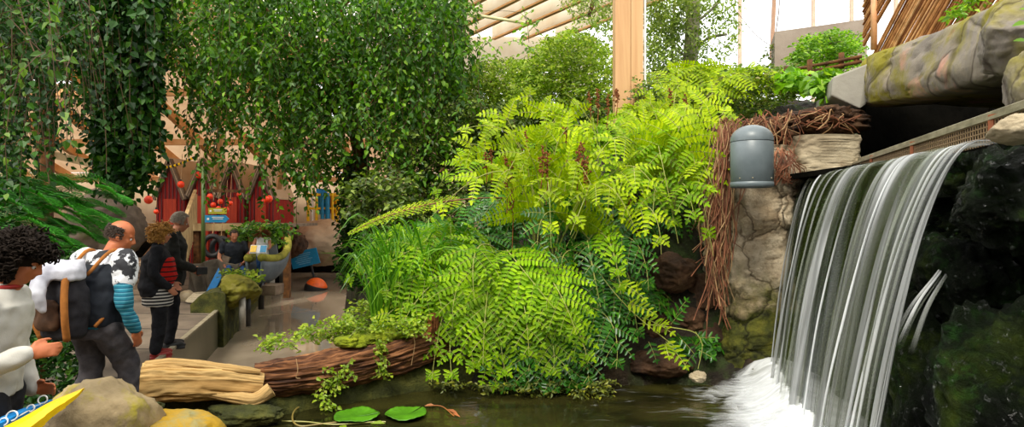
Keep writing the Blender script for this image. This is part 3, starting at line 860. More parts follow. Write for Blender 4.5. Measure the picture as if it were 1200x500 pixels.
# spray thrown sideways where the near edge of the fall strikes a ledge
for k in range(7):
    o_ = r.normal(0, .012, 3); q = bez([P(1126, 296, 2.72) + o_, P(1104, 326, 2.66) + o_, P(1082, 362, 2.6) + o_ * 1.5, P(1064, 408, 2.52) + o_ * 2], 30)
    w_ = np.linspace(.002, .011, 30)[:, None] * r.uniform(.6, 1.3); A = np.stack([q + [-1, 0, 0] * w_ * np.cos(a_) + np.array([0, 0, 1]) * w_ * .35 * np.sin(a_) for a_ in np.linspace(0, 2 * np.pi, 9)[:-1]], 1)
    f_ = np.zeros(A.shape); f_[:, :, 0] = (.5 * np.sin(np.linspace(0, np.pi, 30)) ** 1.5 * .06)[:, None]; f_[:, :, 1] = np.linspace(0, 1, 30)[:, None]; f_[:, :, 2] = k * 2.1
    MB().grid(A, closed_u=True).build('side_spray', M['thread'], wf, smooth=True, flow=f_.reshape(-1, 3))
# ---- foam on the pond round the foot
M['foam'] = None
m, nt, out = new_mat('soft white foam'); M['foam'] = m
v = coords(nt, (1, 1, 1), 'flow')
spx = nt.nodes.new('ShaderNodeSeparateXYZ'); nt.links.new(v, spx.inputs[0])
vo = coords(nt, (1.0, 3.2, 1)); n = noise_n(nt, vo, 1.9, 6, .6, 1.4)
a1 = nt.nodes.new('ShaderNodeMath'); a1.operation = 'ADD'; nt.links.new(n, a1.inputs[0]); nt.links.new(spx.outputs['X'], a1.inputs[1])
al = nt.nodes.new('ShaderNodeMapRange'); al.inputs['From Min'].default_value = .56; al.inputs['From Max'].default_value = 1.15; nt.links.new(a1.outputs[0], al.inputs[0])
al.inputs['To Max'].default_value = .93
b = principled(nt, None, (.86, .88, .9), .6); tr = nt.nodes.new('ShaderNodeBsdfTransparent'); mf = nt.nodes.new('ShaderNodeMixShader')
nt.links.new(al.outputs[0], mf.inputs[0]); nt.links.new(tr.outputs[0], mf.inputs[1]); nt.links.new(b.outputs[0], mf.inputs[2]); nt.links.new(mf.outputs[0], out.inputs['Surface'])
fo = thing('foam', 'white foam and spray spreading over the pond at the foot of the waterfall', 'foam', (1.9, 4.2, POND), kind='stuff')
for k in range(5):
    xs = np.linspace(.3, 2.5, 90); ys_ = np.linspace(2.4, 5.2, 90); X, Y = np.meshgrid(xs, ys_)
    dist = np.abs(X - np.interp(Y, [2.4, 4.9], [1.45, 2.12]))
    near = np.where(X > np.interp(Y, [2.4, 4.9], [1.45, 2.12]), dist * .6, dist) 
    dens = .66 * np.exp(-(near / .34) ** 2) + .30 * np.exp(-near / .65) - .10 - k * .06
    dens -= smooth(np.abs(Y - 3.9), .9, 1.6) * .25
    bx = smooth(np.minimum(np.minimum(X - .3, 2.5 - X), np.minimum(Y - 2.4, 5.2 - Y)), 0, .15)
    dens = dens * bx - (1 - bx)
    Z = POND + .006 + k * .02 + (.035 * k) * np.exp(-(near / .2) ** 2)
    A = np.stack([X, Y, Z], -1); A[:, :, 2] += (fbm_arr(A.reshape(-1, 3), 5, 3, k).reshape(X.shape)) * .012
    f_ = np.stack([dens, X, Y], -1)
    MB().grid(A).build('foam_layer', M['foam'], fo, smooth=True, flow=f_.reshape(-1, 3))
# ================================================================ ferns
def frond_into(b, P0, P1, P2, plen, npair, hint=(0, -.75, .66), pl=.1, pw=.032, droop=.25, t0=.18, rng=None, gap=.030, mi_leaf=0, mi_stem=1, taper=.75, swp=.35):
    """royal fern frond: arching midrib P0-P1-P2, side leaflets (pinnae) that carry paired oblong blades"""
    rng = rng or RNG
    P0, P1, P2 = [np.asarray(q, float) for q in (P0, P1, P2)]
    t = np.linspace(0, 1, 24)[:, None]
    mid = 2 * P1 - .5 * P0 - .5 * P2
    C_ = (1 - t) ** 2 * P0 + 2 * t * (1 - t) * mid + t ** 2 * P2
    b.tube(C_, np.linspace(.0065, .0018, 24), 4, mi_stem, caps=False)
    T = nrm(np.gradient(C_, axis=0)); hint = nrm(np.array(hint, float) + rng.normal(0, .12, 3))
    LP, LD, LN, LL, LW = [], [], [], [], []
    for i in range(npair):
        f = t0 + (1 - t0) * (i + .5) / npair
        k = f * 23; a = int(min(k, 22)); fr = k - a
        p = C_[a] * (1 - fr) + C_[a + 1] * fr; tt = nrm(T[a] * (1 - fr) + T[a + 1] * fr)
        n = orth(hint[None], tt[None])[0]; s = np.cross(tt, n)
        g = (f - t0) / (1 - t0)
        ln = plen * (1 - g ** 1.6) ** .8 * (.78 + .22 * min(1, g * 4)) * rng.uniform(.9, 1.08)
        for sd in (-1, 1):
            d = nrm(s * sd * (1 - .25 * g) + tt * (swp + .5 * g) + n * rng.normal(0, .12))
            m = max(3, int(ln / gap)); q = (np.arange(m) + .7) / m
            ax = p + d * (q * ln)[:, None] + np.array([0, 0, -1.]) * (droop * ln * q ** 2)[:, None]
            axd = nrm(d + np.array([0, 0, -2.]) * (droop * q)[:, None])
            b.tube(np.vstack([p, ax[::max(1, m // 4)], ax[-1]]), .0018, 3, mi_stem, caps=False)
            s2 = nrm(np.cross(axd, np.broadcast_to(n, axd.shape)))
            n2 = nrm(np.cross(s2, axd)) 
            n2 *= np.sign(np.sum(n2 * n, -1, keepdims=True))
            for s3 in (-1, 1):
                dd = nrm(s2 * s3 + axd * .30 + rng.normal(0, .07, axd.shape))
                sz = pl * (1 - .62 * q ** 1.8) * (.72 + .28 * np.minimum(1, q * 5)) * rng.uniform(.9, 1.1, m) * (1 - .35 * g)
                LP.append(ax); LD.append(dd); LN.append(n2 + rng.normal(0, .1, n2.shape)); LL.append(sz); LW.append(np.full(m, pw) * (1 - .4 * q) * (1 - .2 * g))
            # blade at the tip
            LP.append(ax[-1:]); LD.append(axd[-1:]); LN.append(n2[-1:]); LL.append([pl * .5]); LW.append([pw * .7])
    b.leaves(np.concatenate(LP), np.concatenate(LD), np.concatenate(LN), np.concatenate(LL), np.concatenate(LW), mi_leaf, fold=.18, broad=.16, curl=.08, span=.6, w2=.42)


def pinna_into(b, P0, P2, rng, pl=.085, pw=.03, sag=.1, hint=(0, -.8, .6), gap=.040, mi_leaf=0, mi_stem=1):
    """one long side leaflet on its own stalk"""
    P0 = np.asarray(P0, float); P2 = np.asarray(P2, float); ln = np.linalg.norm(P2 - P0)
    m = int(ln / gap); q = (np.arange(m) + .5) / m
    P1 = (P0 + P2) / 2 + np.array([0, 0, sag * ln]); t = q[:, None]
    ax = (1 - t) ** 2 * P0 + 2 * t * (1 - t) * P1 + t ** 2 * P2; axd = nrm(np.gradient(ax, axis=0))
    b.tube(np.vstack([P0, ax]), .0026, 3, mi_stem, caps=False)
    n = orth(np.broadcast_to(np.array(hint, float), axd.shape), axd); s2 = np.cross(axd, n)
    for s3 in (-1, 1):
        dd = nrm(s2 * s3 + axd * .45 + rng.normal(0, .08, axd.shape))
        sz = pl * (1 - .65 * q ** 2) * (.7 + .3 * np.minimum(1, q * 5))
        b.leaves(ax, dd, n + rng.normal(0, .1, n.shape), sz, pw * (1 - .35 * q), mi_leaf, fold=.18, broad=.18, curl=.08, span=.56, w2=.42)
    b.leaves(ax[-1:], axd[-1:], n[-1:], pl * .5, pw * .7, mi_leaf)


fr_rng = np.random.default_rng(21)
def fern(label, root_px, fronds, kind='l_fern', group='royal ferns on the bank', spores=(), stemm='stem_y'):
    """fronds: (x0,y0,d0, x1,y1,d1, x2,y2,d2, pinna length, pairs, [face])"""
    ro = P(*root_px); f_ = thing('royal_fern', label, 'fern', ro, group)
    for k, fd in enumerate(fronds):
        mt = kind
        if isinstance(fd[-1], str):
            mt = fd[-1]; fd = fd[:-1]
        a, bb, c = P(*fd[0:3]), P(*fd[3:6]), P(*fd[6:9])
        b = MB(); hint = fd[11] if len(fd) > 11 else (0, -.8, .6)
        frond_into(b, a, bb, c, fd[9] * 1.22, max(5, int(fd[10] * .74)), hint, rng=fr_rng, pl=.088, pw=.031, t0=.15)
        b.build('frond', [M[mt], M[stemm]], f_)
    for (x, y, x2, y2, d) in spores:
        b = MB(); a, c = P(x, y, d), P(x2, y2, d - .05)
        b.tube(bez([a, (a + c) / 2 + [.01, 0, 0], c], 8), .004, 4)
        up = nrm(a - c); L_ = np.linalg.norm(a - c)
        nn = int(L_ * .55 / .006)
        for j in range(nn):
            q = a - up * (j * .006) + fr_rng.normal(0, .011, 3)
            b.ball(q, fr_rng.uniform(.006, .011), 4)
        b.build('spore_spike', M['fertile'], f_, label='rust brown spore spike')
    return f_

# tall fern in the middle of the bank: bright upper fronds
fern('tall bright fern at the middle of the bank with the highest upright fronds', (632, 360, 5.45), [
    (630, 330, 5.4, 650, 190, 5.3, 612, 104, 5.25, .40, 9, (0, -.9, .45)),
    (635, 330, 5.35, 700, 200, 5.25, 664, 110, 5.1, .26, 8, (.2, -.8, .6)),
    (625, 320, 5.4, 610, 175, 5.1, 532, 156, 4.9, .30, 8, (0, -.7, .7)),
    (625, 330, 5.35, 600, 205, 4.9, 498, 262, 4.7, .33, 8, (0, -.6, .75)),
    (640, 330, 5.35, 660, 195, 4.95, 700, 235, 4.7, .34, 8),
    (640, 330, 5.3, 625, 190, 4.9, 590, 215, 4.7, .30, 8),
    (632, 330, 5.2, 640, 210, 4.8, 646, 290, 4.55, .22, 8),
    (640, 320, 5.3, 690, 215, 4.9, 668, 275, 4.6, .28, 7),
    (650, 320, 5.3, 650, 180, 5.1, 690, 150, 5.0, .30, 8),
    (655, 330, 5.3, 715, 205, 5.0, 770, 225, 4.7, .32, 8),
    (645, 330, 5.3, 690, 220, 4.8, 742, 262, 4.55, .30, 8),
    (640, 330, 5.4, 575, 185, 5.1, 540, 195, 5.0, .26, 7),
    (650, 320, 5.3, 600, 150, 5.2, 575, 165, 5.1, .28, 7),
    (650, 330, 5.3, 740, 240, 4.85, 775, 298, 4.6, .24, 8),
    (650, 330, 5.3, 640, 145, 5.25, 655, 160, 5.1, .28, 7),
    (645, 330, 5.35, 668, 150, 5.2, 640, 158, 5.1, .26, 7),
    ], 'l_fern_y', spores=[(592, 182, 594, 250, 5.0), (600, 190, 600, 300, 5.05), (636, 172, 632, 235, 4.85), (641, 178, 640, 240, 4.9), (682, 168, 684, 225, 4.8), (678, 172, 676, 225, 4.85), (687, 185, 686, 240, 4.8), (569, 180, 570, 215, 5.0), (575, 176, 576, 215, 5.0), (616, 155, 618, 200, 5.1), (662, 150, 664, 190, 5.1), (738, 228, 736, 270, 4.9)])
# right upper fern group
fern('bright fern between the wooden post and the grey lamp with a long straight midrib', (790, 262, 5.5), [
    (783, 225, 5.3, 792, 165, 5.0, 806, 122, 5.1, .36, 9, (0, -.9, .4)),
    (790, 240, 5.4, 800, 150, 5.1, 836, 300, 4.75, .30, 10, (.1, -.9, .3), 'l_fern'),
    (780, 235, 5.4, 770, 165, 5.1, 795, 285, 4.75, .25, 9, (0, -.9, .35), 'l_fern'),
    (785, 240, 5.4, 740, 165, 5.1, 700, 185, 4.9, .30, 8),
    (790, 240, 5.4, 760, 150, 5.25, 730, 150, 5.2, .28, 8),
    (790, 240, 5.4, 815, 190, 5.0, 838, 230, 4.8, .26, 8),
    (785, 240, 5.4, 830, 150, 5.3, 858, 138, 5.25, .26, 8),
    (780, 250, 5.4, 745, 200, 5.0, 722, 240, 4.75, .27, 8),
    (780, 250, 5.3, 770, 215, 4.9, 765, 262, 4.7, .24, 8, (0, -.85, .5), 'l_fern'),
    (790, 250, 5.3, 800, 215, 4.9, 815, 260, 4.7, .26, 8, (0, -.85, .5), 'l_fern'),
    (790, 240, 5.5, 820, 130, 5.6, 850, 112, 5.7, .26, 8),
    (780, 240, 5.6, 770, 140, 5.7, 752, 122, 5.7, .26, 8),
    (790, 240, 5.6, 790, 120, 5.8, 805, 105, 5.9, .28, 8)], 'l_fern_y', spores=[(785, 105, 786, 140, 5.8), (804, 112, 803, 140, 5.8), (690, 108, 692, 150, 5.6), (700, 104, 700, 148, 5.6), (712, 112, 711, 150, 5.6), (723, 105, 722, 135, 5.5)])
# lower centre: broad overlapping fronds hanging to the water
fern('broad bright fern hanging low over the pond at the centre of the bank', (590, 360, 5.2), [
    (585, 300, 5.2, 572, 340, 4.75, 566, 428, 4.55, .30, 11, (0, -.95, .3)),
    (600, 300, 5.2, 640, 320, 4.75, 676, 392, 4.5, .34, 11, (.05, -.95, .35)),
    (590, 310, 5.2, 610, 340, 4.7, 620, 418, 4.5, .30, 10, (0, -.95, .35)),
    (600, 300, 5.2, 600, 300, 4.8, 650, 362, 4.55, .32, 10, (0, -.9, .45)),
    (600, 320, 5.2, 655, 350, 4.85, 690, 425, 4.65, .28, 10, (.05, -.95, .35)),
    (590, 320, 5.2, 585, 370, 4.85, 592, 440, 4.65, .28, 10, (0, -.95, .35)),
    (600, 330, 5.2, 640, 380, 4.8, 648, 436, 4.6, .27, 10, (0, -.95, .35)),
    (590, 300, 5.2, 560, 290, 4.8, 556, 352, 4.6, .30, 9, (0, -.9, .45), 'l_fern'),
    (590, 310, 5.2, 545, 320, 4.8, 530, 385, 4.65, .28, 9, (0, -.9, .4), 'l_fern'),
    ], 'l_fern')
fern('darker fern left of centre, its fronds curving down beside the log end', (545, 350, 5.3), [
    (560, 330, 5.3, 548, 350, 4.95, 556, 436, 4.75, .27, 10, (-.1, -.95, .3)),
    (550, 330, 5.3, 525, 350, 5.0, 505, 452, 4.72, .24, 10, (-.2, -.9, .35), 'l_fern'),
    (550, 330, 5.3, 530, 370, 4.95, 530, 448, 4.72, .22, 9, (0, -.9, .4)),
    (550, 320, 5.3, 505, 290, 5.0, 452, 312, 4.9, .27, 9, (0, -.8, .6), 'l_fern'),
    (550, 320, 5.3, 500, 320, 5.0, 448, 345, 4.9, .24, 9, (0, -.8, .6), 'l_fern'),
    (550, 320, 5.3, 510, 330, 4.95, 470, 382, 4.8, .24, 9, (0, -.85, .5), 'l_fern'),
    (550, 320, 5.3, 520, 280, 5.1, 490, 290, 5.0, .26, 9, (0, -.8, .6), 'l_fern'),
    (550, 330, 5.3, 560, 390, 4.9, 585, 455, 4.7, .22, 9, (0, -.9, .4)),
    (550, 320, 5.3, 480, 350, 5.0, 440, 385, 4.9, .20, 8, (0, -.85, .5), 'l_fern_y'),
    ], 'l_fern')
fern('deep green glossy fern low at the water right of the centre fern', (650, 390, 5.2), [
    (650, 360, 5.2, 640, 400, 4.85, 646, 456, 4.65, .30, 9, (0, -.95, .35)),
    (650, 370, 5.2, 600, 400, 4.85, 596, 456, 4.7, .26, 9, (0, -.95, .35)),
    (655, 370, 5.2, 680, 395, 4.85, 690, 450, 4.7, .26, 9, (0, -.95, .35)),
    (655, 360, 5.2, 710, 370, 4.9, 722, 432, 4.75, .25, 9, (.1, -.9, .4)),
    (655, 350, 5.3, 720, 330, 5.0, 748, 400, 4.85, .24, 9, (.1, -.9, .4)),
    (650, 360, 5.2, 625, 410, 4.8, 620, 452, 4.7, .22, 8, (0, -.9, .4)),
    (655, 370, 5.2, 662, 410, 4.8, 672, 452, 4.7, .22, 8, (0, -.9, .4)),
    ], 'l_fern_d')
fern('fern with separate hanging fronds like feathers right of the centre fern', (690, 320, 5.3), [
    (690, 300, 5.2, 660, 300, 4.9, 668, 358, 4.75, .11, 9, (0, -.95, .3)),
    (690, 290, 5.2, 690, 290, 4.85, 704, 360, 4.7, .12, 10, (0, -.95, .3)),
    (690, 280, 5.2, 712, 280, 4.8, 728, 345, 4.65, .12, 10, (0, -.95, .3), 'l_fern'),
    (690, 280, 5.2, 640, 250, 4.9, 632, 330, 4.8, .20, 9, (0, -.95, .3)),
    (690, 290, 5.2, 740, 280, 4.9, 760, 340, 4.8, .18, 9, (0, -.9, .4)),
    (690, 290, 5.2, 730, 310, 5.0, 742, 372, 4.9, .2, 9, (0, -.9, .4)),
    (690, 300, 5.2, 700, 350, 5.0, 700, 410, 4.9, .24, 9, (0, -.9, .4)),
    ], 'l_fern_d')
# the long yellow frond tips reaching over the water at the right
yf = thing('royal_fern', 'thin arching fern frond with yellow green drooping leaflets reaching over the pond at the right', 'fern', P(700, 330, 5.1), 'royal ferns on the bank')
b = MB(); b.tube(bez([P(695, 310, 5.0), P(722, 345, 4.8), P(752, 375, 4.7), P(790, 405, 4.65)], 24), .0035, 4, 1, caps=False)
for (x0, y0, x2, y2) in ((726, 330, 757, 352), (735, 355, 768, 368), (752, 372, 790, 392), (780, 400, 806, 432), (745, 342, 752, 330), (765, 384, 782, 380), (779, 402, 784, 420)):
    pinna_into(b, P(x0, y0, 4.75), P(x2, y2, 4.6), fr_rng, pl=.085, pw=.026)
b.build('frond', [M['l_fern_y'], M['stem_y']], yf)
b = MB(); b.tube(bez([P(742, 378, 5.0), P(790, 384, 4.9), P(815, 390, 4.9), P(824, 405, 4.9)], 20), .004, 4, 1, caps=False)
b.tube(bez([P(815, 388, 4.9), P(823, 405, 4.9), P(818, 432, 4.9)], 12), .003, 4, 1, caps=False)
for (x0, y0, x2, y2) in ((796, 395, 816, 418), (820, 396, 842, 396), (790, 372, 806, 350), (786, 380, 802, 362), (812, 415, 800, 432), (818, 410, 836, 420), (760, 400, 770, 425)):
    pinna_into(b, P(x0, y0, 4.95), P(x2, y2, 4.88), fr_rng, pl=.075, pw=.024)
b.build('frond', [M['l_fern_d'], M['stem_y']], yf, label='deep green lower frond')

# long reddish branch reaching left over the grass
br = thing('royal_fern', 'long thin fern frond stretching left above the grass clump', 'fern', P(600, 240, 5.3), 'royal ferns on the bank')
b = MB(); frond_into(b, P(600, 232, 5.2), P(500, 240, 4.95), P(408, 274, 4.8), .085, 22, (0, -.6, .8), pl=.045, pw=.016, rng=fr_rng, gap=.020, t0=.3, droop=.1)
b.build('frond', [M['l_fern_y'], M['root']], br)

# filling ferns between the named ones; deep green leaves paint shade into the gaps
def fill_fern(label, x, y, d, n, L_, kind, spread=1.0, tall=.5):
    ro = P(x, y, d); f_ = thing('royal_fern', label, 'fern', ro, 'royal ferns on the bank')
    for k in range(n):
        a = fr_rng.uniform(math.pi * .95, math.pi * 2.05); out = np.array([math.cos(a), math.sin(a) * .6, 0])
        LL = L_ * fr_rng.uniform(.7, 1.1)
        p1 = ro + out * LL * .45 * spread + [0, 0, LL * tall]; p2 = ro + out * LL * .95 * spread + [0, 0, LL * (tall - fr_rng.uniform(.25, .7))]
        b = MB(); frond_into(b, ro, p1, p2, LL * .36, 6, (out[0] * .3, -.6, .8), rng=fr_rng, pl=.088, pw=.031)
        b.build('frond', [M[kind], M['stem']], f_)

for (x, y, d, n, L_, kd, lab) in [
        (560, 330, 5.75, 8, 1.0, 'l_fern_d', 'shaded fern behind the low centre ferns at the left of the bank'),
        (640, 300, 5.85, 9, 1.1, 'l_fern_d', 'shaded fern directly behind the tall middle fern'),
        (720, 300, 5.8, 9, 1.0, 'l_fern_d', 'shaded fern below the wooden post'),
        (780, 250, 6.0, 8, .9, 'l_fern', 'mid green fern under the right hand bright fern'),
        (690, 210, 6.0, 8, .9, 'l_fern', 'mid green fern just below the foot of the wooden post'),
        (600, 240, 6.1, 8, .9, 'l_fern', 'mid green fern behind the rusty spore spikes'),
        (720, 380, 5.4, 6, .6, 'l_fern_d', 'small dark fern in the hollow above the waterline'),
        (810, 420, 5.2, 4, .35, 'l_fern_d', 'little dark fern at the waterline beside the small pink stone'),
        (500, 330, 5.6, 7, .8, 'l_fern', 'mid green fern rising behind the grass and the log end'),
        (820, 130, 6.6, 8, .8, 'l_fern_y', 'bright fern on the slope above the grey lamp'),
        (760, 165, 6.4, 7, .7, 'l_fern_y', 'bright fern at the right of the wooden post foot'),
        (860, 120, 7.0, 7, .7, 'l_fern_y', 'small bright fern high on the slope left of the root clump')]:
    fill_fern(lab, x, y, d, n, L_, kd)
# ================================================================ trees, shrubs, grass
pr = np.random.default_rng(77)

def foliage(b, poly, n, d0, d1, size, per=10, hang=.5, spread=.16, up=.35, mi=0, seedr=None, wr=.6, xwind=0):
    """n leafy twigs whose middles lie in a volume; each twig is a short drooping shoot with leaves on both sides"""
    r = seedr or pr
    q = sample_poly(poly, n, r); d = r.uniform(d0, d1, n)
    c = unproj(q[:, 0], q[:, 1], d)
    ang = r.uniform(0, 2 * np.pi, n)
    dr = nrm(np.stack([np.cos(ang), np.sin(ang) * .8, -hang * r.uniform(.3, 1.8, n)], -1))
    k = np.linspace(0, 1, per)[None, :, None]
    ax = c[:, None] + dr[:, None] * spread * (k - .5) * 2 + np.array([0, 0, -1.]) * (spread * .5 * hang * k ** 2)
    side = nrm(np.cross(dr, [0, 0, 1.0]) + r.normal(0, .2, dr.shape))
    sg = np.where(np.arange(per) % 2 == 0, 1, -1)[None, :, None]
    D = nrm(side[:, None] * sg + dr[:, None] * .7 + np.array([0, 0, -hang * .5]) + r.normal(0, .35, ax.shape))
    N = nrm(np.array([0, -.45, up + .5]) + r.normal(0, .45, ax.shape))
    L_ = size * r.uniform(.65, 1.25, (n, per))
    b.leaves(ax.reshape(-1, 3), D.reshape(-1, 3), N.reshape(-1, 3), L_.ravel(), L_.ravel() * wr, mi, fold=.3, broad=.38, curl=.2)
    return c, dr, ax

def twig_tubes(b, ax, step=3, r_=.0025, mi=0):
    for a in ax[::step]:
        b.tube(a[::3] if len(a) > 6 else a, r_, 3, mi, caps=False)

def strands(b, bt, starts, length, size, gap, rng, lean=(0, 0), wr=.62, mi=0, curlr=.12, rr=.003, face=(0, -.6, .6)):
    """long drooping shoots with leaves all along"""
    for s_, L_ in zip(starts, length):
        a = rng.uniform(0, 2 * np.pi); o = np.array([math.cos(a) * curlr + lean[0], math.sin(a) * curlr + lean[1], 0])
        ctrl = [s_, s_ + o * L_ * .9 + [0, 0, -L_ * .22], s_ + o * L_ * 1.25 + [0, 0, -L_ * .6], s_ + o * L_ * 1.3 + rng.normal(0, .04, 3) + [0, 0, -L_]]
        m = max(5, int(L_ / gap)); ax = bez(ctrl, m)
        bt.tube(ax[::3], rr, 3, 0, caps=False)
        T = nrm(np.gradient(ax, axis=0)); side = nrm(rng.normal(0, 1, ax.shape)); side = orth(side, T)
        D = nrm(side + T * .6 + rng.normal(0, .2, ax.shape) + [0, 0, -.35])
        N = nrm(np.array(face) + rng.normal(0, .4, ax.shape))
        l_ = size * rng.uniform(.6, 1.2, m)
        b.leaves(ax, D, N, l_, l_ * wr, mi, fold=.3, broad=.36, curl=.2)

# ---- weeping fig
fg = thing('weeping_fig_tree', 'big weeping fig tree with glossy drooping leaves over the canal', 'tree', P(440, 320, 8.6))
tk = MB()
path = bez([P(447, 330, 8.7), P(441, 270, 8.6), P(428, 215, 8.4), P(418, 165, 8.3), P(404, 110, 8.2), P(398, 40, 8.2), P(400, -60, 8.2)], 40)
tk.tube(path, np.linspace(.12, .05, 40), 14); tk.build('trunk', M['trunk'], fg, smooth=True)
for pts, r_ in (([P(428, 215, 8.4), P(455, 180, 8.2), P(480, 150, 8.0), P(500, 100, 7.9)], .03), ([P(418, 165, 8.3), P(380, 120, 8.1), P(330, 90, 7.9), P(280, 40, 7.8)], .032),
                ([P(404, 110, 8.2), P(440, 60, 8), P(480, 0, 7.9)], .03), ([P(425, 205, 8.4), P(450, 214, 8.1), P(470, 240, 8.0)], .02), ([P(435, 240, 8.5), P(460, 250, 8.2), P(474, 290, 8.1)], .02),
                ([P(421, 160, 8.2), P(436, 155, 7.9), P(452, 160, 7.8)], .012), ([P(410, 120, 8.2), P(350, 60, 8.0), P(290, -20, 7.8)], .03)):
    MB().tube(bez(pts, 18), np.linspace(r_, r_ * .4, 18), 7).build('branch', M['trunk'], fg, smooth=True)
lf = MB(); tw = MB()
crown = [(205, -40), (545, -40), (548, 110), (540, 190), (500, 225), (460, 190), (430, 150), (400, 150), (385, 210), (345, 215), (330, 190), (290, 150), (230, 120), (200, 60)]
c_, d_, ax = foliage(lf, crown, 1500, 6.6, 9.0, .075, 10, .8, .2)
twig_tubes(tw, ax, 2)
core = [(250, -40), (540, -40), (540, 120), (470, 190), (430, 140), (390, 150), (330, 130), (270, 60)]
foliage(lf, core, 1100, 7.4, 9.4, .085, 10, .8, .22)
q = sample_poly([(200, -30), (345, -30), (345, 110), (290, 130), (215, 70)], 90); st = unproj(q[:, 0], q[:, 1], pr.uniform(6.6, 8.2, 90))
strands(lf, tw, st, pr.uniform(.7, 1.35, 90), .075, .035, pr, lean=(-.08, 0))
q = sample_poly([(330, 60), (430, 60), (430, 140), (350, 140)], 46); st = unproj(q[:, 0], q[:, 1], pr.uniform(6.8, 8.2, 46))
strands(lf, tw, st, pr.uniform(.7, 1.15, 46), .072, .035, pr)
q = sample_poly([(430, -20), (540, -20), (545, 80), (470, 90)], 70); st = unproj(q[:, 0], q[:, 1], pr.uniform(6.6, 7.8, 70))
strands(lf, tw, st, pr.uniform(.6, 1.2, 70), .075, .034, pr, lean=(.08, 0))
q = sample_poly([(240, 150), (330, 150), (370, 215), (330, 235), (250, 215)], 26); st = unproj(q[:, 0], q[:, 1], pr.uniform(7, 8.2, 26))
strands(lf, tw, st, pr.uniform(.25, .5, 26), .072, .04, pr)
lf.build('foliage', M['l_fig'], fg, kind='stuff'); tw.build('twigs', M['stem_b'], fg, kind='stuff')
print('fig done')

# ---- ivy hugging the lower trunk and the canal corner
iv = thing('ivy_climber', 'dark ivy wrapped round the trunk foot at the right bank of the canal', 'ivy', P(412, 300, 8.2))
MB().tube(bez([P(414, 330, 8.9), P(410, 250, 8.9), P(413, 190, 8.9)], 10), .13, 10).build('stem', M['trunk'], iv, smooth=True)
lf = MB(); foliage(lf, [(398, 180), (432, 180), (436, 290), (420, 335), (398, 330)], 420, 8.1, 8.8, .075, 7, .4, .09); lf.build('foliage', M['l_ivy'], iv, kind='stuff')

# ---- ivy column at the left
ic = thing('ivy_climber', 'thick column wrapped in hanging dark ivy between the thin vines and the fig', 'ivy', P(143, 215, 6.9))
MB().tube([P(148, 212, 7.0), P(148, -80, 7.0)], .17, 14).build('post', M['trunk'], ic, smooth=True)
lf = MB(); tw = MB()
foliage(lf, [(98, -40), (190, -40), (184, 120), (176, 200), (150, 222), (118, 210), (108, 120), (100, 40)], 1050, 6.35, 7.1, .082, 7, .9, .14, wr=.85)
q = sample_poly([(100, -40), (188, -40), (180, 60), (105, 60)], 60); st = unproj(q[:, 0], q[:, 1], pr.uniform(6.2, 6.8, 60))
strands(lf, tw, st, pr.uniform(.7, 1.5, 60), .092, .05, pr, wr=.85, curlr=.05)
q = sample_poly([(110, 90), (178, 90), (172, 140), (115, 140)], 40); st = unproj(q[:, 0], q[:, 1], pr.uniform(6.2, 6.8, 40))
strands(lf, tw, st, pr.uniform(.4, .75, 40), .085, .045, pr, wr=.8, curlr=.05)
lf.build('foliage', M['l_ivy'], ic, kind='stuff'); tw.build('stems', M['stem_b'], ic, kind='stuff')

# ---- thin vines at the far left
vn = thing('hanging_vine', 'curtain of thin vines and mixed leaves hanging at the left edge', 'vine', P(40, 260, 5.6))
lf = MB(); tw = MB()
q = sample_poly([(-30, -60), (104, -60), (104, 30), (-30, 60)], 95); st = unproj(q[:, 0], q[:, 1], pr.uniform(4.8, 6.6, 95))
strands(lf, tw, st, pr.uniform(.5, 1.5, 95), .060, .045, pr, wr=.72, curlr=.2)
q = sample_poly([(-10, 60), (100, 80), (100, 130), (-10, 150)], 40); st = unproj(q[:, 0], q[:, 1], pr.uniform(5, 6.4, 40))
strands(lf, tw, st, pr.uniform(.3, .8, 40), .058, .042, pr, wr=.72, curlr=.2)
foliage(lf, [(-20, -20), (60, -20), (34, 120), (20, 260), (-20, 260)], 300, 5, 6.2, .058, 8, .5, .14, wr=.7)
lf.build('foliage', M['l_ivy'], vn, kind='stuff')
lf = MB()
q = sample_poly([(-20, -30), (110, -30), (110, 60), (-20, 90)], 26); st = unproj(q[:, 0], q[:, 1], pr.uniform(4.3, 5.6, 26))
strands(lf, tw, st, pr.uniform(.4, 1.3, 26), .07, .06, pr, wr=.7, curlr=.35)
lf.build('young_leaves', M['l_vine'], vn)
for pts in ([P(18, -10, 4.8), P(40, 60, 4.8), P(64, 70, 4.8), P(82, 74, 4.8)], [P(10, 20, 4.8), P(48, 60, 4.9), P(70, 72, 5)], [P(12, -20, 5), P(14, 60, 5), P(10, 150, 5)], [P(30, 60, 5), P(46, 130, 5), P(58, 215, 5)], [P(104, -5, 5.8), P(109, 60, 5.8)]):
    tw.tube(bez(pts, 16), .0045, 5, caps=False)
tw.build('stems', M['stem_b'], vn, kind='stuff')
# dark leafy mass behind, upper left
tr = thing('background_tree', 'very dark leafy tree filling the top left corner behind the vines', 'tree', P(60, 200, 9.5))
MB().tube(bez([P(50, 382, 9.6), P(56, 60, 9.6), P(60, -80, 9.6)], 10), .12, 8).build('trunk', M['trunk'], tr)
lf = MB(); foliage(lf, [(-60, -80), (210, -80), (200, 40), (110, 72), (60, 80), (-60, 88)], 1500, 8.8, 10.2, .12, 9, .5, .26, wr=.7); lf.build('foliage', M['l_ivy'], tr, kind='stuff')

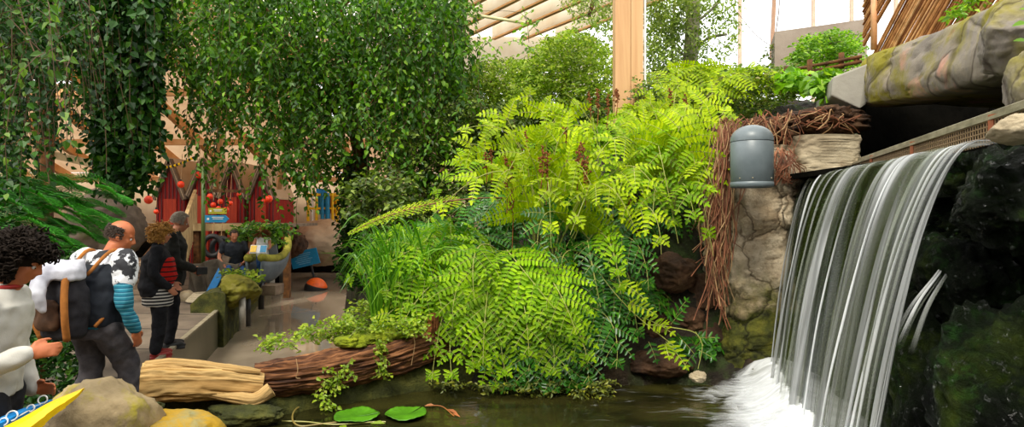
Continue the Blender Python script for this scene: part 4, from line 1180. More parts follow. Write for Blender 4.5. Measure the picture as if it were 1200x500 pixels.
# ---- feathery green bush
fb = thing('feathery_bush', 'deep green feathery needle bush behind the two walkers', 'bush', P(40, 340, 6.0))
lf = MB(); tw = MB()
for k in range(220):
    x, y = pr.uniform(-30, 118), pr.uniform(205, 345)
    if x > 85 and y > 262 or (x > 60 and y > 330): continue
    y = max(y, 200 + max(0, (60 - x)) * .0 + abs(x - 60) * .12)
    a = P(x, y, pr.uniform(5.4, 6.6)); ang = pr.uniform(-.5, .9); L_ = pr.uniform(.3, .6)
    dr = nrm([math.cos(ang) * (1 if pr.random() > .25 else -1), -.35, .25 * math.sin(ang) - .05])
    m = 26; t = np.linspace(0, 1, m)[:, None]; ax = a + dr * L_ * t + np.array([0, 0, -1]) * L_ * .3 * t ** 2
    tw.tube(ax[::5], .003, 3, caps=False)
    for sgn in (-1, 1):
        s2 = nrm(np.cross(dr, [0, .5, 1.0])) * sgn
        for j in range(2, m, 2):
            l2 = .13 * math.sin(math.pi * (j + 2) / (m + 4)) + .02; d2 = nrm(s2 + dr * 1.0)
            nn = max(3, int(l2 / .010)); u2 = np.linspace(0.1, 1, nn)[:, None]; ax2 = ax[j] + d2 * l2 * u2
            for s3 in (-1, 1):
                dd = nrm(np.cross(d2, [0, .6, .8]) * s3 + d2 * 1.2)
                lf.leaves(ax2, np.broadcast_to(dd, ax2.shape), np.broadcast_to([0, -.6, .8], ax2.shape), .03, .007)
lf.build('foliage', M['l_feather'], fb, kind='stuff'); tw.build('stems', M['stem'], fb, kind='stuff')
hd = thing('dark_bush', 'dark leafy bush between the two walkers low at the left', 'bush', P(55, 470, 5.0))
lf = MB(); foliage(lf, [(-40, 270), (95, 290), (100, 380), (110, 440), (95, 470), (-40, 480)], 700, 5.0, 5.8, .06, 8, .3, .1); lf.build('foliage', M['l_ivy'], hd, kind='stuff')
MB().tube([P(50, 500, 5.4), P(50, 300, 5.4)], .02, 6).build('stem', M['trunk'], hd)

# ---- shrubs in the middle distance
def shrub(name, label, cat, polys, mat, trunk=None, group=None):
    t = thing(name, label, cat, P(*trunk[0]), group)
    if trunk:
        MB().tube(bez([P(*q) for q in trunk], 14), np.linspace(.06, .025, 14), 7).build('trunk', M['trunk'], t, smooth=True)
    lf = MB(); tw = MB()
    for (poly, n, d0, d1, size, per, hang) in polys:
        _, _, ax = foliage(lf, poly, n, d0, d1, size, per, hang, size * 2.4)
        twig_tubes(tw, ax, 4)
    lf.build('foliage', M[mat], t); tw.build('twigs', M['stem_b'], t, kind='stuff')
    return t

shrub('shrub', 'olive green shrub left of the ferns with brownish small leaves', 'shrub', [
    ([(452, 150), (560, 110), (600, 180), (560, 250), (520, 290), (440, 300), (446, 240)], 1400, 6.8, 8.4, .055, 9, .4),
    ([(415, 205), (480, 200), (490, 262), (430, 285), (412, 250)], 200, 6.0, 6.6, .07, 7, .3)], 'l_shrub_dark', [(500, 320, 7.6), (498, 200, 7.6), (500, 130, 7.6)])
shrub('shrub', 'tall light green shrub just left of the wooden post', 'shrub', [
    ([(612, 82), (632, 52), (668, 34), (700, 42), (722, 66), (722, 150), (600, 150), (598, 110)], 1700, 7.4, 9.0, .05, 9, .2)], 'l_shrub', [(662, 260, 8.2), (660, 130, 8.2), (664, 60, 8.2)])
shrub('shrub', 'loose light green shrub between the fig tree and the tall shrub', 'shrub', [
    ([(530, 92), (560, 72), (596, 68), (626, 72), (640, 120), (620, 170), (540, 180), (520, 130)], 1500, 7.8, 9.2, .05, 9, .3)], 'l_shrub', [(575, 260, 8.5), (574, 150, 8.5), (578, 80, 8.5)])
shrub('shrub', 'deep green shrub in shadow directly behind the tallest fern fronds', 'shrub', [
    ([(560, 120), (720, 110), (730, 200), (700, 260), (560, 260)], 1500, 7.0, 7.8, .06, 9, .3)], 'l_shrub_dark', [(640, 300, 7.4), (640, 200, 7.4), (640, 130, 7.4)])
shrub('climbing_plant', 'light leafy sprays hanging from the roof beams left of the post', 'vine', [
    ([(655, -20), (722, -20), (722, 50), (690, 34), (660, 12)], 150, 7.5, 9.0, .05, 8, .5)], 'l_birch', [(716, -30, 8.6), (700, -10, 8.6), (690, 20, 8.6)])
# sprig hanging near the roof
t = thing('climbing_plant', 'small bright sprigs hanging in front of the roof beams beside the fig crown', 'vine', P(590, 30, 7.0))
lf = MB(); tw = MB()
for poly, n in (([(612, 14), (630, 14), (628, 34), (614, 32)], 6), ([(604, 42), (626, 40), (622, 60), (600, 56)], 5), ([(540, 0), (562, 4), (560, 20), (536, 24)], 10), ([(545, 30), (570, 50), (590, 60), (570, 70), (540, 50)], 12)):
    _, _, ax = foliage(lf, poly, n, 6.8, 7.2, .06, 7, .5, .1); twig_tubes(tw, ax, 1)
tw.tube(bez([P(530, 0, 7), P(560, 12, 7), P(612, 16, 7), P(620, 50, 7)], 12), .003, 3)
lf.build('foliage', M['l_bright'], t, kind='stuff'); tw.build('twigs', M['stem_b'], t, kind='stuff')

# ---- pale airy tree before the window
at = thing('pale_tree', 'airy tree with pale grey trunk and light leaves before the bright window', 'tree', P(808, 112, 9.5))
MB().tube(bez([P(808, 125, 9.5), P(809, 70, 9.5), P(812, 20, 9.5), P(811, -60, 9.5)], 14), .11, 12).build('trunk', M['trunk_grey'], at, smooth=True)
for pts in ([P(809, 70, 9.5), P(785, 50, 9.4), P(768, 10, 9.3)], [P(811, 30, 9.5), P(835, 10, 9.4), P(850, -10, 9.3)], [P(809, 60, 9.5), P(830, 45, 9.4), P(852, 40, 9.3)], [P(790, 110, 9.6), P(788, 50, 9.7), P(792, -20, 9.7)]):
    MB().tube(bez(pts, 12), .02, 6).build('branch', M['trunk_grey'], at, smooth=True)
lf = MB()
foliage(lf, [(758, -30), (862, -30), (862, 45), (850, 70), (800, 85), (775, 100), (758, 90)], 420, 8.8, 10, .06, 9, .5, .16)
foliage(lf, [(758, 0), (800, 0), (795, 90), (758, 85)], 260, 8.8, 10, .055, 9, .5, .16)
lf.build('foliage', M['l_birch'], at, kind='stuff')
t = thing('thin_climber', 'thin leafy climber beside the second window bar', 'vine', P(905, 95, 9.0))
lf = MB(); tw = MB(); _, _, ax = foliage(lf, [(896, 52), (912, 50), (914, 100), (898, 100)], 18, 8.8, 9, .055, 8, .5, .1); twig_tubes(tw, ax, 1)
tw.tube(bez([P(904, 110, 9), P(906, 60, 9), P(913, 10, 9), P(912, -20, 9)], 12), .008, 4); tw.tube(bez([P(862, 12, 9), P(885, 40, 9), P(905, 55, 9)], 8), .006, 4)
lf.build('foliage', M['l_hill'], t, kind='stuff'); tw.build('twigs', M['stem_b'], t, kind='stuff')

# ---- hillside cover
hb = MB(); foliage(hb, [(742, 92), (790, 88), (860, 82), (905, 78), (960, 84), (985, 96), (940, 112), (900, 130), (842, 150), (742, 150)], 1700, 6.6, 9.2, .055, 8, -.2, .12)
hb.build('undergrowth', M['l_hill'], label='mixed low plants covering the slope below the bright window', cat='undergrowth', kind='stuff')
shrub('shrub', 'bright yellow green shrub before the grey wall at the top right', 'shrub', [([(928, 74), (938, 48), (965, 36), (1000, 38), (1012, 56), (1008, 80), (960, 92)], 380, 6.9, 7.6, .05, 9, 0)], 'l_bright', [(970, 100, 7.3), (972, 70, 7.3), (975, 50, 7.3)])
t = thing('broadleaf_plant', 'broad leaved bright green plant spilling down left of the concrete block', 'plant', P(962, 118, 5.9))
lf = MB(); foliage(lf, [(952, 88), (972, 80), (985, 84), (978, 108), (966, 116), (954, 106)], 40, 5.75, 6.05, .1, 5, .3, .1, wr=.75)
foliage(lf, [(916, 84), (950, 80), (952, 100), (922, 104)], 45, 6.3, 6.8, .1, 5, .1, .12, wr=.75)
tw = MB(); tw.tube(bez([P(962, 125, 5.95), P(962, 100, 5.95), P(968, 84, 5.95)], 6), .008, 4)
lf.build('foliage', M['l_bright'], t, kind='stuff'); tw.build('stem', M['stem'], t)
t = thing('trailing_plant', 'green sprigs growing on top of the rock slab before the stick fence', 'plant', P(1130, 18, 4.0))
lf = MB(); foliage(lf, [(1105, 8), (1150, -8), (1152, 4), (1120, 20)], 22, 3.9, 4.2, .045, 7, .3, .06); lf.build('foliage', M['l_bright'], t, kind='stuff')
t = thing('hanging_leaf_sprig', 'two green leaves poking in at the right edge before the big boulder', 'plant', P(1198, 40, 2.2))
lf = MB(); lf.leaves([P(1206, 26, 2.2), P(1206, 48, 2.2), P(1208, 12, 2.2)], [[-1, 0, -.15], [-1, 0, .1], [-1, 0, .2]], [[0, -.7, .7]] * 3, [.06, .055, .04], [.028, .025, .02])
lf.build('foliage', M['l_bright'], t, kind='stuff'); MB().tube([P(1207, -5, 2.2), P(1207, 50, 2.2)], .002, 4).build('stem', M['stem'], t)

# ---- grass clump between canal and ferns
gr = thing('grass_clump', 'tall arching bright grass clump between the canal and the ferns', 'grass', P(455, 390, 5.7))
LPs = MB()
for k in range(620):
    x = pr.uniform(438, 508); base = P(x, pr.uniform(350, 394), pr.uniform(4.95, 5.5)); L_ = pr.uniform(.35, .95)
    a = pr.normal(0, 1) ; out = np.array([max(-.36, pr.normal(0, .34)), pr.normal(-.1, .3), 0])
    ctrl = [base, base + out * L_ * .25 + [0, 0, L_ * .5], base + out * L_ * .7 + [0, 0, L_ * .8], base + out * L_ * 1.15 + [0, 0, L_ * pr.uniform(.45, .85)]]
    ax = bez(ctrl, 10); wd = pr.uniform(.004, .008) * np.sin(np.linspace(.5, np.pi, 10)) 
    T = nrm(np.gradient(ax, axis=0)); s_ = nrm(np.cross(T, nrm(pr.normal(0, 1, 3) + [0, -1.5, .3])))
    A = np.stack([ax - s_ * wd[:, None], ax + s_ * wd[:, None]], 1); LPs.grid(A)
LPs.build('blades', M['l_grass'], gr, kind='stuff')
wl = thing('leafy_weed', 'low leafy weeds growing at the canal edge under the grass clump', 'weed', P(410, 400, 5.6))
lf = MB(); tw = MB(); _, _, ax = foliage(lf, [(406, 366), (430, 352), (450, 380), (430, 400), (404, 396)], 90, 5.4, 5.9, .04, 8, -.2, .1); twig_tubes(tw, ax, 1)
lf.build('foliage', M['l_creeper'], wl, kind='stuff'); tw.build('stems', M['stem'], wl, kind='stuff')
# ================================================================ dam, log, front boulders, lily pads
lr = np.random.default_rng(9)
# mossy concrete ledge under the log
dm = MB(); path = bez([P(150, 482, 4.15), P(300, 478, 4.35), P(400, 462, 4.68), P(500, 440, 5.02), P(560, 432, 5.25)], 80)
n = 22; th = np.linspace(0, 2 * np.pi, n, endpoint=False); A = np.zeros((80, n, 3))
T = nrm(np.gradient(path, axis=0)); X = nrm(np.cross(T, [0, 0, 1.0])); 
cs = np.sign(np.cos(th)) * np.abs(np.cos(th)) ** .5; sn = np.sign(np.sin(th)) * np.abs(np.sin(th)) ** .5
A = path[:, None] + X[:, None] * (cs * .16)[None, :, None] + np.array([0, 0, 1.0]) * (sn * .42 - .30)[None, :, None]
A += nrm(A - path[:, None]) * (fbm_arr(A.reshape(-1, 3), 4, 5).reshape(80, n) * .035)[:, :, None]
b = MB().grid(A, closed_u=True); b.addp(A[0], [tuple(range(n))]); b.addp(A[-1], [tuple(range(n))])
b.build('wall_dam', M['moss_dark'], smooth=True, label='mossy concrete ledge under the log between pond and canal', kind='structure')

def limb(b, path, rr, seed, k=72, ridge=.012, rn=9, asp=1.0, flowlist=None, twist=0, lump=.03, mi=0, capn=True, end_sq=None):
    path = np.asarray(path); n_ = len(path); T = nrm(np.gradient(path, axis=0)); X = nrm(np.cross([0, 0, 1.0], T)); Y = np.cross(T, X)
    th = np.linspace(0, 2 * np.pi, k, endpoint=False); s = np.concatenate([[0], np.cumsum(np.linalg.norm(np.diff(path, axis=0), axis=1))])
    A = np.zeros((n_, k, 3)); fl_ = np.zeros((n_, k, 3))
    for i in range(n_):
        for j in range(k):
            a = th[j] + twist * s[i]
            g = noise.fractal(Vector((math.cos(a) * rn * .5, math.sin(a) * rn * .5, s[i] * 1.1 + seed)), .6, 2, 5)
            l_ = noise.fractal(Vector((math.cos(a) * .8 + seed, math.sin(a) * .8, s[i] * 2.2)), .6, 2, 3)
            r_ = rr[i] * (1 + l_ * lump * 6) + (abs(g) * -2 + .4) * ridge
            A[i, j] = path[i] + X[i] * math.cos(th[j]) * r_ * asp + Y[i] * math.sin(th[j]) * r_
            fl_[i, j] = (s[i], th[j] / 6.283 * 1.0, seed)
    b.grid(A, mi, closed_u=True); flowlist.append(fl_.reshape(-1, 3))
    if capn:
        for e in (0, -1):
            c_ = path[e][None]; ring = A[e]; q = [ring + (c_ - ring) * f for f in (0, .35, .7, .98)]
            b.grid(np.array(q), mi, closed_u=True)
            flowlist.append(np.concatenate([np.stack([s[e] + (np.random.default_rng(1).normal(0, .001, k)), th / 6.283 + .3 * f, np.full(k, seed + f)], -1) for f in (0, .35, .7, .98)]))
    return A

lg = thing('fallen_log', 'fallen log with pale split end and dark ridged bark lying across the pond edge', 'log', P(330, 470, 4.35))
# bark part
pth = bez([P(298, 444, 4.30), P(350, 440, 4.42), P(410, 430, 4.62), P(465, 416, 4.82), P(520, 396, 5.02)], 150)
rr = np.interp(np.linspace(0, 1, 150), [0, .12, .5, .8, 1], [.105, .125, .135, .135, .14])
fl_ = []; b = MB(); limb(b, pth, rr, 3.3, 120, .028, 16, flowlist=fl_, asp=.95); b.build('bark', M['bark_flow'], lg, smooth=True, flow=np.concatenate(fl_), label='dark ridged bark')
# stump of a broken branch at the right end, grown over
fl_ = []; b = MB(); limb(b, bez([P(500, 400, 4.95), P(506, 385, 4.9), P(508, 368, 4.88)], 40), np.linspace(.07, .035, 40), 8.1, 50, .012, 8, flowlist=fl_)
b.build('branch_stub', m_noise('orange brown rotten wood', [(.3, S(84, 44, 20)), (.6, S(168, 104, 58)), (.8, S(208, 160, 110))], 14, .95, 1, 40), lg, smooth=True)
# bare split wood: squarish section
pth = bez([P(166, 448, 3.98), P(200, 446, 4.05), P(250, 446, 4.15), P(306, 450, 4.28)], 120)
k = 96; th = np.linspace(0, 2 * np.pi, k, endpoint=False); T = nrm(np.gradient(pth, axis=0)); X = nrm(np.cross([0, 0, 1.0], T)); Y = np.cross(T, X)
cs = np.sign(np.cos(th)) * np.abs(np.cos(th)) ** .62; sn = np.sign(np.sin(th)) * np.abs(np.sin(th)) ** .62
ss = np.concatenate([[0], np.cumsum(np.linalg.norm(np.diff(pth, axis=0), axis=1))])
A = np.zeros((120, k, 3)); fl_ = np.zeros((120, k, 3))
hh = np.interp(np.linspace(0, 1, 120), [0, .1, .5, .8, 1], [.128, .130, .118, .112, .095]); ww = .13
for i in range(120):
    for j in range(k):
        g = noise.fractal(Vector((cs[j] * 5, sn[j] * 7, ss[i] * 1.4)), .6, 2, 5); l_ = noise.fractal(Vector((cs[j], sn[j], ss[i] * 2.5 + 7)), .6, 2, 3)
        m_ = 1 + l_ * .12 - abs(g) * .17
        A[i, j] = pth[i] + X[i] * cs[j] * ww * m_ + Y[i] * sn[j] * hh[i] * m_
        fl_[i, j] = (ss[i], th[j] / 6.283, 2.2)
b = MB().grid(A, closed_u=True); q = [A[0] + (pth[0] - A[0]) * f for f in (0, .3, .6, .98)]; b.grid(np.array(q), closed_u=True)
q2 = [A[-1] + (pth[-1] - A[-1]) * f for f in (0, .5, .98)]; b.grid(np.array(q2), closed_u=True)
F_ = [fl_.reshape(-1, 3)] + [np.stack([np.full(k, .02 * f), sn * .12 * (1 - f), np.full(k, 5.)], -1) for f in (0, .3, .6, .98)] + [fl_[-1]] * 3
b.build('bare_wood', M['bare_wood'], lg, smooth=True, flow=np.concatenate(F_), label='pale split bare wood')
# torn tongue under the middle
fl_ = []; b = MB(); limb(b, bez([P(238, 462, 4.05), P(275, 466, 4.08), P(300, 468, 4.1), P(318, 456, 4.14)], 50), np.interp(np.linspace(0, 1, 50), [0, .4, .8, 1], [.012, .04, .045, .05]), 1.1, 40, .01, 6, flowlist=fl_)
b.build('torn_splinter', M['bare_wood'], lg, smooth=True, flow=np.concatenate(fl_))
fl_ = []; b = MB(); limb(b, bez([P(170, 428, 3.98), P(215, 427, 4.05), P(260, 432, 4.12), P(305, 436, 4.2)], 60), np.interp(np.linspace(0, 1, 60), [0, .2, .8, 1], [.03, .042, .03, .015]), 4.1, 40, .008, 6, flowlist=fl_)
b.build('top_ridge', M['bare_wood'], lg, smooth=True, flow=np.concatenate(fl_))
# moss cushion growing on top
mb_ = MB()
for k_ in range(46):
    f = lr.uniform(0, 1); p = np.array(P(np.interp(f, [0, 1], [395, 500]), np.interp(f, [0, .5, 1], [402, 395, 384]), np.interp(f, [0, 1], [4.6, 4.95]))) + lr.normal(0, .012, 3)
    V, Fc = rock_mesh(p, (lr.uniform(.1, .2), lr.uniform(.1, .16), lr.uniform(.04, .075)), k_, 3, rough=.25, planes=0, fine=.08); mb_.add(V, Fc)
mb_.build('moss', M['moss'], lg, smooth=True)

# creeping leafy sprays over the log
cr = thing('creeping_plant', 'yellow green creeper with small leaves scrambling along the top of the log', 'creeper', P(380, 405, 4.6))
lf = MB(); tw = MB()
for poly, n_, d in (([(304, 402), (330, 392), (352, 398), (345, 408), (310, 410)], 20, (4.45, 4.7)), ([(345, 392), (385, 378), (420, 376), (415, 396), (350, 402)], 60, (4.6, 4.9)), ([(425, 385), (500, 370), (500, 392), (430, 402)], 60, (4.65, 4.9))):
    _, _, ax = foliage(lf, poly, n_, d[0], d[1], .036, 9, -.4, .08, wr=.7); twig_tubes(tw, ax, 1)
lf.build('foliage', M['l_creeper'], cr, kind='stuff'); tw.build('stems', M['stem'], cr, kind='stuff')
cr = thing('creeping_plant', 'small leafy shoots hanging down the front of the log to the water', 'creeper', P(385, 470, 4.45))
lf = MB(); tw = MB()
for poly, n_, d in (([(368, 432), (400, 436), (396, 462), (374, 458)], 22, (4.35, 4.5)), ([(400, 425), (412, 425), (408, 440), (400, 440)], 6, (4.4, 4.5)), ([(442, 400), (450, 400), (452, 445), (444, 440)], 16, (4.55, 4.65)), ([(376, 458), (392, 460), (388, 478), (378, 474)], 8, (4.3, 4.4))):
    _, _, ax = foliage(lf, poly, n_, d[0], d[1], .034, 7, .5, .06, wr=.75); twig_tubes(tw, ax, 1)
lf.build('foliage', M['l_creeper'], cr, kind='stuff'); tw.build('stems', M['stem'], cr, kind='stuff')
# dry tendrils hanging over the bark
for pts, lab in (([(347, 420, 4.28), (349, 434, 4.26), (347, 442, 4.26), (352, 443, 4.27)], 'thin pale tendril hooked over the bark left of the shoots'), ([(484, 392, 4.75), (486, 404, 4.72), (482, 428, 4.72)], 'thin pale tendril hanging over the bark near the right end')):
    MB().tube(bez([P(*q) for q in pts], 14), .003, 4).build('tendril', M['root_pale'], label=lab, cat='tendril')

# boulders in front
V, Fc = rock_mesh(P(116, 506, 3.5), (.66, .62, .70), 91, 5, rough=.10, planes=9, cut=.74, R=roty(-.5))
MB().add(V, Fc).build('boulder', M['boulder_yel'], smooth=True, label='big sloping boulder with yellow lichen touching the left end of the log', cat='boulder')
V, Fc = rock_mesh(P(203, 521, 3.62), (.60, .5, .42), 95, 5, rough=.08, planes=6, cut=.84)
MB().add(V, Fc).build('boulder', M['boulder_gold'], smooth=True, label='low boulder covered in golden lichen in front of the pale log end', cat='boulder')
V, Fc = rock_mesh(P(50, 530, 3.4), (.7, .7, .4), 99, 5, rough=.1, planes=6, cut=.84)
MB().add(V, Fc).build('boulder', M['boulder_yel'], smooth=True, label='grey boulder at the bottom edge beneath the yellow boat tip', cat='boulder')
V, Fc = rock_mesh(P(285, 486, 4.08), (.5, .26, .15), 103, 5, rough=.16, planes=6, cut=.84)  # mossy lump, coloured dark where the hollow lies in shade
MB().add(V, Fc).build('boulder', M['moss_dark'], smooth=True, label='dark mossy stone standing in for the shaded hollow below the torn log splinter', cat='boulder')
V, Fc = rock_mesh(P(181, 475, 3.8), (.11, .08, .045), 104, 4, rough=.3, planes=3)
MB().add(V, Fc).build('moss_tuft', M['moss_dark'], smooth=True, label='little olive moss tuft between golden boulder and pale log end', cat='moss')
# fill of the ground under the boulders
poly_flat('ground_stone', [(-2.75, 3.25), (-2.75, 4.3), (-2.3, 4.3), (-1.9, 4.2), (-1.72, 3.6), (-1.75, 3.25)], .36, M['earth'], .9, kind='structure')
poly_flat('ground_edge', [(-2.2, .4), (-2.2, 3.3), (-1.7, 3.3), (-1.7, .4)], .34, M['earth'], .5, kind='structure')

# yellow boat bow with blue cover and rope rings
yb = thing('small_boat', 'yellow pointed boat tip with blue cover and white rope rings at the bottom left', 'boat', P(40, 500, 3.0))
tip = P(99, 454, 3.05)
def hull_line(px, py, d): return P(px, py, d)
secs = []
for f in np.linspace(0, 1, 30):
    L_ = bez([tip, P(60, 470, 2.95), P(20, 492, 2.8), P(-60, 532, 2.6)], 30)[int(f * 29)]
    R_2 = L_ + np.array([.0, -.02, -.005]) + np.array([.10, -.05, -.035]) * (f ** .7)
    hgt = .008 + .05 * f ** .6
    secs.append([L_, (L_ + R_2) / 2 + [0, 0, .012 * f ** .5], R_2, R_2 - [0, 0, hgt], (L_ + R_2) / 2 - [0, 0, hgt * 1.2], L_ - [0, 0, hgt]])
A = np.array(secs); b = MB().grid(A, closed_u=True); b.build('yellow_gunwale', M['yellow'], yb, smooth=False, bevel=.004)
secs = []
for f in np.linspace(0, 1, 24):
    L_ = bez([P(62, 468, 3.0), P(30, 481, 2.9), P(0, 496, 2.8), P(-60, 525, 2.65)], 24)[int(f * 23)]
    secs.append([L_, L_ + [-.05 * f - .015, .05 * f, .012 * f], L_ + [-.11 * f - .02, .1 * f, -.01], L_ + [-.11 * f - .02, .1 * f, -.09], L_ - [0, 0, .09]])
A = np.array(secs); MB().grid(A, closed_u=True).build('blue_cover', M['blue_bright'], yb, smooth=False)
for (x, y, r_, d) in ((50, 468, .022, 2.97), (36, 478, .018, 2.92), (14, 487, .026, 2.85), (4, 494, .02, 2.82)):
    t_ = np.linspace(0, 2 * np.pi, 20); c_ = P(x, y, d)
    MB().tube(np.stack([c_[0] + r_ * np.cos(t_), c_[1] + .3 * r_ * np.sin(t_), c_[2] + r_ * .8 * np.sin(t_)], -1), .0035, 5).build('rope_ring', M['white'], yb)
MB().tube(bez([P(-8, 500, 2.8), P(10, 490, 2.85), P(20, 488, 2.87), P(38, 478, 2.93), P(48, 474, 2.96)], 30), .005, 6).build('rope', M['white'], yb)

# lily pads
def lily(x, y, rpx, notch, label, tilt=0.0, seed=0):
    c_ = G(x, y, POND + .012); R_ = rpx * c_[1] / FL; k_ = 60; rg = np.random.default_rng(seed)
    an = np.linspace(notch + .07, notch + 2 * np.pi - .07, k_); rad = np.linspace(0, 1, 12)
    A = np.zeros((12, k_, 3))
    for i, q in enumerate(rad):
        rr_ = R_ * q * (1 + .04 * np.sin(3 * an + seed) * q)
        A[i, :, 0] = c_[0] + rr_ * np.cos(an); A[i, :, 1] = c_[1] + rr_ * np.sin(an) * 1.02
        A[i, :, 2] = c_[2] + .012 * q ** 2 + .006 * np.sin(4 * an + seed) * q ** 3 + .004 * np.abs(np.sin(9 * an)) * q
    t = thing('lily_pad', label, 'lily pad', (c_[0], c_[1], POND), 'lily pads on the pond')
    b = MB().grid(A); o = b.build('pad', M['pad'], t, smooth=True); sm = o.modifiers.new('thick', 'SOLIDIFY'); sm.thickness = .004
    return t
M['pad'] = m_leaf('lily pad green', [(0, (.05, .20, .006)), (1, (.09, .27, .01))], .35, .1, big=6)
lily(418, 488, 26, .15, 'round green lily pad with a split seam, middle of the three pads', seed=2)
lily(476, 486, 24, .9, 'round green lily pad farthest from the log creepers, rightmost of the three pads', seed=5)
lily(386, 468.5, 8, 2.2, 'tiny lily pad by the hanging shoots under the log', seed=8)
MB().tube(bez([G(383, 470, POND + .01), G(362, 472, POND + .03), G(346, 480, POND + .03), G(343, 492, POND + .02), G(352, 499, POND + .01), G(372, 497, POND + .01), G(398, 494, POND + .01)], 40), .006, 6).build('lily_runner', m_plain('brown lily stem', (.22, .16, .04), .4), label='long curved brown lily stem floating beside the pads', cat='stem')
MB().tube(bez([G(330, 493, POND + .012), G(360, 494, POND + .012), G(392, 497, POND + .01), G(440, 494, POND + .01), G(452, 494, POND + .01)], 30), .005, 6).build('lily_runner', m_plain('pale lily stem', (.28, .26, .06), .4), label='straight pale lily stem floating below the middle pad', cat='stem')
MB().leaves([G(402, 505, POND + .02)], [[-.3, 1, .1]], [[0, -.3, 1]], [.13], [.05]).build('young_leaf', M['l_creeper'], label='pale young leaf standing left of the middle lily pad', cat='leaf')
MB().leaves([G(452, 496, POND + .015)], [[-1, .3, 0]], [[0, -.3, 1]], [.12], [.04]).build('young_leaf', M['l_creeper'], label='narrow pale young leaf lying below the middle lily pad', cat='leaf')
# brown fallen frond piece
ff = MB(); ff.tube(bez([G(502, 475, POND + .02), G(518, 476, POND + .02), G(532, 487, POND + .015)], 10), .004, 4)
ff.leaves([G(510, 475, POND + .02), G(524, 479, POND + .02), G(530, 484, POND + .02)], [[-1, .1, .05], [1, -1.0, 0], [1, -.9, 0]], [[0, -.3, 1]] * 3, [.08, .12, .08], [.035, .03, .02])
ff.build('fallen_leaf', m_leaf('dry orange leaf', [(0, (.35, .10, .02)), (1, (.42, .16, .04))], .6, .2), label='dry orange brown leaf floating right of the lily pads', cat='leaf')
# plants trailing in the water below the ferns
b = MB(); foliage(b, [(500, 448), (720, 446), (715, 462), (640, 466), (600, 458), (520, 454)], 150, 4.6, 4.95, .04, 7, .1, .07, wr=.5)
b.build('water_weed', m_leaf('olive weed', [(0, (.05, .07, .01)), (.7, (.14, .17, .015)), (1, (.34, .34, .02))], .5, .2), label='olive yellow weed trailing on the pond under the ferns', cat='water weed', kind='stuff')
# ================================================================ hall: roof, walls, window, post
M['roof_panel'] = None
m, nt, out = new_mat('cream roof panels'); M['roof_panel'] = m
v = coords(nt, (1, 1, 1)); cc = ramp(nt, noise_n(nt, v, .8, 5), [(.3, S(160, 124, 90)), (.7, S(192, 162, 128))])
b = principled(nt, None, cc, .8); tl = nt.nodes.new('ShaderNodeBsdfTranslucent'); nt.links.new(cc, tl.inputs['Color'])
mx = nt.nodes.new('ShaderNodeMixShader'); mx.inputs[0].default_value = .5; nt.links.new(b.outputs[0], mx.inputs[1]); nt.links.new(tl.outputs[0], mx.inputs[2]); nt.links.new(mx.outputs[0], out.inputs['Surface'])
m, nt, out = new_mat('white roof sheeting'); M['roof_white'] = m
v = coords(nt, (1, 1, 1)); cc = ramp(nt, noise_n(nt, v, 2.2, 6), [(.3, S(236, 226, 210)), (.7, S(252, 250, 244))])
b = principled(nt, None, cc, .8); tl = nt.nodes.new('ShaderNodeBsdfTranslucent'); nt.links.new(cc, tl.inputs['Color'])
mx = nt.nodes.new('ShaderNodeMixShader'); mx.inputs[0].default_value = .8; nt.links.new(b.outputs[0], mx.inputs[1]); nt.links.new(tl.outputs[0], mx.inputs[2]); nt.links.new(mx.outputs[0], out.inputs['Surface'])
m, nt, out = new_mat('window glass'); M['glass'] = m
gl = nt.nodes.new('ShaderNodeBsdfGlossy'); gl.inputs['Roughness'].default_value = .05; tr = nt.nodes.new('ShaderNodeBsdfTransparent')
mx = nt.nodes.new('ShaderNodeMixShader'); mx.inputs[0].default_value = .06; nt.links.new(tr.outputs[0], mx.inputs[1]); nt.links.new(gl.outputs[0], mx.inputs[2]); nt.links.new(mx.outputs[0], out.inputs['Surface'])

# sloping roof over the far left half of the hall
def roofpt(x, f):      # f 0 = eaves far away, 1 = ridge near
    return np.array([x, 24 - 12 * f, 3.35 + 4.4 * f])
rb = MB(); gb = MB(); rr_ = np.random.default_rng(4)
nx, nf = 16, 6; xs = np.linspace(-27, -1.0, nx + 1); fs_ = np.linspace(0, 1, nf + 1)
for i in range(nx):
    for j in range(nf):
        q = [roofpt(xs[i], fs_[j]), roofpt(xs[i + 1], fs_[j]), roofpt(xs[i + 1], fs_[j + 1]), roofpt(xs[i], fs_[j + 1])]
        (gb if rr_.random() < .16 and j in (1, 2, 3) else rb).add(q, [[0, 1, 2, 3]])
rb.build('ceiling_slope', M['roof_panel'], label='cream sloping roof panels far behind the trees', kind='structure')
gb.build('window_2', M['glass'], label='clear roof lights in the sloping roof', kind='structure')
rf = MB()
for x in xs: rf.bar(roofpt(x, -.02) - [0, .1, .14], roofpt(x, 1.0) - [0, .1, .14], .16, .26)
for f in (0, .25, .5, .75, 1): rf.bar(roofpt(-27, f) - [0, .12, .28], roofpt(-1, f) - [0, .12, .28], .14, .2)
for x in (-12.2, -9.4, -7.4, -5.0): rf.bar([x, 19.5, 2.6], [x + 2.2, 15.5, 6.0], .14, .22)
rf.build('trim_1', M['beam_wood'], label='timber rafters and braces under the sloping roof', kind='structure')
MB().box((-14, 25, 1.6), (30, .2, 3.6)).build('wall_far', M['cream_wall'], label='cream wall at the far end of the hall', kind='structure')
wl_ = MB(); wl_.box((-27, 10, 3.5), (.3, 34, 7)); wl_.build('wall_left', M['cream_wall'], kind='structure')  # hall wall out of view, added to cut low sky light
MB().box((-8, -5, 3.2), (40, .3, 6.4)).build('wall_rear', m_plain('brown rear wall', (.12, .09, .06), .8), kind='structure')  # hall wall behind the camera, unseen, added to hold back low sky light
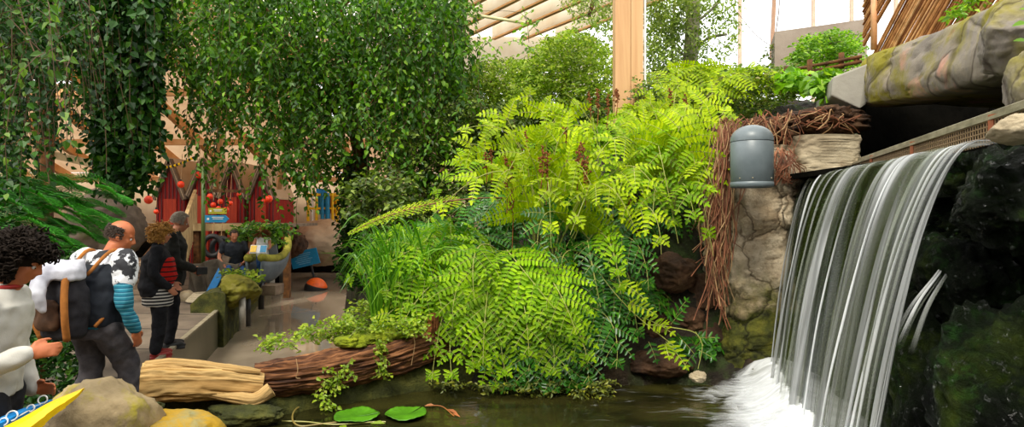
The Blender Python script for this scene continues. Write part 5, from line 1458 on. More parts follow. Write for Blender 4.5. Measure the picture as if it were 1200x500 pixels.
MB().box((9, -1, 4.2), (.3, 8, 4.4)).build('wall_right', m_plain('brown side wall', (.12, .09, .06), .8), kind='structure')

# flat part of the roof over the centre: white sheeting on timber rafters
cz = 5.0
MB().addp([[-4.2, 8.6, cz + .16], [3.2, 8.6, cz + .16], [.95, 11.9, cz + .16], [-4.2, 11.9, cz + .16]], [(0, 1, 2, 3)]).build('ceiling', M['roof_white'], label='white roof sheeting above the centre shrubs', kind='structure')
rf = MB(); rb2 = MB(); dr = np.array([-.97, 1.42, 0]) / 1.42
for x in (-2.6, -1.9, -1.25, -.63, -.13, .28, .86, 1.42, 2.0):
    a = np.array([x, 9.36, cz]) - dr * 1.0; e = np.array([x, 9.36, cz]) + dr * 1.75
    rf.bar(a + [0, 0, .02], e + [0, 0, .02], .06, .2); rb2.bar(a - [0, 0, .1], e - [0, 0, .1], .065, .03)
rb2.build('trim_4', M['beam_wood'], label='orange timber strips under the rafters', kind='structure')
rf.build('trim_2', M['roof_white'], label='parallel timber rafters under the white roof sheeting', kind='structure')
fx = MB(); fx.box((-.75, 11.25, 4.66), (4.6, .1, .62)); fx.box((-.75, 11.3, 4.15), (4.6, .08, .34)); 
fx.build('trim_3', M['roof_white'], label='cream fascia boards at the far end of the rafters', kind='structure')
MB().tube([P(528, 13, 8.6), P(616, 27, 8.9)], .022, 8).build('roof_tie', m_plain('cream rod', S(226, 214, 168)), label='thin cream rod crossing below the roof rafters', cat='rod')

# wooden post with conduit
wp = thing('wooden_post', 'pale laminated timber post rising from the ferns with a white cable duct', 'post', P(737, 142, 6.9))
xa, xm, xb = [(q - 600) * 6.9 / FL for q in (720.5, 739, 754)]
zb_ = CZ - (146 - 250) * 6.9 / FL
MB().box(((xa + xm) / 2, 6.98, (zb_ + 6.4) / 2), (xm - xa - .006, .2, 6.4 - zb_)).build('timber', M['post_wood'], wp, bevel=.006)
MB().box(((xm + xb) / 2, 6.99, (zb_ + 6.4) / 2), (xb - xm - .004, .2, 6.4 - zb_)).build('timber', M['post_wood'], wp, bevel=.006)
xc = (757.5 - 600) * 6.9 / FL
MB().box((xc - .006, 6.95, (2.75 + 6.4) / 2 + .2), (.022, .03, 6.4 - 3.15)).build('cable_duct', M['white'], wp)
MB().box((xc + .012, 6.93, 3.16), (.055, .06, .13)).build('junction_box', M['white'], wp, bevel=.006)
MB().tube([(xc + .0, 6.94, 3.1), (xc - .006, 6.95, 2.6)], .014, 8).build('cable', M['black'], wp)
MB().box((xc - .004, 6.93, 3.04), (.02, .03, .035)).build('cable_label', M['yellow'], wp)
dk = MB()
for (x, y, s_) in ((722, 108, .02), (731, 128, .012), (735, 131, .016), (724, 112, .015)): dk.ball(P(x, y, 6.87), (s_, .006, s_ * 2.2), 6)
dk.build('scar', M['fertile'], wp, label='rusty brown scars')

# bright window with thin bars
wn = thing('window_1', 'bright glazed wall with thin bars at the top right', 'window', P(900, 95, 12), kind='structure')
xw = [(q - 600) * 12 / FL for q in (700, 1200)]
MB().box(((xw[0] + xw[1]) / 2 + 1, 12.05, 6), (xw[1] - xw[0] + 4, .02, 5.2)).build('pane', M['glass'], wn)
bf = MB()
for q in (867, 953, 998, 1050, 1100, 1150): 
    x = (q - 600) * 12 / FL; bf.box((x, 12, 6), (.06, .06, 5.4))
bf.box((5, 12, 8.5), (12, .08, .1)); bf.build('window_frame', m_plain('pinkish bars', S(206, 178, 152)), wn)
MB().bar(P(904, 70, 11.9), P(908, -20, 11.9), .06, .06).build('window_frame', m_plain('brown bar', S(170, 130, 100)), wn)
# grey wall and rustic fence
V = [P(908, 84, 8.6), P(908, 37, 8.6), P(960, 30, 8.5), P(1016, 22, 8.4), P(1016, 90, 8.4)]; V = [np.array(q) for q in V]; bk = [q + np.array([.2, .6, 0]) for q in V]
MB().addp(V + bk, [(0, 1, 2, 3, 4), (9, 8, 7, 6, 5)] + [(i, 5 + i, 5 + (i + 1) % 5, (i + 1) % 5) for i in range(5)]).build('wall_upper', m_noise('grey brown render', [(.3, S(134, 118, 104)), (.6, S(160, 146, 132)), (.8, S(176, 160, 144))], 1.5, .9, .3, 14), label='grey brown wall in front of the bright window', kind='structure')
rfn = thing('rustic_fence', 'small weathered log fence beside the bright yellow green shrub', 'fence', P(970, 92, 6.4))
for (x, y0, y1, d) in ((949, 70, 94, 6.5), (986, 62, 80, 6.4), (1004, 66, 74, 6.3), (922, 78, 100, 6.8)):
    MB().tube([P(x, y1, d), P(x, y0, d)], .028, 8).build('post', M['trunk'], rfn, smooth=True)
for (a, b_) in (((918, 84, 6.75), (1010, 66, 6.25)), ((918, 90, 6.75), (1010, 72, 6.25))):
    MB().tube([P(*a), P(*b_)], .018, 7).build('rail', M['trunk'], rfn, smooth=True)

# split stick fence on top of the slab
m, nt, out = new_mat('split sticks'); M['stick'] = m
g_ = nt.nodes.new('ShaderNodeNewGeometry'); c_ = ramp(nt, g_.outputs['Random Per Island'], [(0, S(110, 64, 32)), (.4, S(164, 112, 64)), (.75, S(202, 150, 96)), (1, S(216, 174, 124))])
c_ = mixc(nt, .7, c_, ramp(nt, noise_n(nt, coords(nt), 14, 4), [(.35, (.5, .45, .4)), (.6, (1.1, 1.1, 1.1))]), 'MULTIPLY'); principled(nt, out, c_, .8, spec=.2)
sf = thing('stick_fence', 'fence of slanting split hazel sticks standing on the rock slab', 'fence', P(1070, 40, 5.2))
a0 = P(1013, 55, 5.55); a1 = P(1175, -12, 3.9)
wd_ = a1 - a0; wdh = nrm([wd_[0], wd_[1], 0]); nrmf = np.array([-wdh[1], wdh[0], 0]); 
st = MB(); sr = np.random.default_rng(8); Lh = np.linalg.norm(wd_[:2])
for k in range(98):
    s0 = -1.5 + k * .036
    p = a0 + wdh * s0; zb0 = lambda s_: a0[2] + (a1[2] - a0[2]) * s_ / Lh
    # slanting sticks go up along the fence; clip to its left end and to the ground line
    L_ = 1.9; dvec = wdh * .84 + np.array([0, 0, .54])
    t0 = 0
    if s0 < 0: t0 = -s0 / .84
    q0 = a0 + wdh * s0 + dvec * t0; q1 = a0 + wdh * s0 + dvec * L_
    if s0 >= 0: q0 = q0 + [0, 0, zb0(s0) - a0[2] - .22]
    if s0 < 0: q0[2] = a0[2] + t0 * .54; 
    if s0 + .84 * L_ < .03: continue
    q1 = q1 + [0, 0, (zb0(max(s0, 0)) - a0[2])]
    if s0 < 0: q1 = a0 + wdh * s0 + dvec * L_
    o_ = -nrmf * sr.uniform(-.006, .012)
    st.tube([q0 + o_, (q0 + q1) / 2 + o_ + sr.normal(0, .004, 3), q1 + o_], sr.uniform(.009, .016), 6, caps=False)
st.build('woven_sticks', M['stick'], sf, smooth=True)
for (x, d, y0) in ((1024, 5.4, 58), (1102, 4.6, 32)):
    MB().tube([P(x, y0, d - .06), P(x + 1, -30, d - .06)], .026, 8).build('post', m_plain('tan post', S(214, 160, 112)), sf, smooth=True)

# ================================================================ far left: huts, ramp, dock, canal things
# huts
def hut(px, d, wpx, yap, yeave, label):
    c_ = P(px, 250, d); w_ = wpx * d / FL; za = CZ + (250 - yap) * d / FL; ze = CZ + (250 - yeave) * d / FL; z0 = .0
    t = thing('red_hut', label, 'hut', (c_[0], d, z0), 'row of red boat huts')
    x0, x1 = c_[0] - w_ / 2, c_[0] + w_ / 2; dep = 1.8
    V = []; 
    for y in (d, d + dep): V += [[x0, y, z0], [x1, y, z0], [x1, y, ze], [c_[0], y, za], [x0, y, ze]]
    MB().addp(V, [(0, 1, 2, 3, 4), (9, 8, 7, 6, 5)] + [(i, 5 + i, 5 + (i + 1) % 5, (i + 1) % 5) for i in range(5)]).build('wall', M['red_paint'], t)
    bt = MB(); k = 0
    for x in np.arange(x0 + .06, x1, .12):
        top = ze + (za - ze) * (1 - abs(x - c_[0]) / (w_ / 2)); bt.box((x, d - .012, (z0 + top) / 2), (.03, .024, top - z0))
    bt.build('batten', m_plain('dark red batten', S(84, 10, 8)), t, kind='stuff')
    for s_ in (-1, 1):
        b = MB(); a = np.array([c_[0], d - .05, za + .08]); e = np.array([c_[0] + s_ * (w_ / 2 + .035), d - .05, ze - .05])
        b.bar(a, e, .14, .16, up=(0, -1, 0)); b.build('barge_board', M['grey_plank'], t)
        b = MB(); b.addp([a + [0, -.1, .02], e + [0, -.1, .02], e + [0, dep + .1, .02], a + [0, dep + .1, .02], a + [0, -.1, .07], e + [0, -.1, .07], e + [0, dep + .1, .07], a + [0, dep + .1, .07]], [(0, 1, 2, 3), (7, 6, 5, 4), (0, 4, 5, 1), (2, 6, 7, 3), (1, 5, 6, 2), (3, 7, 4, 0)])
        b.build('roof', M['cream_wall'], t)
    dw = w_ * .44; b = MB(); b.box((c_[0], d - .03, z0 + (ze - z0) * .45 + .2), (dw, .04, (ze - z0) * .9)); b.build('door', m_noise('orange red door', [(.3, S(150, 40, 14)), (.7, S(196, 62, 24))], 3, .6, .2, 20, stretch=(8, 8, .6)), t, bevel=.01)
    return t
hut(200, 19.6, 34, 190, 232, 'red boarded hut with pointed gable, leftmost of the row of huts')
hut(238, 19.6, 31, 190, 228, 'red boarded hut with pointed gable beside the green pole')
hut(272, 19.6, 29, 194, 230, 'red boarded hut behind the blue arrow sign')
hut(306, 19.6, 29, 198, 232, 'red boarded hut mostly hidden by fig leaves, rightmost of the row')
# hazard tape
hz = MB(); hy = MB(); L0, L1 = P(170, 196, 16.2), P(228, 184, 16.4)
for k in range(24):
    a = L0 + (L1 - L0) * k / 24; e = L0 + (L1 - L0) * (k + 1) / 24; s_ = -.12 * math.sin(k / 24 * math.pi); a = a + [0, 0, s_]; e = e + [0, 0, -.12 * math.sin((k + 1) / 24 * math.pi)]
    (hz if k % 2 else hy).tube([a, e], .032, 6)
ht = thing('hazard_rope', 'yellow and black striped rope strung before the hut gables', 'rope', L0); hy.build('yellow_stripe', M['yellow'], ht, kind='stuff'); hz.build('black_stripe', M['black'], ht, kind='stuff')
# ramp
R0l, R0r, R1l, R1r = P(126, 353, 12.2), P(196, 353, 12.2), P(200, 262, 18.2), P(224, 262, 18.2)
R0l[2] = R0r[2] = .03
rp = thing('plank_ramp', 'grey plank ramp climbing towards the red huts', 'ramp', (R0l + R0r) / 2)
for k in range(18):
    f0, f1 = k / 18, (k + .76) / 18
    q = [R0l + (R1l - R0l) * f0, R0r + (R1r - R0r) * f0, R0r + (R1r - R0r) * f1, R0l + (R1l - R0l) * f1]; q = [np.array(v_) for v_ in q]; lo_ = [v_ - [0, 0, .06] for v_ in q]
    MB().addp(q + lo_, [(0, 1, 2, 3), (7, 6, 5, 4), (0, 4, 5, 1), (1, 5, 6, 2), (2, 6, 7, 3), (3, 7, 4, 0)]).build('plank', M['grey_plank'], rp)
b = MB(); b.bar(R0l - [0, 0, .1], R1l - [0, 0, .1], .1, .12); b.bar(R0r - [0, 0, .1], R1r - [0, 0, .1], .1, .12); b.build('beam', M['trunk'], rp)
# ramp fence
rl = thing('ramp_fence', 'pale timber board fence along the right edge of the ramp', 'fence', R0r)
n_ = 26
for k in range(n_):
    p = R0r + (R1r - R0r) * (k + .5) / n_ + [.14, 0, 0]
    MB().box(p + [0, 0, .42], (.035, .13, .95 + .02 * (k % 3))).build('board', M['pale_timber'], rl)
MB().bar(R0r + [.12, 0, .98], R1r + [.12, 0, .98], .09, .07).build('handrail', M['pale_timber'], rl, bevel=.01)
MB().box(R0r + [.14, -.1, .5], (.12, .12, 1.2)).build('post', M['pale_timber'], rl, bevel=.01)
# big rock left of the ramp
rock('rock', P(118, 268, 12.9), (1.65, 1.5, 1.7), 141, m_noise('brown grey rock', [(.3, S(62, 52, 42)), (.6, S(104, 90, 76)), (.8, S(126, 112, 92))], 1.4, .85, .5, 9, moss=((.10, .12, .015), .35, 1.6)), rough=.1, planes=6, label='big brown grey rock with a mossy side left of the plank ramp', cat='rock')
# floats
fls = [(174, 234, 6, 12.0, 'orange red float hanging before the big rock'), (212, 216, 5, 15.8, 'pinkish orange float hanging on the leftmost hut'), (246, 230, 4.2, 15.5, 'red float above the yellow sign'), (233, 205, 5, 17.0, 'orange float under the second hut gable'),
       (250, 240, 4, 16, 'orange float in the bunch behind the yellow sign, at its left'), (258, 236, 4, 16, 'orange float in the bunch behind the yellow sign, at its top'), (265, 246, 4.5, 16, 'orange float in the bunch behind the yellow sign, at its right'), (256, 244, 3.5, 15.9, 'orange float in the middle of the bunch behind the yellow sign'), (270, 238, 3.5, 16, 'small orange float right of the bunch behind the yellow sign'),
       (315, 233, 5.5, 16, 'red float hanging by the fig leaves over the dock'), (309, 236, 4, 16, 'red float touching the larger float by the fig leaves'), (183, 248, 3.5, 14, 'small orange float right of the big rock'), (280, 228, 3.5, 17, 'small orange float on the hut wall behind the hanging leaves')]
for (x, y, r_, d, lab) in fls:
    t = thing('hanging_float', lab, 'float', P(x, y + r_, d), 'orange floats hung about the huts'); c_ = P(x, y, d); R_ = r_ * .78 * d / FL
    MB().ball(c_, (R_, R_, R_ * 1.05), 14).build('ball', M['orange_red'], t, smooth=True)
    MB().tube([c_ + [0, 0, R_], c_ + [0, 0, R_ + .05]], .018, 6).build('eye', M['black'], t)
    MB().tube([c_ + [0, 0, R_ + .04], c_ + [.01, .05, R_ + .7]], .008, 5).build('line', M['root_pale'], t)
# rack cross bar and the lower signs
gp = thing('green_pole', 'slender green painted pole on the walkway beside the ramp', 'pole', P(238, 345, 13.3))
MB().tube([P(238.2, 345, 13.3), P(238.2, 195, 13.3)], .042, 10).build('pole_shaft', m_plain('green paint', S(70, 92, 30)), gp, smooth=True)
MB().box(P(238.2, 344, 13.3), (.2, .2, .03)).build('foot_plate', M['steel'], gp)
MB().bar(P(238, 223, 13.4), P(292, 224, 15.5), .07, .07).build('cross_bar', M['trunk'], label='rusty horizontal bar joined to the green pole', cat='bar')
def sign(name, label, px0, px1, py0, py1, d, mat, point=False, lines=3, th=.03):
    c_ = P((px0 + px1) / 2, (py0 + py1) / 2, d); w_ = (px1 - px0) * d / FL; h_ = (py1 - py0) * d / FL
    t = thing(name, label, 'sign', c_ - [0, 0, h_ / 2])
    o = [(-w_ / 2, -h_ / 2), (w_ / 2 - (h_ / 2 if point else 0), -h_ / 2)] + ([(w_ / 2, 0)] if point else []) + [(w_ / 2 - (h_ / 2 if point else 0), h_ / 2), (-w_ / 2, h_ / 2)]
    n_ = len(o); V = [[c_[0] + a, d, c_[2] + b_] for a, b_ in o] + [[c_[0] + a, d + th, c_[2] + b_] for a, b_ in o]
    MB().addp(V, [tuple(range(n_)), tuple(range(2 * n_ - 1, n_ - 1, -1))] + [(i, n_ + i, n_ + (i + 1) % n_, (i + 1) % n_) for i in range(n_)]).build('board', mat, t)
    b = MB()
    for k in range(lines):
        z = c_[2] + h_ * (.22 - .22 * k); b.box((c_[0] + w_ * .05, d - .004, z), (w_ * (.5 - .08 * (k % 2)), .006, h_ * .09))
    b.box((c_[0] - w_ * .36, d - .004, c_[2]), (h_ * .3, .006, h_ * .3)); b.build('lettering', M['white'], t)
    return t
sign('arrow_sign', 'blue arrow sign with white lettering on the green pole', 240, 268, 252, 260.5, 13.2, M['blue_paint'], True, 2)
sign('sign', 'yellow green sign above the blue arrow sign', 244, 265, 243.5, 250.5, 13.25, m_plain('mustard sign', S(170, 160, 30)), False, 2)
# dock deck; a near-black board at the back stands in for shade underneath
dk_ = thing('dock', 'timber dock edge above the tyres behind the walkway', 'dock', P(290, 300, 17.0))
for k in range(9):
    x = -8.5 + k * .29; MB().box((x, 17.9, 1.42), (.27, 2.4, .08)).build('plank', M['grey_plank'], dk_)
MB().box((-7.38, 16.68, 1.38), (2.6, .1, .2)).build('edge_beam', M['pale_timber'], dk_)
for x in (-8.6, -7.9, -7.1, -6.15): MB().box((x, 16.8, .4), (.16, .16, 1.9)).build('post', M['trunk'], dk_)
MB().box((-7.9, 19.0, .4), (1.5, .1, 1.9)).build('shade_board', M['cave'], dk_)
for (x, y, d, lab) in ((249, 288, 15.6, 'black tyre hanging under the dock, the left one'), (259, 290, 15.9, 'black tyre hanging under the dock, the right one beside the seated person')):
    c_ = P(x, y, d); t_ = thing('tyre', lab, 'tyre', c_ - [0, 0, .26], 'old tyres under the dock')
    a_ = np.linspace(0, 2 * np.pi, 33); MB().tube(np.stack([c_[0] + .2 * np.cos(a_), c_[1] + .07 * np.cos(a_), c_[2] + .25 * np.sin(a_)], -1), .065, 12, caps=False).build('tread', M['black'], t_, smooth=True)
    MB().tube([c_ + [0, 0, .25], c_ + [0, .1, .7]], .012, 5).build('rope', M['root_pale'], t_)
# tarpaulin wall
A = np.zeros((26, 40, 3))
for i in range(26):
    for j in range(40):
        f, g = j / 39, i / 25; p = P(219 + 62 * f, 346, 13.0 - .2 * f); p[2] = .72 * g + .02
        p[1] += .10 * math.sin(f * 22 + g * 3) * (1 - .3 * g) + .5 * g * 0; p[2] -= .05 * math.sin(f * 9) * g; A[i, j] = p
o = MB().grid(A).build('tarpaulin', M['tarp'], smooth=True, label='grey brown tarpaulin screen beside the foot of the green pole', cat='tarpaulin'); s_ = o.modifiers.new('thick', 'SOLIDIFY'); s_.thickness = .03
# blue board, rope and sacks
bb = MB(); bb.bar(P(246, 343, 12.6), P(261, 314, 12.9), .16, .04, up=(0, -1, .2)); o = bb.build('blue_board', M['blue_bright'], bevel=.01, label='bright blue board leaning against the tarpaulin', cat='board')
MB().bar(P(259, 318, 12.95), P(266, 300, 13.0), .16, .05, up=(0, -1, .2)).build('paddle_blade', M['grey_plank'], label='grey green board end above the blue board', cat='board')
rock('sack', P(219, 349, 12.4), (.34, .3, .3), 151, m_plain('pale sack', S(176, 160, 130)), sub=4, rough=.1, planes=2, label='pale sack on the walkway beside the two standing people', cat='sack')
a_ = np.linspace(0, 12 * np.pi, 120); c_ = G(240, 352, .03)
MB().tube(np.stack([c_[0] + (.34 - .004 * a_) * np.cos(a_), c_[1] + (.34 - .004 * a_) * np.sin(a_), .03 + .0 * a_ + .004 * a_], -1), .022, 6).build('rope_coil', m_plain('pale rope', S(190, 176, 146)), label='flat coil of pale rope at the foot of the green pole', cat='rope')
# canal walls: near steel plate, then mossy stone curb
pl = thing('canal_plate', 'dark steel plate with pale top edge lining the near canal side', 'plate', (LX(8), 8, -.6))
ys_ = (6.6, 11.6); a, e = np.array([LX(ys_[0]), ys_[0], 0.]), np.array([LX(ys_[1]), ys_[1], 0.])
MB().bar(a + [.03, 0, -.33], e + [.03, 0, -.33], .03, .7).build('sheet', m_noise('dark green steel sheet', [(.3, S(64, 64, 46)), (.7, S(94, 92, 70))], 1.2, .35, .05, 10), pl)
MB().bar(a + [.02, 0, .04], e + [.02, 0, .04], .07, .035).build('top_edge', M['steel'], pl, bevel=.004)
cb = MB(); ys_ = np.linspace(10.8, 33, 90)
prof = [(.12, -.9), (.14, -.2), (.13, .1), (.10, .26), (-.02, .33), (-.2, .32), (-.34, .2), (-.36, -.1)]
A = np.array([[[LX(y) + a_ * (1 + .02 * y), y, b_] for a_, b_ in prof] for y in ys_]); A += (fbm_arr(A.reshape(-1, 3), 1.6, 5).reshape(A.shape[:2]) * .12)[:, :, None] * np.array([.5, 0, 1])
cb.addp(A[0], [tuple(range(8))]); cb.grid(A).build('kerb', M['moss_dark'], smooth=True, label='mossy stone kerb along the far canal side', kind='structure')
rock('mossy_stone', P(280, 340, 11.6), (.8, 1.1, .62), 161, m_noise('moss on stone', [(.3, S(60, 58, 20)), (.55, S(112, 108, 24)), (.8, S(150, 140, 90))], 3, .9, .6, 20), label='rounded mossy stone at the canal edge before the seated people', cat='stone')
for (x, y0, y1, d, m_, lab) in ((284, 348, 386, 11.3, 'white', 'short white mooring post at the canal edge, nearest of the row'), (290, 346, 382, 11.5, 'black', 'short black mooring post beside the nearest white one'), (306, 330, 362, 13.2, 'black', 'dark mooring post in the middle of the canal edge'), (319, 318, 345, 15.2, 'white', 'thin pale mooring post below the mossy boat'), (330, 310, 335, 17.0, 'black', 'dark mooring post farthest along the canal edge')):
    MB().tube([P(x, y1, d), P(x, y0, d)], .06, 10).build('mooring_post', m_plain('post ' + m_, (.3, .28, .24) if m_ == 'white' else (.015, .014, .012)), smooth=True, label=lab, cat='post', group='mooring posts along the canal')
# mossy wooden boat moored behind the kerb
bo = thing('wooden_boat', 'old wooden boat with mossy gunwale behind the seated people', 'boat', P(326, 320, 14.6))
def boat(c0, c1, wd, hg):
    c0, c1 = np.array(c0), np.array(c1); ax = nrm(c1 - c0); sd = nrm(np.cross(ax, [0, 0, 1])); A = []
    for f in np.linspace(0, 1, 28):
        w_ = wd * math.sin(math.pi * (.08 + .84 * f)) ** .6; rise = .18 * (2 * f - 1) ** 2
        c_ = c0 + (c1 - c0) * f; A.append([c_ + sd * w_ * math.sin(t_) + np.array([0, 0, rise + hg * (1 - math.cos(t_) ** .8 if math.cos(t_) > 0 else 1)]) for t_ in np.linspace(-1.5, 1.5, 15)])
    return np.array(A)
A = boat(P(298, 341, 12.9), P(331, 312, 15.4), .30, .55)
o = MB().grid(A).build('hull', m_noise('blue grey planks', [(.3, S(64, 74, 82)), (.7, S(104, 112, 116))], 2, .7, .3, 16), bo, smooth=True); s_ = o.modifiers.new('thick', 'SOLIDIFY'); s_.thickness = .05
for s_ in (0, -1): MB().tube(A[:, s_] + [0, 0, .04], .085, 8).build('gunwale', m_noise('mossy gunwale', [(.3, S(96, 96, 24)), (.7, S(170, 164, 60))], 4, .95, .8, 20), bo, smooth=True)
# plants round the dock
lf = MB(); foliage(lf, [(275, 262), (330, 258), (345, 270), (330, 285), (300, 278), (272, 285)], 90, 13.2, 14.4, .12, 7, .2, .16); t = thing('potted_plant', 'leafy plant behind the seated people below the dock edge', 'plant', P(305, 320, 13.9)); lf.build('foliage', M['l_fig'], t, kind='stuff'); MB().tube([P(305, 325, 13.9), P(303, 265, 13.9)], .03, 6).build('stem', M['trunk'], t)
lf = MB(); foliage(lf, [(262, 318), (300, 314), (305, 330), (280, 336), (262, 330)], 60, 12.2, 12.8, .09, 7, -.1, .12); lf.build('low_plant', M['l_shrub'], label='low leafy plant in front of the seated people', cat='plant')
# far end: rock mound and bright frames
rock('rock_mound', P(380, 284, 22), (2.3, 2.4, 1.6), 171, m_noise('tan rock', [(.3, S(140, 116, 90)), (.7, S(196, 172, 142))], .8, .85, .4, 8), rough=.08, planes=4, label='tan rounded rock mound at the far end of the canal', cat='rock')
fr = thing('playground', 'blue and yellow post frame above the far end of the canal', 'frame', P(382, 262, 23.8))
for (x, m_, r_) in ((361, 'yellow', .07), (366, 'white', .05), (371, 'yellow', .07), (378, 'blue_paint', .1), (384, 'blue_paint', .12), (390, 'yellow', .07), (395, 'yellow', .08), (399, 'white', .05)):
    MB().tube([P(x, 262, 23.8), P(x, 226, 23.8)], r_ * .8, 8).build('post', M[m_], fr)
for y in (228, 244, 261): MB().bar(P(358, y, 23.8), P(402, y, 23.8), .08, .08).build('rail', M['yellow'] if y != 261 else M['cream_wall'], fr)
MB().box(P(377, 236, 24), (.4, .1, 1.0)).build('panel', M['blue_bright'], fr); MB().box(P(393, 238, 24), (.7, .1, .8)).build('panel', m_plain('orange panel', S(224, 130, 40)), fr)
MB().box((-9.5, 24.6, .25), (14, .3, 2.0)).build('wall_canal_end', M['cave'], kind='structure')
rock('rock', P(345, 288, 19.5), (.8, .9, .9), 181, M['rock_brown'], label='dark brown rock beside the sign at the canal edge', cat='rock')
# blue information sign standing in the canal
sg = thing('water_sign', 'tilted blue information board on a thin leg standing in the canal behind the buoy', 'sign', P(369, 337, 19.5))
ct = P(357, 302.5, 19.45); w_, h_ = 33 * 19.45 / FL, 19 * 19.45 / FL; R_ = roty(-math.radians(13)) @ rotx(math.radians(8))
MB().box(ct, (w_, .03, h_), R_).build('board', M['blue_paint'], sg, bevel=.006)
b = MB()
for k in range(6):
    off = R_ @ np.array([-.05 + .02 * (k % 2), -.022, h_ * (.3 - .12 * k)]); b.box(ct + off, (w_ * (.62 - .1 * (k % 3)), .006, .018), R_)
b.build('lettering', m_plain('pale blue lettering', S(130, 180, 205)), sg)
MB().tube([ct + R_ @ np.array([.14, .03, -h_ * .4]), P(370.5, 338, 19.5)], .035, 8).build('leg', M['black'], sg)
by = thing('buoy', 'round orange buoy with black band floating in the canal', 'buoy', P(370, 345, 18.9)); c_ = P(370, 335.5, 18.9); c_[2] = CANAL + .03; R_ = 13.2 * 18.9 / FL
t_ = np.linspace(.12, math.pi, 20); MB().lathe([(R_ * math.sin(q), R_ * math.cos(q)) for q in np.linspace(.001, 1.2, 14)], c_, 40, R=roty(.28)).build('orange_top', M['orange'], by, smooth=True)
MB().lathe([(R_ * 1.005 * math.sin(q), R_ * 1.005 * math.cos(q)) for q in np.linspace(1.2, math.pi - .01, 14)], c_, 40, R=roty(.28)).build('black_band', M['black'], by, smooth=True)
MB().tube([c_ + [0, 0, R_], c_ + [0, 0, R_ + .06]], .03, 8).build('top_eye', M['black'], by)
# pale beam at far left
MB().bar(P(18, 171, 10.5), P(118, 194, 10.5), .1, .12).build('beam', M['pale_timber'], label='pale timber beam crossing behind the vines at the left', cat='beam')
# ================================================================ people
def ring_loft(b, secs, k=28, X=(1, 0, 0), Y=(0, 1, 0), closed=True):
    """secs: (centre, rx, ry [, power]) -> closed tube of superellipses"""
    X = np.array(X, float); Y = np.array(Y, float); a = np.arange(k) * 2 * np.pi / k; rows = []
    for s in secs:
        pw = s[3] if len(s) > 3 else .9
        c_, s_ = np.cos(a), np.sin(a)
        rows.append(np.array(s[0]) + (np.sign(c_) * np.abs(c_) ** pw * s[1])[:, None] * X + (np.sign(s_) * np.abs(s_) ** pw * s[2])[:, None] * Y)
    A = np.array(rows); idx = np.arange(A.shape[0] * k).reshape(-1, k); idc = np.concatenate([idx, idx[:, :1]], 1)
    F = np.stack([idc[:-1, :-1], idc[:-1, 1:], idc[1:, 1:], idc[1:, :-1]], -1).reshape(-1, 4)
    b.addp(A, [tuple(q) for q in F] + [tuple(idx[0][::-1]), tuple(idx[-1])])

def limb3(b, pts, rad, k=16, n=18):
    p = bez(pts, n) if len(pts) > 2 else bez(pts, n); t = np.linspace(0, 1, n)
    r = np.interp(t, np.linspace(0, 1, len(rad)), rad)
    b.tube(p, r, k); b.ball(p[0], r[0] * .98, 8); b.ball(p[-1], r[-1] * .98, 8)

def hand(b, wrist, d, palm, curl=.5, s=1.0, thumb_side=1):
    """palm, four unequal fingers with two bends and a thumb from the side of the palm"""
    d = nrm(d); n = orth(np.array([palm], float), np.array([d]))[0]; sd = np.cross(d, n) * thumb_side
    wrist = np.array(wrist, float); pc = wrist + d * .045 * s
    R = np.stack([sd, d, n], 1)
    b.ball(pc, (.040 * s, .052 * s, .017 * s), 12, R=R)
    b.tube([wrist - d * .02, wrist + d * .03], [.026 * s, .028 * s], 10)
    for k_, (o, L_) in enumerate(((.030, .066), (.010, .076), (-.010, .070), (-.029, .054))):
        p = pc + d * .042 * s + sd * o * s; a = 0; pts = [p - d * .02]
        for seg in (.45, .32, .25):
            a += curl * (.6 + .1 * k_); dd = d * math.cos(a) + n * math.sin(a); p = p + dd * L_ * s * seg; pts.append(p)
        b.tube(bez(pts, 10), np.linspace(.0095, .0070, 10) * s, 8); b.ball(pts[-1], .0072 * s, 6)
    p = wrist + d * .022 * s + sd * .026 * s
    pts = [p, p + (sd * .8 + d * .7) * .03 * s, p + (sd * .75 + d * 1.1 + n * .3) * .045 * s, p + (sd * .6 + d * 1.3 + n * .6) * .058 * s]
    b.tube(bez(pts, 8), np.linspace(.0125, .0085, 8) * s, 8); b.ball(pts[-1], .0086 * s, 6)

def head_geo(b, c, R, s=1.0, female=False):
    """c: centre of the skull; R: columns = right, forward, up"""
    c = np.array(c, float); f = lambda x, y, z: c + R @ (np.array([x, y, z]) * s)
    b.ball(f(0, -.012, .025), np.array([.074, .092, .090]) * s, 20, R=R)          # skull
    b.ball(f(0, .022, -.035), np.array([.060, .064, .078]) * s, 18, R=R)          # face
    b.ball(f(0, .046, -.088), np.array([.032, .030, .026]) * s, 12, R=R)          # chin
    for q in (-1, 1):
        b.ball(f(.034 * q, .052, -.026), np.array([.024, .024, .022]) * s, 10, R=R)   # cheek
        b.ball(f(.030 * q, .070, .016), np.array([.024, .014, .009]) * s, 10, R=R)    # brow
        b.ball(f(.078 * q, -.008, -.010), np.array([.008, .018, .030]) * s, 10, R=R)  # ear
        b.ball(f(.012 * q, .088, -.034), np.array([.010, .012, .009]) * s, 8, R=R)    # nostril
    b.tube([f(0, .078, .012), f(0, .092, -.010), f(0, .104, -.030), f(0, .088, -.038)], np.array([.009, .010, .013, .010]) * s, 10)
    b.ball(f(0, .078, -.058), np.array([.024, .012, .006]) * s, 8, R=R); b.ball(f(0, .076, -.068), np.array([.021, .012, .007]) * s, 8, R=R)

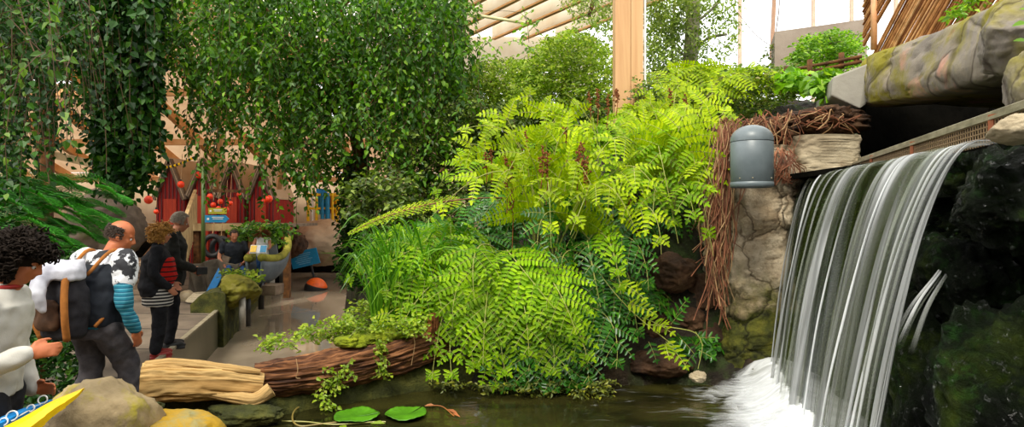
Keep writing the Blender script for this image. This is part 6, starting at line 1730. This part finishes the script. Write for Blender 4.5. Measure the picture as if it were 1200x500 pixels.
def remesh(o, vox, sm=3):
    m = o.modifiers.new('one_surface', 'REMESH'); m.mode = 'VOXEL'; m.voxel_size = vox; m.use_smooth_shade = True
    if sm:
        q = o.modifiers.new('soft', 'SMOOTH'); q.iterations = sm; q.factor = .5
    if not o.name.startswith('body'):
        tx = bpy.data.textures.get('folds') or bpy.data.textures.new('folds', 'CLOUDS'); tx.noise_scale = .09; tx.noise_depth = 1
        q = o.modifiers.new('folds', 'DISPLACE'); q.texture = tx; q.strength = .028; q.mid_level = .5
    return o

def frame(yaw, pitch=0, roll=0):
    """columns right, forward, up; yaw 0 faces +y, positive turns towards +x"""
    return rotz(-yaw) @ rotx(-pitch) @ roty(roll)

def eyes(t, c, R, s=1.0):
    for q in (-1, 1):
        e = np.array(c) + R @ (np.array([.029 * q, .0705, -.003]) * s)
        b = MB(); b.ball(e, .0105 * s, 10); b.build('eye', M['eye_white'], t, smooth=True)
        b = MB(); b.ball(e + R @ np.array([0, .0065, -.001]) * s, .0058 * s, 8); b.build('iris', M['eye_dark'], t, smooth=True)
M['eye_white'] = m_plain('eye white', (.6, .57, .54), .3); M['eye_dark'] = m_plain('dark iris', (.02, .012, .008), .2)
M['lips'] = m_plain('lips', S(160, 84, 72), .5)

def person(label, base, yaw, H, pose, cols, vox=.009, near=False, eyes_on=True):
    """pose: local joint positions (x right, y forward, z up) for a body of height H; returns dict"""
    t = thing('person', label, 'person', base); Rb = rotz(-yaw); base = np.array(base, float); s = H / 1.75
    W = lambda p: base + Rb @ (np.array(p, float) * s)
    J = dict(pelvis=(0, 0, .94), waist=(0, .01, 1.08), chest=(0, .01, 1.30), neck=(0, .0, 1.48), head=(0, .03, 1.63),
             shR=(.19, 0, 1.43), elR=(.24, -.02, 1.14), wrR=(.24, .08, .90), shL=(-.19, 0, 1.43), elL=(-.24, -.02, 1.14), wrL=(-.24, .08, .90),
             hipR=(.095, 0, .92), knR=(.10, .02, .50), anR=(.10, -.02, .09), hipL=(-.095, 0, .92), knL=(-.10, .02, .50), anL=(-.10, -.02, .09))
    J.update(pose.get('J', {})); g = {k: W(v) for k, v in J.items()}; g['s'] = s; g['t'] = t; g['R'] = Rb
    Rh = frame(yaw + pose.get('hyaw', 0), pose.get('hpitch', 0), pose.get('hroll', 0)); g['Rh'] = Rh; X, Y = Rb[:, 0], Rb[:, 1]; g['X'], g['Y'] = X, Y
    wd = pose.get('wide', 1.0)
    b = MB(); head_geo(b, g['head'], Rh, s * 1.02)
    b.tube([g['neck'] - [0, 0, .05], g['neck'] + (g['head'] - g['neck']) * .55], [.062 * s, .052 * s], 14)
    ring_loft(b, [(g['pelvis'] - [0, 0, .09 * s], .14 * s * wd, .10 * s * wd), (g['pelvis'], .165 * s * wd, .115 * s * wd), (g['waist'], .135 * s * wd, .10 * s * wd), (g['chest'], .165 * s * wd, .115 * s * wd), (g['neck'] - [0, 0, .09 * s], .15 * s, .09 * s), (g['neck'] - [0, 0, .01], .06 * s, .06 * s)], X=X, Y=Y)
    for q in 'RL':
        limb3(b, [g['sh' + q], g['el' + q], g['wr' + q]], [.052 * s, .045 * s, .040 * s, .034 * s, .026 * s])
        limb3(b, [g['hip' + q], g['kn' + q], g['an' + q]], [.088 * s, .068 * s, .055 * s, .052 * s, .036 * s])
        hd_ = pose.get('hand' + q, {}); dv = hd_.get('d'); dv = Rb @ np.array(dv, float) if dv is not None else g['wr' + q] - g['el' + q]
        pv = Rb @ np.array(hd_.get('palm', (-1 if q == 'R' else 1, 0, 0)), float)
        hand(b, g['wr' + q], dv, pv, hd_.get('curl', .35), s * .98, hd_.get('thumb', 1 if q == 'R' else -1))
        ft = Rb @ np.array(pose.get('foot' + q, (0, 1, 0)), float); fo_ = g['an' + q] + [0, 0, -.035 * s]
        ring_f = np.stack([nrm(np.cross(ft, [0, 0, 1])), nrm(ft), [0, 0, 1]], 1)
        b.ball(fo_ + ft * .06 * s, np.array([.042, .12, .036]) * s, 12, R=ring_f)
    o = b.build('body', cols.get('skin', M['skin']), t, smooth=True); remesh(o, vox)
    if eyes_on: eyes(t, g['head'], Rh, s * 1.02)
    return g

def shoe(t, an, ft, s, mat):
    ft = nrm(ft); R = np.stack([nrm(np.cross(ft, [0, 0, 1])), ft, [0, 0, 1]], 1); b = MB(); c = an + np.array([0, 0, -.035 * s])
    b.ball(c + ft * .06 * s, np.array([.050, .135, .046]) * s, 12, R=R); b.ball(c - ft * .0 + [0, 0, .02 * s], np.array([.046, .058, .05]) * s, 10, R=R)
    b.box(c + ft * .055 * s - np.array([0, 0, .04 * s]), (.088 * s, .25 * s, .02 * s), R); o = b.build('shoe', mat, t, smooth=True); remesh(o, .010)

def garment_top(name, g, mat, infl=1.0, hem=.9, sleeves=(1, 1), wd=1.0, vox=.010, belly=0, hemw=.18, hemd=.13, collar=.02, sl_r=1.0, extra=None):
    s, X, Y, t = g['s'], g['X'], g['Y'], g['t']; b = MB(); ad = .016 * infl
    hp = g['pelvis'] + np.array([0, 0, (hem - .94) * s])
    secs = [(hp, hemw * s * wd, hemd * s * wd)]
    if hem < .9: secs.append((g['pelvis'], (.172 + ad) * s * wd, (.125 + ad + belly * .5) * s * wd))
    secs += [(g['waist'] + Y * belly * .4, (.145 + ad) * s * wd, (.108 + ad + belly) * s * wd), (g['chest'] + Y * .01, (.172 + ad) * s * wd, (.122 + ad + belly * .4) * s * wd), (g['neck'] - [0, 0, .085 * s], (.168 + ad * .6) * s, (.098 + ad * .5) * s), (g['neck'] - [0, 0, .035 * s], (.10 + ad) * s, (.082) * s), (g['neck'] + [0, 0, collar], .062 * s, .064 * s)]
    ring_loft(b, secs, X=X, Y=Y)
    for q, f in zip('RL', sleeves):
        if f <= 0: 
            b.ball(g['sh' + q], .066 * s, 10); continue
        e = g['el' + q]; w_ = e + (g['wr' + q] - e) * min(1, f)
        pts = [g['sh' + q], e, w_] if f > .05 else [g['sh' + q], g['sh' + q] + (e - g['sh' + q]) * .6]
        limb3(b, pts, [(.062 + ad * .4) * s * sl_r, (.058 + ad * .3) * s * sl_r, (.052 + ad * .3) * s * sl_r, (.044 + ad * .4) * s * sl_r, (.036 + ad * .4) * s * sl_r])
    if extra: extra(b)
    o = b.build(name, mat, t, smooth=True); return remesh(o, vox)

def trousers(g, mat, loose=1.0, vox=.011, name='trousers', hem=.07, legw=1.0):
    s, X, Y, t = g['s'], g['X'], g['Y'], g['t']; b = MB()
    ring_loft(b, [(g['pelvis'] - [0, 0, .11 * s], .15 * s * loose, .12 * s * loose), (g['pelvis'], .18 * s * loose, .13 * s * loose), (g['waist'] - [0, 0, .03], .155 * s * loose, .12 * s * loose)], X=X, Y=Y)
    for q in 'RL':
        limb3(b, [g['hip' + q], g['kn' + q], g['an' + q] + [0, 0, hem * .3]], [.104 * s * loose, .090 * s * loose, .074 * s * loose * legw, .068 * s * loose * legw, .058 * s * loose * legw])
    o = b.build(name, mat, t, smooth=True); return remesh(o, vox)

def cloth(name, stops, sc=14, stretch=(1, 1, 1), rough=.85, bump=.3, bsc=120):
    return m_noise(name, stops, sc, rough, bump, bsc, stretch, bdist=.004, spec=.2)

def stripes(name, a, b_, freq, axis='Z', ratio=.5, c3=None, warp=.0):
    m, nt, out = new_mat(name); v = coords(nt); sp_ = nt.nodes.new('ShaderNodeSeparateXYZ'); nt.links.new(v, sp_.inputs[0])
    mu = nt.nodes.new('ShaderNodeMath'); mu.operation = 'MULTIPLY'; nt.links.new(sp_.outputs[axis], mu.inputs[0]); mu.inputs[1].default_value = freq
    fr_ = nt.nodes.new('ShaderNodeMath'); fr_.operation = 'FRACT'; nt.links.new(mu.outputs[0], fr_.inputs[0])
    c = ramp(nt, fr_.outputs[0], [(0, a), (ratio, b_)] + ([(min(.99, ratio + .3), c3)] if c3 else []), 'CONSTANT')
    principled(nt, out, c, .85, 0, noise_n(nt, v, 90, 4), .2, .004, .2); return m

def curls(name, g, mat, n, r0, L_, cr, thick, region, seed, s=1.0, flow=(0, -.3, -1)):
    """hair as many separate locks that start on the skull"""
    R = g['Rh']; rg = np.random.default_rng(seed); b = MB(); c = g['head'] + R @ np.array([0, -.012, .03]) * s
    b.ball(c, np.array([.078, .094, .092]) * s, 18, R=R)
    k = 0
    while k < n:
        d = nrm(rg.normal(0, 1, 3)); 
        if not region(d): continue
        k += 1; p = c + R @ (d * np.array([.078, .096, .094]) * s); o = R @ d; fl_ = nrm(R @ np.array(flow, float) * .9 + o * .7 + rg.normal(0, .25, 3))
        ln = L_ * rg.uniform(.5, 1.15); m_ = 14; tt = np.linspace(0, 1, m_)[:, None]; ph = rg.uniform(0, 6); 
        sd = nrm(np.cross(fl_, o + .01)); s2 = np.cross(fl_, sd)
        ax = p + o * r0 * np.sin(tt * 1.6) + fl_ * ln * tt ** 1.1 + (sd * np.cos(ph + tt * 11) + s2 * np.sin(ph + tt * 11)) * cr * tt ** .5
        b.tube(ax, np.linspace(thick, thick * .5, m_), 5, caps=False)
    return b.build(name, mat, g['t'], smooth=True)

def short_hair(name, g, mat, region, L_=.02, n=700, seed=1, shell=1.03, s=1.0, flow=(0, -.5, -.6), thick=.0035, fuzz=.35):
    R = g['Rh']; rg = np.random.default_rng(seed); b = MB(); c = g['head'] + R @ np.array([0, -.012, .025]) * s * 1.02; k = 0; rad = np.array([.074, .092, .090]) * s * 1.02
    # cap hugging the skull where hair grows
    t_ = np.linspace(.01, np.pi - .01, 30); a_ = np.linspace(0, 2 * np.pi, 49)[:-1]
    D = np.stack([np.sin(t_)[:, None] * np.cos(a_), np.sin(t_)[:, None] * np.sin(a_), np.repeat(np.cos(t_)[:, None], 48, 1)], -1)
    msk = np.array([[1.0 if region(D[i, j]) else 0.0 for j in range(48)] for i in range(30)])
    A = c + (D * rad * (np.where(msk > 0, shell, .93))[:, :, None]) @ R.T
    b.grid(A, closed_u=True)
    while k < n:
        d = nrm(rg.normal(0, 1, 3))
        if not region(d): continue
        k += 1; o = R @ d; p = c + R @ (d * rad) * .995; fl_ = nrm(R @ np.array(flow, float) + o * .8 + rg.normal(0, fuzz, 3)); tt = np.linspace(0, 1, 5)[:, None]
        b.tube(p + o * .006 + fl_ * L_ * tt + o * L_ * .3 * np.sin(tt * 2.5), np.linspace(thick, thick * .4, 5), 4, caps=False)
    return b.build(name, mat, g['t'], smooth=True)

M['hair_dark'] = m_plain('near black hair', (.014, .009, .006), .85, var=.4, spec=.15); M['hair_brown'] = m_plain('short dark brown hair', (.05, .03, .018), .6, var=.3)
M['hair_blond'] = m_noise('dark blond hair', [(.3, S(130, 84, 36)), (.55, S(206, 150, 72)), (.8, S(232, 190, 110))], 30, .5, .3, 60); M['hair_grey'] = m_noise('grey hair', [(.3, S(136, 124, 112)), (.7, S(190, 178, 164))], 30, .6, .3, 60)
M['skin_tan'] = m_noise('tanned skin', [(.3, S(168, 92, 54)), (.7, S(196, 116, 74))], 8, .5, .05, 60)
wool = cloth('white wool', [(.3, (.44, .42, .37)), (.7, (.56, .54, .49))], 6, bsc=160); blackc = cloth('black cloth', [(.3, (.006, .006, .008)), (.7, (.018, .018, .022))])

# 1 woman in a white sweater, cut by the left edge of the picture
g = person('person in a white sweater at the left edge, looking down with one hand forward', (-2.53, 2.98, 0), math.radians(72), 1.66,
           dict(J=dict(head=(0, .14, 1.605), neck=(0, .05, 1.46), chest=(0, .0, 1.28), waist=(0, -.01, 1.07), pelvis=(0, -.03, .94),
                       shR=(.19, .03, 1.40), elR=(.25, .0, 1.10), wrR=(.20, .23, 1.155), shL=(-.19, .03, 1.40), elL=(-.24, .02, 1.10), wrL=(-.24, .10, .87), knR=(.10, .12, .5), anR=(.1, .10, .09), anL=(-.1, -.16, .09)),
                hpitch=.50, hyaw=.1, handR=dict(d=(-.25, 1, .12), palm=(-.9, 0, -.3), curl=.6), handL=dict(d=(.3, 1, .1), palm=(.9, 0, -.2), curl=.5)), dict(skin=M['skin_tan']), vox=.0075)
garment_top('sweater', g, wool, infl=2.0, hem=.92, sleeves=(.94, .94), hemw=.19, hemd=.145, vox=.009, collar=.03)
trousers(g, blackc, 1.02); shoe(g['t'], g['anR'], g['Y'], g['s'], M['black']); shoe(g['t'], g['anL'], g['Y'], g['s'], M['black'])
curls('hair', g, M['hair_dark'], 1500, .014, .058, .011, .0075, lambda d: not (d[1] > .35 and d[2] < .45), 3)
MB().tube(np.array([g['neck'] + g['X'] * .075 * math.cos(a) + g['Y'] * (.07 * math.sin(a)) + [0, 0, .01] for a in np.linspace(0, 6.28, 24)]), .012, 8).build('scarf', m_plain('red scarf', S(150, 22, 16)), g['t'], smooth=True)

# 2 man with rucksack
tq = stripes('teal plaid', S(40, 118, 140), S(84, 156, 176), 34, 'Z', .45, S(30, 84, 110))
g = person('person in black vest and teal plaid sleeves walking with a rucksack on the back', (-3.13, 4.62, 0), math.radians(20), 1.74,
           dict(J=dict(head=(.05, .17, 1.585), neck=(.01, .09, 1.46), chest=(0, .04, 1.27), waist=(0, -.01, 1.06), shR=(.20, .08, 1.40), elR=(.27, .02, 1.12), wrR=(.25, .12, .87), shL=(-.20, .06, 1.40), elL=(-.25, .0, 1.12), wrL=(-.18, .2, 1.02),
                       knR=(.10, .2, .51), anR=(.10, .16, .09), knL=(-.10, .02, .50), anL=(-.10, -.28, .12)), hpitch=.35, hyaw=.85, wide=1.0), dict(skin=M['skin_tan']))
garment_top('shirt', g, tq, infl=1.3, hem=.9, sleeves=(.95, .95), wd=1.06)
garment_top('vest', g, cloth('black quilted vest', [(.3, (.006, .008, .012)), (.7, (.02, .024, .032))], 5), infl=2.7, hem=.92, sleeves=(0, 0), wd=1.07, hemw=.185, hemd=.14)
jr = m_noise('black and white printed jersey', [(.46, (.02, .02, .024)), (.5, (.72, .73, .76))], 9, .8, .1, 60)
b = MB()
for q in 'RL': limb3(b, [g['neck'] - [0, 0, .04] + (g['sh' + q] - g['neck']) * .45, g['sh' + q] + [0, 0, .005], g['sh' + q] + (g['el' + q] - g['sh' + q]) * .5], [.07, .088, .086])
ring_loft(b, [(g['neck'] - [0, 0, .15], .19, .135), (g['neck'] - [0, 0, .085], .185, .12), (g['neck'] - [0, 0, .02], .10, .10), (g['neck'] + [0, 0, .02], .072, .075)], X=g['X'], Y=g['Y'])
remesh(b.build('jersey', jr, g['t'], smooth=True), .010)
b = MB(); b.tube([g['neck'] + g['Y'] * .07 + g['X'] * .05, g['neck'] + g['Y'] * .09, g['neck'] + g['Y'] * .07 - g['X'] * .05], .014, 8); b.build('red_collar', m_plain('red collar', S(206, 30, 24)), g['t'], smooth=True)
trousers(g, cloth('grey trousers', [(.3, S(52, 50, 54)), (.7, S(84, 80, 82))]), 1.08); shoe(g['t'], g['anR'], g['Y'], g['s'], M['black']); shoe(g['t'], g['anL'], g['Y'], g['s'], M['black'])
short_hair('hair', g, M['hair_brown'], lambda d: d[2] < .42 and d[2] > -.5 and d[1] < .35, .012, 900, 2)
# the rucksack
bc = g['chest'] - g['Y'] * .27 + [0, 0, -.13]; rk_ = thing('rucksack', 'black rucksack with tan straps and trim on the back of the person in teal sleeves', 'rucksack', bc - [0, 0, .28])
Rr = np.stack([g['X'], g['Y'], [0, 0, 1.]], 1)
b = MB(); ring_loft(b, [(bc + [0, 0, z], w_, d_, .6) for z, w_, d_ in ((-.28, .12, .07), (-.25, .155, .10), (-.1, .165, .115), (.08, .16, .11), (.18, .14, .09), (.23, .09, .05))], X=g['X'], Y=g['Y']); remesh(b.build('bag', cloth('black nylon', [(.3, (.012, .011, .014)), (.7, (.03, .028, .032))]), rk_, smooth=True), .012)
b = MB(); ring_loft(b, [(bc - g['Y'] * .12 + [0, 0, z], w_, d_, .6) for z, w_, d_ in ((-.2, .08, .02), (-.17, .11, .035), (-.02, .11, .035), (.02, .08, .02))], X=g['X'], Y=g['Y']); remesh(b.build('front_pocket', cloth('dark brown nylon', [(.3, S(52, 36, 26)), (.7, S(84, 58, 40))]), rk_, smooth=True), .010)
tan = cloth('tan webbing', [(.3, S(128, 78, 34)), (.7, S(176, 112, 52))])
for q in (-1, 1):
    b = MB(); b.tube(bez([bc - g['Y'] * .08 + g['X'] * .135 * q + [0, 0, .19], bc - g['Y'] * .105 + g['X'] * .155 * q + [0, 0, .05], bc - g['Y'] * .105 + g['X'] * .16 * q + [0, 0, -.12], bc - g['Y'] * .07 + g['X'] * .13 * q + [0, 0, -.27]], 16), .024, 8); b.build('side_trim', tan, rk_, smooth=True)
    sh = g['shR'] if q > 0 else g['shL']; st_ = g['neck'] + (sh - g['neck']) * .62
    b = MB(); b.tube(bez([bc + g['Y'] * .09 + g['X'] * .10 * q + [0, 0, .17], st_ + [0, 0, .06] - g['Y'] * .03, g['chest'] + g['X'] * .13 * q + g['Y'] * .16 + [0, 0, .03], g['waist'] + g['X'] * .18 * q + g['Y'] * .06 + [0, 0, .05], bc + g['Y'] * .10 + g['X'] * .17 * q + [0, 0, -.2]], 26), .013, 8); b.build('shoulder_strap', tan, rk_, smooth=True)
b = MB(); b.tube(bez([bc + [0, 0, .21] + g['X'] * .04, bc + [0, 0, .27], bc + [0, 0, .21] - g['X'] * .04], 10), .008, 6); b.build('carry_loop', M['black'], rk_)
# pale jacket thrown over the rucksack
b = MB()
ring_loft(b, [(bc + g['X'] * .02 - g['Y'] * .03 + [0, 0, .15], .15, .115, .7), (bc - g['Y'] * .03 + [0, 0, .22], .165, .12, .8), (bc + g['Y'] * .02 + [0, 0, .28], .12, .08, .8)], X=g['X'], Y=g['Y'])
limb3(b, [bc - g['Y'] * .12 + [0, 0, .22], bc - g['Y'] * .22 + g['X'] * .06 + [0, 0, .08], bc - g['Y'] * .2 + g['X'] * .08 + [0, 0, -.04]], [.06, .05, .03])
remesh(b.build('folded_jacket', cloth('pale grey lilac jacket', [(.3, S(150, 150, 160)), (.7, S(206, 206, 214))], 5), smooth=True, label='pale grey jacket thrown over the top of the black rucksack', cat='jacket'), .012)

# 3 woman with blond hair
g = person('person in black cardigan and striped dress standing at the canal edge', (-4.30, 7.46, 0), math.radians(62), 1.62,
           dict(J=dict(head=(0, .05, 1.62), shR=(.19, .0, 1.42), elR=(.25, -.04, 1.13), wrR=(.20, .13, .93), elL=(-.25, .02, 1.14), wrL=(-.18, .17, .96), waist=(0, .02, 1.08)), hpitch=.12, hyaw=.1, wide=1.12, handR=dict(d=(-.2, .6, -.7), palm=(-.9, -.2, 0), curl=.45)), {})
strp = stripes('black and white stripes', (.02, .02, .022), (.55, .52, .48), 26, 'Z', .55)
redk = stripes('red knit with black lines', S(176, 26, 18), (.02, .01, .01), 17, 'Z', .72)
b = MB(); p_ = g['pelvis']; ring_loft(b, [(p_ - [0, 0, .23], .195, .165), (p_ - [0, 0, .1], .20, .17), (p_ + [0, 0, .02], .195, .165), (p_ + [0, 0, .05], .185, .155)], X=g['X'], Y=g['Y']); remesh(b.build('striped_skirt', strp, g['t'], smooth=True), .010)
b = MB(); ring_loft(b, [(p_ + [0, 0, .02], .188, .162), (g['waist'] + g['Y'] * .03, .18, .165), (g['chest'] + g['Y'] * .015, .185, .15), (g['neck'] - [0, 0, .12], .15, .11)], X=g['X'], Y=g['Y']); remesh(b.build('red_top', redk, g['t'], smooth=True), .010)
def card(b): ring_loft(b, [(p_ - g['Y'] * .06 - [0, 0, .06], .215, .135), (g['waist'] - g['Y'] * .03, .205, .14), (g['chest'] - g['Y'] * .02, .20, .145)], X=g['X'], Y=g['Y'])
garment_top('cardigan', dict(g, pelvis=g['pelvis'] - g['Y'] * .05, waist=g['waist'] - g['Y'] * .055, chest=g['chest'] - g['Y'] * .035), blackc, infl=2.2, hem=.82, sleeves=(.9, .9), wd=1.12, hemw=.19, hemd=.125)
trousers(g, blackc, 1.12, name='leggings', legw=1.05)
for q in 'RL': shoe(g['t'], g['an' + q], g['Y'], g['s'], m_plain('red shoe', S(140, 34, 26)))
curls('hair', g, M['hair_blond'], 420, .02, .075, .008, .0085, lambda d: not (d[1] > .40 and d[2] < .35) and d[2] > -.75, 5, flow=(0, -.1, -1))
# 4 grey haired man
g = person('person in a dark jacket standing close behind the one in the striped dress', (-4.44, 7.98, 0), math.radians(58), 1.79,
           dict(J=dict(head=(0, .12, 1.60), neck=(0, .05, 1.47), elR=(.24, .06, 1.12), wrR=(.15, .26, 1.0), elL=(-.25, .06, 1.12), wrL=(-.12, .26, .98)), hpitch=.30, hyaw=.15, wide=1.12, handR=dict(d=(-.4, .9, -.2), palm=(-.7, 0, -.6), curl=.6)), {})
garment_top('jacket', g, cloth('very dark green jacket', [(.3, (.010, .011, .010)), (.7, (.028, .028, .024))]), infl=2.4, hem=.80, sleeves=(.92, .92), wd=1.1, hemw=.2, hemd=.145)
trousers(g, blackc, 1.05)
for q in 'RL': shoe(g['t'], g['an' + q], g['Y'], g['s'], M['black'])
short_hair('hair', g, M['hair_grey'], lambda d: d[2] > -.45 and not (d[1] > .55 and d[2] < .7), .022, 1100, 4)
b = MB(); c_ = g['wrR'] + g['Y'] * .09 + [0, 0, -.02]; b.box(c_, (.07, .13, .10), g['R']); b.build('camera_case', M['black'], bevel=.01, label='small black camera case held by the person in the dark jacket', cat='camera case')

# 5 visitor in dark shirt and jeans, sitting at the dock
g = person('person in a dark t-shirt and blue jeans sitting below the timber dock', (-5.98, 13.2, -.12), math.radians(150), 1.74,
           dict(J=dict(pelvis=(0, -.02, .72), waist=(0, .0, .86), chest=(0, .03, 1.08), neck=(0, .07, 1.27), head=(0, .13, 1.41), shR=(.2, .05, 1.22), elR=(.29, .10, .95), wrR=(.22, .28, .80), shL=(-.2, .05, 1.22), elL=(-.29, .1, .95), wrL=(-.15, .3, .82),
                       hipR=(.1, .0, .70), knR=(.14, .42, .66), anR=(.14, .40, .22), hipL=(-.1, .0, .70), knL=(-.14, .42, .66), anL=(-.14, .42, .22)), hpitch=.35), {}, vox=.014, eyes_on=False)
garment_top('t_shirt', g, cloth('dark slate shirt', [(.3, S(30, 34, 40)), (.7, S(48, 52, 60))]), infl=1.8, hem=.9, sleeves=(.04, .04), vox=.014); trousers(g, cloth('blue jeans', [(.3, S(36, 66, 112)), (.7, S(58, 96, 150))]), 1.0, vox=.014)
for q in 'RL': shoe(g['t'], g['an' + q], g['Y'], g['s'], M['black'])
short_hair('hair', g, M['hair_brown'], lambda d: d[2] > -.3 and not (d[1] > .5 and d[2] < .6), .02, 300, 4)
MB().box((-5.98, 13.28, .26), (.75, .5, .42)).build('crate', M['grey_plank'], bevel=.02, label='grey timber block under the person sitting in jeans', cat='block')
# 6 child with auburn hair
g = person('small person in a white top holding a picture book beside the old wooden boat', (-5.46, 13.45, .20), math.radians(172), 1.22,
           dict(J=dict(elR=(.26, .14, 1.16), wrR=(.10, .30, 1.10), elL=(-.26, .14, 1.16), wrL=(-.10, .30, 1.10), head=(0, .07, 1.62)), hpitch=.3), {}, vox=.013)
garment_top('white_top', g, m_plain('white cotton', (.7, .7, .68)), infl=1.2, hem=.85, sleeves=(0, 0), vox=.013); trousers(g, cloth('blue skirt', [(.3, S(40, 70, 130)), (.7, S(70, 110, 170))]), 1.0, vox=.013)
curls('hair', g, m_plain('auburn hair', S(140, 70, 34), var=.3), 220, .012, .16, .006, .008, lambda d: not (d[1] > .45 and d[2] < .5), 6, s=.75)
bk_ = thing('picture_book', 'white, blue and yellow picture book held by the small person in the white top', 'book', g['wrR'] + g['Y'] * .1)
c_ = (g['wrR'] + g['wrL']) / 2 + g['Y'] * .12
b = MB(); b.box(c_ + [0, 0, .02], (.34, .02, .2), g['R'] @ rotx(.6)); b.build('cover', m_plain('white cover', (.75, .76, .8)), bk_)
b = MB(); b.box(c_ + g['X'] * .1 + g['Y'] * .016 + [0, 0, .03], (.12, .012, .16), g['R'] @ rotx(.6)); b.build('yellow_panel', M['yellow'], bk_)
b = MB(); b.box(c_ - g['X'] * .1 + g['Y'] * .016 + [0, 0, .03], (.12, .012, .16), g['R'] @ rotx(.6)); b.build('blue_panel', M['blue_paint'], bk_)
MB().box((-5.46, 13.4, .10), (.8, .5, .22)).build('step', M['grey_plank'], bevel=.02, label='grey timber step under the small person in the white top', cat='step')
